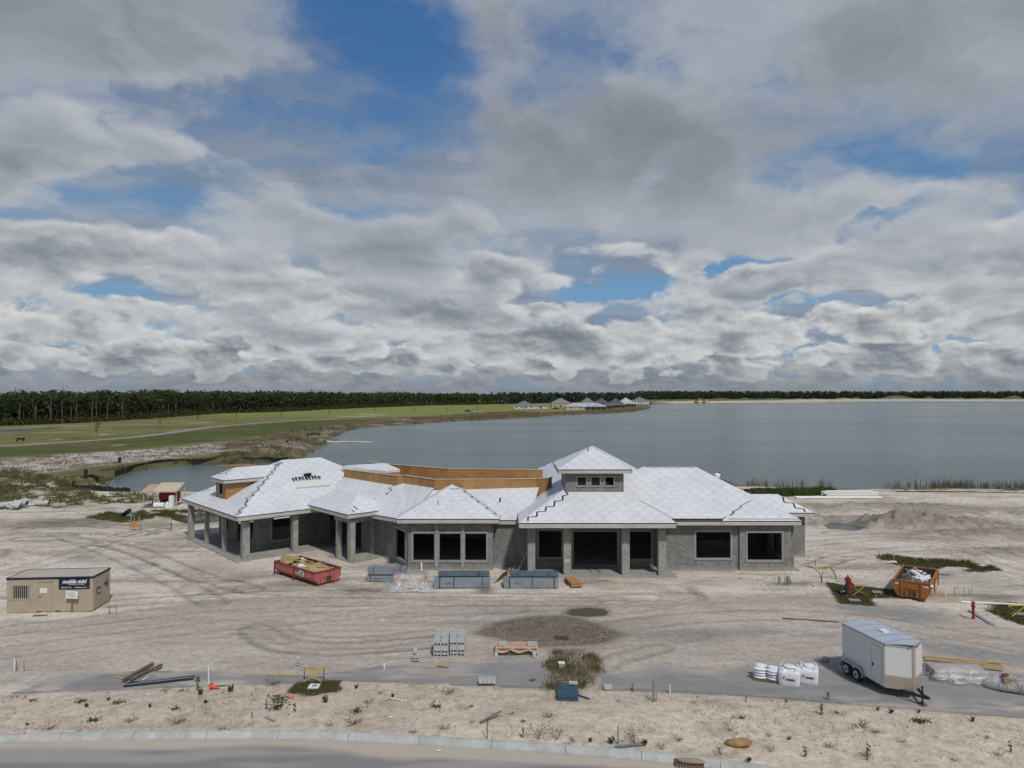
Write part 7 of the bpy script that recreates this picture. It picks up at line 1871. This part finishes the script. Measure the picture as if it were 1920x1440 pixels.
# ------------------------------------------------------------------ grass, reeds, scrub (too many to count)
def blades(name, label, P, h, mat, seed, per=7, spread=.12, width=.03, cat='grass', lean=.5):
    r_ = np.random.RandomState(seed); n = len(P); P = np.repeat(np.asarray(P, float), per, 0); hh = np.repeat(np.asarray(h, float), per) * r_.uniform(.5, 1.15, n * per); m_ = len(P)
    a = r_.uniform(0, 6.28, m_); b = P + np.stack([r_.normal(size=m_) * spread, r_.normal(size=m_) * spread, np.zeros(m_)], -1)
    w = np.stack([np.cos(a), np.sin(a), np.zeros(m_)], -1) * (width * r_.uniform(.6, 1.4, m_))[:, None]
    tip = b + np.stack([r_.normal(size=m_) * hh * lean * .5, r_.normal(size=m_) * hh * lean * .5, hh], -1)
    V = np.stack([b - w, b + w, tip], 1).reshape(-1, 3); F = np.arange(3 * m_).reshape(-1, 3)
    base = np.repeat(np.clip(fbm(P[:, 0], P[:, 1], 3.0, octv=3, seed=seed) * 1.2 - .1, 0, 1), 3)
    rv = np.clip(base * .6 + np.repeat(r_.rand(m_), 3) * .4, 0, 1)
    o = bpy.data.objects.new(name, np_mesh(name, V, F, mat, rv)); COL.objects.link(o); stuff(o, label); o['category'] = cat; return o
def scatter(poly, n, seed, thr=None, sc=1.2, margin=0.0):
    r_ = np.random.RandomState(seed); xs = [p[0] for p in poly]; ys = [p[1] for p in poly]
    x = r_.uniform(min(xs), max(xs), n); y = r_.uniform(min(ys), max(ys), n)
    k = poly_sd(x, y, poly) + (fbm(x, y, 1.5, octv=3, seed=seed + 1) - .5) * 1.2 > margin
    if thr is not None: k &= fbm(x, y, sc, octv=3, seed=50) > thr
    return x[k], y[k]
def grow(name, label, poly, n, seed, h, mat, thr=None, per=7, spread=.14, width=.03, zf=ground_z, hv=.5, cat='grass', sc=1.2):
    x, y = scatter(poly, n, seed, thr, sc); z = zf(x, y); k = z > WATER_Z + .02; x, y, z = x[k], y[k], z[k]
    hh = h * (1 - hv + 2 * hv * fbm(x, y, 2.5, octv=3, seed=seed + 2)); return blades(name, label, np.stack([x, y, z - .02], -1), hh, mat, seed, per, spread, width, cat)
grow('grass', 'long green grass strip behind the orange dumpster', GRASSY[0], 1900, 1, .24, 'grass_blade', .42)
grow('grass', 'thin wet grass round the small pools', GRASSY[1], 3600, 2, .34, 'grass_blade', .40)
grow('scrub', 'green scrub left of the pond', GRASSY[2], 5200, 3, .65, 'grass_blade', .44, 8, .22, .045)
grow('grass', 'bright grass along the shore behind the right wing', px_poly([(1400, 929), (1470, 923), (1500, 920), (1558, 921), (1562, 927), (1500, 930), (1430, 932)]), 2200, 4, .8, 'weed_leaf', None, 8, .2, .045)
grow('weeds', 'brown and green weeds of the strip between the two asphalt pads', ISLAND, 1100, 5, .30, 'grass_blade', .50, 5, .13, .018); grow('weeds', 'dry weeds of the strip between the two asphalt pads', ISLAND, 1000, 6, .26, 'dry_grass', None, 5, .16, .014)
for i, p in enumerate(SOD): grow('sod', ('dark sod laid round the hydrant', 'dark sod laid beyond the red post', 'dark sod laid under the yellow barricade')[i], p, 2600, 20 + i, .10, 'grass_blade', None, 6, .08, .02, hv=.3)
pond_ring = [(p[0] + (p[0] - (-37)) * .16, p[1] + (p[1] - 122) * .16) for p in pond_poly]
grow('scrub', 'tall grass and scrub round the pond', pond_ring, 8000, 7, .5, 'grass_blade', .42, 7, .25, .045, zf=lambda x, y: np.where(y < 121.5, ground_z(x, y), field_z(x, y)), sc=4.0)
grow('scrub', 'rough scrub on the spoil bank along the lake', BANK, 15000, 8, .75, 'dry_grass', .44, 6, .35, .09, zf=field_z, sc=5.0); grow('scrub', 'green scrub on the spoil bank along the lake', BANK, 11000, 9, .8, 'grass_blade', .52, 6, .4, .09, zf=field_z, sc=7.0)
SPIT = px_poly([(990, 784), (1060, 779.5), (1130, 776.6), (1180, 774), (1212, 769.5), (1220, 764.5), (1200, 765), (1150, 769), (1060, 772.5), (985, 776)])
grow('scrub', 'brown reed scrub along the shore below the far houses', SPIT, 9000, 19, 1.3, 'dry_grass', .40, 5, .9, .25, zf=field_z, sc=9.0)
grow('grass', 'thin tufts on the white sand beyond the pond', WHITE_SAND, 9000, 10, .45, 'dry_grass', .46, 5, .25, .05, zf=field_z, sc=2.0)
# reeds standing in the shallow water along the shore
r_ = np.random.RandomState(12); xs_, ys_ = [], []
for a, b, n in ((1660, 1720, 25), (1745, 1830, 130), (1830, 1920, 80), (1925, 2020, 70), (1715, 1750, 15), (1400, 1440, 40), (1440, 1560, 40)):
    for k in range(n):
        p = at(r_.uniform(a, b), r_.uniform(910 if a > 1500 else 906, 922), WATER_Z); xs_.append(p.x); ys_.append(p.y)
blades('reeds', 'brown reeds standing in the shallow water along the shore', np.stack([xs_, ys_, np.full(len(xs_), WATER_Z - .1)], -1), r_.uniform(.9, 2.0, len(xs_)), 'reed_blade', 13, 6, .18, .03, 'reeds', .3)
x = r_.uniform(20, 100, 5200); y = r_.uniform(104, 119, 5200); k = (fbm(x, y, 4.0, 1.5, octv=3, seed=14) > .52); x, y = x[k], y[k]; z = ground_z(x, y); k = z > WATER_Z; x, y, z = x[k], y[k], z[k]
blades('grass', 'straw tufts along the sandy shore', np.stack([x, y, z], -1), r_.uniform(.15, .4, len(x)), 'dry_grass', 15, 6, .15, .03)
# sparse dry growth on the verge and clods on the churned sand
x, y = scatter(VERGE[0], 5200, 16, None); k = fbm(x, y, 2.2, octv=3, seed=17) > .55; x, y = x[k], y[k]; z = ground_z(x, y); k = z > -.3; x, y, z = x[k], y[k], z[k]
blades('dry_stalks', 'scattered dry stalks on the sandy verge', np.stack([x, y, z], -1), r_.uniform(.05, .20, len(x)), 'dry_grass', 18, 4, .10, .010, 'stalks', 1.2)
def clods(name, label, n, box, thr, seed, size, mat, poly=None):
    r_ = np.random.RandomState(seed); x = r_.uniform(box[0], box[1], n); y = r_.uniform(box[2], box[3], n)
    k = fbm(x, y, 5.0, 2.5, octv=4, seed=seed + 1) > thr
    k &= poly_sd(x, y, building_pad) < -.2
    for p in PADS + DRIVE: k &= (poly_sd(x, y, p) < .0) | (r_.rand(n) < .04)
    if poly is not None: k &= poly_sd(x, y, poly) > 0
    x, y = x[k], y[k]; z = ground_z(x, y); k = z > -.3; x, y, z = x[k], y[k], z[k]; n = len(x); s = size * r_.gamma(2.0, .5, n).clip(.3, 3)
    a = r_.uniform(0, 6.28, n); ca, sa = np.cos(a), np.sin(a); j = lambda: r_.uniform(.6, 1.3, n) * s
    z0 = z - .2 * s
    pts_ = np.stack([np.stack([x + j() * ca, y + j() * sa, z0], -1), np.stack([x - j() * sa, y + j() * ca, z0], -1), np.stack([x - j() * ca, y - j() * sa, z0], -1), np.stack([x + j() * sa, y - j() * ca, z0], -1), np.stack([x + .3 * s * ca, y, z0 + j() * .9], -1)], 1)
    V = pts_.reshape(-1, 3); b = np.arange(n)[:, None] * 5; F = np.concatenate([b + np.array([[0, 1, 4]]), b + np.array([[1, 2, 4]]), b + np.array([[2, 3, 4]]), b + np.array([[3, 0, 4]])])
    o = bpy.data.objects.new(name, np_mesh(name, V, F, mat, np.repeat(r_.rand(n), 5))); COL.objects.link(o); stuff(o, label); o['category'] = 'clods'
leaf_mat('clod_earth', [(0.16, 0.125, 0.09), (0.30, 0.25, 0.19), (0.46, 0.41, 0.335)], .95, .0)
clods('clods', 'small clods and crumbs strewn over the churned sand', 26000, (-70, 75, 46, 104), .47, 31, .055, 'clod_earth')
clods('clods', 'small clods and crumbs strewn over the sandy verge', 22000, (-32, 32, 28, 40), .42, 33, .028, 'clod_earth', VERGE[0])

# ------------------------------------------------------------------ single plants on the verge
def weed_proto(kind, seed):
    r_ = np.random.RandomState(seed); t = bpy.data.objects.new('weed', None); COL.objects.link(t); t.location = (0, 0, -50)
    if kind == 'leafy':
        st = MB(); cs = []
        for k in range(5):
            a = r_.uniform(0, 6.28); h = r_.uniform(.22, .42); q = (math.cos(a) * .13, math.sin(a) * .13, h); st.tube([(0, 0, -.05), (q[0] * .4, q[1] * .4, h * .5), q], .008, 4)
            cs += [(q[0] * f + r_.normal() * .035, q[1] * f + r_.normal() * .035, h * f + r_.normal() * .02) for f in r_.uniform(.25, 1.05, 18)]
        st.build('stem', 'twig_brown', t); V, F, q = leaf_quads(np.array(cs), .13, r_, .2); m_ = 'weed_leaf'
    elif kind == 'stalk':
        st = MB(); st.tube([(0, 0, -.05), (.03, 0, .35), (.0, .02, .72)], [.012, .009, .004], 5); st.build('stem', 'twig_brown', t)
        C = np.array([(r_.normal() * .05, r_.normal() * .05, z) for z in r_.uniform(.08, .74, 46)]); V, F, q = leaf_quads(C, .13, r_, .3); m_ = 'weed_leaf'
    elif kind == 'mat':
        C = np.stack([r_.normal(size=70) * .17, r_.normal(size=70) * .13, np.abs(r_.normal(size=70)) * .05 + .02], -1); V, F, q = leaf_quads(C, .11, r_, .5); m_ = 'weed_leaf'
        MB().tube([(-.2, 0, .01), (.2, .02, .02)], .006, 4).build('stem', 'twig_brown', t)
    else:  # dead bush
        st = MB()
        for k in range(16 if kind == 'dead' else 9):
            a = r_.uniform(0, 6.28); L = r_.uniform(.25, .6); h = r_.uniform(.08, .5) if kind == 'dead' else r_.uniform(.3, .9)
            m2 = (math.cos(a) * L * .5, math.sin(a) * L * .5, h * .6); e2 = (math.cos(a + .3) * L, math.sin(a + .3) * L, h); st.tube([(0, 0, -.05), m2, e2], [.010, .007, .003], 4)
            for _ in range(2): b = a + r_.uniform(-1, 1); st.tube([m2, (m2[0] + math.cos(b) * .16, m2[1] + math.sin(b) * .16, m2[2] + .1)], [.005, .002], 3)
        st.build('branches', 'twig_brown', t)
        C = np.array([(r_.normal() * .22, r_.normal() * .22, abs(r_.normal()) * .22 + .05 if kind == 'dead' else r_.uniform(.2, .9)) for _ in range(26 if kind == 'dead' else 60)]); V, F, q = leaf_quads(C, .075, r_, .2); m_ = 'dry_grass' if kind == 'dead' else 'scrub_leaf'
    o = bpy.data.objects.new('leaves', np_mesh('leaves', V, F, m_, q)); COL.objects.link(o); o.parent = t
    return t
WP = {(k, i): weed_proto(k, 500 + 10 * i + j) for j, k in enumerate(('leafy', 'stalk', 'mat', 'dead', 'bush')) for i in range(2)}
WN = {'leafy': ('leafy_weed', 'small bushy green weed growing on the sandy verge', 'bushy weeds on the verge'), 'stalk': ('stalk_weed', 'single upright leafy stalk growing on the sandy verge', 'upright stalks on the verge'), 'mat': ('creeping_weed', 'low creeping green weed flat on the sandy verge', 'creeping weeds on the verge'),
      'dead': ('dead_bush', 'brown dead bush on the sandy verge', 'dead bushes on the verge'), 'bush': ('wiry_shrub', 'wiry thin shrub growing near the kerb', 'wiry shrubs near the kerb')}
used_w = {}
plants = [('leafy', 376, 1303, 1.0), ('leafy', 432, 1297, 1.5), ('stalk', 371, 1295, 1.0), ('leafy', 281, 1327, .8), ('mat', 222, 1318, 1.5), ('mat', 152, 1317, 1.2), ('leafy', 162, 1326, .7), ('mat', 62, 1314, 1.0), ('leafy', 51, 1360, .7), ('mat', 328, 1330, 1.0), ('leafy', 386, 1319, .8), ('leafy', 203, 1314, .6), ('stalk', 473, 1346, .5),
          ('stalk', 500, 1331, 1.0), ('stalk', 553, 1335, 1.0), ('mat', 519, 1328, 1.4), ('mat', 522, 1314, 2.2), ('leafy', 610, 1317, 1.1), ('leafy', 669, 1292, 1.1), ('mat', 669, 1336, 1.3), ('dead', 660, 1356, 1.6), ('dead', 618, 1358, 1.2), ('dead', 510, 1282, 1.4), ('dead', 690, 1318, .9), ('leafy', 736, 1308, .7), ('dead', 713, 1301, .8), ('dead', 838, 1301, 1.5),
          ('mat', 818, 1326, 1.2), ('mat', 884, 1325, .8), ('dead', 832, 1366, 1.3), ('dead', 958, 1340, .7), ('dead', 886, 1354, 1.0), ('mat', 981, 1353, .9), ('dead', 775, 1372, .8), ('stalk', 981, 1382, .8), ('bush', 1010, 1385, 1.2), ('bush', 1045, 1386, 1.1), ('dead', 1028, 1345, 1.3), ('dead', 1072, 1390, 1.0), ('leafy', 1107, 1390, .8), ('leafy', 1147, 1392, 1.3), ('bush', 1190, 1392, 1.4), ('leafy', 1208, 1396, 1.1),
          ('dead', 1240, 1400, 1.5), ('dead', 1270, 1385, 1.3), ('bush', 1352, 1412, 1.1), ('bush', 1368, 1370, .7), ('stalk', 1186, 1296, .8), ('stalk', 1399, 1316, .5), ('leafy', 1474, 1318, .7), ('stalk', 1552, 1315, .9), ('leafy', 1646, 1333, .7), ('leafy', 1671, 1338, .7), ('stalk', 1540, 1340, 1.0), ('dead', 1575, 1338, 1.0), ('dead', 1640, 1372, 1.6), ('dead', 1612, 1362, 1.4), ('dead', 1690, 1390, 1.4), ('dead', 1725, 1352, 1.2),
          ('stalk', 1510, 1420, 1.0), ('bush', 1511, 1416, .8), ('stalk', 1627, 1420, 1.0), ('bush', 1626, 1425, .6), ('dead', 1555, 1400, 1.3), ('leafy', 1404, 1426, .9), ('dead', 1445, 1405, 1.0), ('dead', 1440, 1378, 1.2), ('dead', 1790, 1425, 1.3), ('leafy', 1723, 1337, .6), ('leafy', 1824, 1352, .7), ('mat', 1725, 1352, 1.2), ('dead', 1300, 1318, .8), ('dead', 1085, 1302, 1.1), ('dead', 1160, 1315, .9), ('dead', 330, 1355, 1.4), ('dead', 245, 1352, 1.3), ('dead', 420, 1368, 1.2), ('mat', 175, 1352, 1.2), ('dead', 90, 1366, 1.0), ('dead', 310, 1296, 1.4), ('dead', 345, 1296, 1.3), ('stalk', 1895, 1410, .9), ('dead', 1850, 1385, 1.0), ('mat', 1390, 1345, .9), ('leafy', 1480, 1386, .6), ('dead', 1870, 1415, 1.2)]
for i, (k, a, b, s) in enumerate(plants):
    s = s * (random.Random(i).uniform(.35, .75) if k == 'dead' else random.Random(i).uniform(.5, .95)); s = (s * 1.25, s * 1.1, s * .62) if k == 'dead' else s
    pr = WP[k, i % 2]; p = at(a, b); z = GZ(p.x, p.y); z = 0 if z < -.2 else z; nm, lb, gr = WN[k]
    if (k, i % 2) not in used_w: o = pr; used_w[k, i % 2] = 1; o.location = (p.x, p.y, z); o.scale = s if isinstance(s, tuple) else (s,) * 3
    else: o = dup(pr, (p.x, p.y, z), i * 1.7, None, None, s)
    o.name = nm; tag(o, lb, 'plant', gr)
for key, pr in WP.items():
    if key not in used_w:
        for ch in list(pr.children): bpy.data.objects.remove(ch)
        bpy.data.objects.remove(pr)
for a, b, l in ((529, 1308, 'orange clay lump half hidden in the weeds left of the sod'), (546, 1309, 'orange clay lump on bare sand right of its twin'), (1096, 1236, 'red lump among the weeds of the strip')):
    o = MB().blob((0, 0, .08), (.14, .12, .1), int(a), .3).build('clay_lump', 'orange_mesh' if a < 1000 else 'hydrant_red'); o.location = gp(a, b); tag(o, l, 'lump')
t = thing('junction_box', 'small pale box standing among the weeds of the strip', 'box', gp(1053, 1253)); MB().bx(-.14, .14, -.12, .12, 0, .26).build('body', 'block_grey', t); MB().bx(-.17, .17, -.15, .15, .26, .31).build('lid', 'sign_white', t)
# ------------------------------------------------------------------ far houses
pmat('house_cream', (0.46, 0.44, 0.38), .85, .06, .2, 2); pmat('house_white', (0.56, 0.57, 0.57), .85, .06, .2, 2); pmat('house_beige', (0.42, 0.37, 0.29), .85, .08, .2, 2)
pmat('shingle_grey', (0.155, 0.160, 0.172), .9, .15, .3, 3); pmat('shingle_tan', (0.20, 0.195, 0.19), .9, .15, .3, 3); pmat('shingle_dark', (0.085, 0.09, 0.10), .9, .2, .3, 3); pmat('roof_wrap', (0.44, 0.45, 0.48), .7, .10, .3, 3, dirt=(0.12, 0.12, 0.13), dirt_amt=.9, dirt_scale=.35)
pmat('lanai_screen', (0.030, 0.032, 0.034), .6, .3); pmat('house_pane', (0.03, 0.035, 0.04), .25, .2); pmat('brick_red', (0.28, 0.15, 0.11), .9, .2)
pmat('car_dark', (0.03, 0.035, 0.045), .3, .1); pmat('machine_yellow', (0.55, 0.28, 0.04), .6, .2)
def house(label, x0, x1, yb, hw, hr, dep, wall_m, roof_m, wins=3, door=True, lanai=None, z=-.1, gable=None):
    p, q = at(x0, yb), at(x1, yb); Wd = q.x - p.x
    t = thing('house', label, 'house', (p.x, p.y, z))
    MB().bx(.5, Wd - .5, .5, dep - .5, -1, hw).build('wall', wall_m, t)
    hh = min(Wd, dep) / 2; b = MB()
    if Wd >= dep: b.add([(0, 0, hw), (Wd, 0, hw), (Wd, dep, hw), (0, dep, hw), (hh, dep / 2, hw + hr), (Wd - hh, dep / 2, hw + hr)], [(0, 1, 5, 4), (1, 2, 5), (2, 3, 4, 5), (3, 0, 4), (3, 2, 1, 0)])
    else: b.add([(0, 0, hw), (Wd, 0, hw), (Wd, dep, hw), (0, dep, hw), (Wd / 2, hh, hw + hr), (Wd / 2, dep - hh, hw + hr)], [(0, 1, 4), (1, 2, 5, 4), (2, 3, 5), (3, 0, 4, 5), (3, 2, 1, 0)])
    rf = b.build('roof', roof_m, t); MB().bx(-.03, Wd + .03, -.06, -.01, hw - .3, hw).build('fascia', 'house_white', rf)
    for i in range(wins):
        x = Wd * (i + .6) / (wins + .4); w = MB().bx(x - .6, x + .6, .44, .49, .9, 2.4).build('window', 'house_pane', t); MB().bx(x - .7, x + .7, .42, .435, .75, .9).build('sill', 'house_white', w)
    if door: MB().bx(Wd * .5 - .5, Wd * .5 + .5, .43, .49, 0, 2.2).build('door', 'house_pane', t)
    if lanai:
        a, b_, h_ = lanai; l = MB(); X0, X1 = Wd * a, Wd * b_
        MB().bx(X0, X1, -3.2, .42, .15, h_).build('screen', 'lanai_screen', t)
        for x in np.linspace(X0, X1, 5): MB().bx(x - .08, x + .08, -3.3, -3.21, 0, h_ + .1).build('screen_post', 'house_white' if roof_m == 'roof_wrap' else 'shingle_dark', t)
    return t
house('white house with grey hip roof, set apart beside the grass field', 963, 1004, 766.5, 3.0, 4.6, 20, 'house_white', 'shingle_grey', 4, True)
house('low grey garage wing attached beside the white house with grey roof', 1001, 1029, 766, 2.7, 2.2, 14, 'house_white', 'shingle_grey', 1, True)
house('cream house with pale tan hip roof behind the unfinished low house', 1034, 1070, 763.5, 4.8, 4.8, 18, 'house_beige', 'shingle_tan', 3, True)
house('unfinished low cream house with patched white roof and column porch', 1060, 1138, 768.0, 3.1, 3.0, 17, 'house_cream', 'roof_wrap', 4, True, (.48, .97, 2.5))
house('grey roofed house showing behind the unfinished low house', 1088, 1118, 762.0, 3.6, 6.6, 22, 'house_beige', 'shingle_grey', 2, True)
house('wide house with dark grey roof and screened porch near the shore', 1110, 1150, 765.5, 3.4, 6.6, 22, 'house_beige', 'shingle_dark', 2, False, (.35, .95, 2.9))
house('dark roofed house with black screened porch beside the white roofed one', 1142, 1172, 764.2, 3.4, 6.4, 22, 'house_beige', 'shingle_dark', 2, False, (.05, .95, 2.9))
house('house with bright white wrapped roof near the tip of the spit', 1160, 1192, 762.8, 3.6, 6.6, 22, 'house_cream', 'roof_wrap', 2, False, (.35, 1.0, 2.9))
house('white house with dark grey hip roof standing apart near the far spit', 1186, 1218, 757.6, 4.0, 6.0, 24, 'house_white', 'shingle_grey', 4, True)
def vehicle(label, px, py, L, H, mat, cat='car'):
    p = at(px, py); t = thing('parked_car', label, cat, (p.x, p.y, -.1))
    MB().bx(0, L, 0, 1.8, .45, H * .6).build('body', mat, t); MB().add([(L * .2, .1, H * .6), (L * .8, .1, H * .6), (L * .8, 1.7, H * .6), (L * .2, 1.7, H * .6), (L * .3, .2, H), (L * .7, .2, H), (L * .7, 1.6, H), (L * .3, 1.6, H)], [(4, 5, 6, 7), (0, 1, 5, 4), (1, 2, 6, 5), (2, 3, 7, 6), (3, 0, 4, 7)]).build('cabin', 'house_pane', t)
    for x in (L * .2, L * .8): MB().tube([(x, -.05, .35), (x, .2, .35)], .35, 10).build('wheel', 'rubber', t)
vehicle('dark pickup parked between the cream house and the white house', 1036, 767.6, 6.0, 2.0, 'car_dark', 'pickup'); vehicle('small dark utility vehicle out on the grass field', 871, 772.4, 5, 1.9, 'car_dark'); vehicle('small white vehicle out on the grass field', 890, 772.6, 4.6, 1.7, 'house_white')
def excavator(label, px, py, s):
    p = at(px, py, 0.5); t = thing('excavator', label, 'excavator', (p.x, p.y, .8)); t.scale = (s,) * 3
    MB().bx(-2, 2, -1.5, -.8, 0, 1).build('track', 'rubber', t); MB().bx(-2, 2, .8, 1.5, 0, 1).build('track', 'rubber', t); MB().bx(-1.8, 1.4, -1.3, 1.3, 1.1, 2.2).build('body', 'machine_yellow', t); MB().bx(-.2, 1.2, -1.2, 0, 2.2, 3.2).build('cab', 'house_pane', t)
    MB().bar((1, .5, 2), (3.6, .5, 4.6), .5, .6).bar((3.6, .5, 4.6), (6, .5, 2.2), .4, .5).build('boom', 'machine_yellow', t); MB().box((6.0, .5, 1.8), (1.0, 1.2, .9)).build('bucket', 'rust_steel', t)
excavator('orange excavator working on the far sand shore', 1306, 756.0, 1.5); excavator('reddish excavator beside another on the far sand shore', 1320, 756.2, 1.2)
t = thing('bench', 'small dark bench on the grass beside the path', 'bench', (at(38, 827).x, at(38, 827).y, 0)); MB().bx(-1.2, 1.2, -.3, .3, .42, .5).build('seat', 'black_steel', t); MB().bx(-1.1, -.9, -.3, .3, 0, .42).build('leg', 'black_steel', t); MB().bx(.9, 1.1, -.3, .3, 0, .42).build('leg', 'black_steel', t); MB().bx(-1.2, 1.2, .28, .34, .5, 1.0).build('backrest', 'black_steel', t)
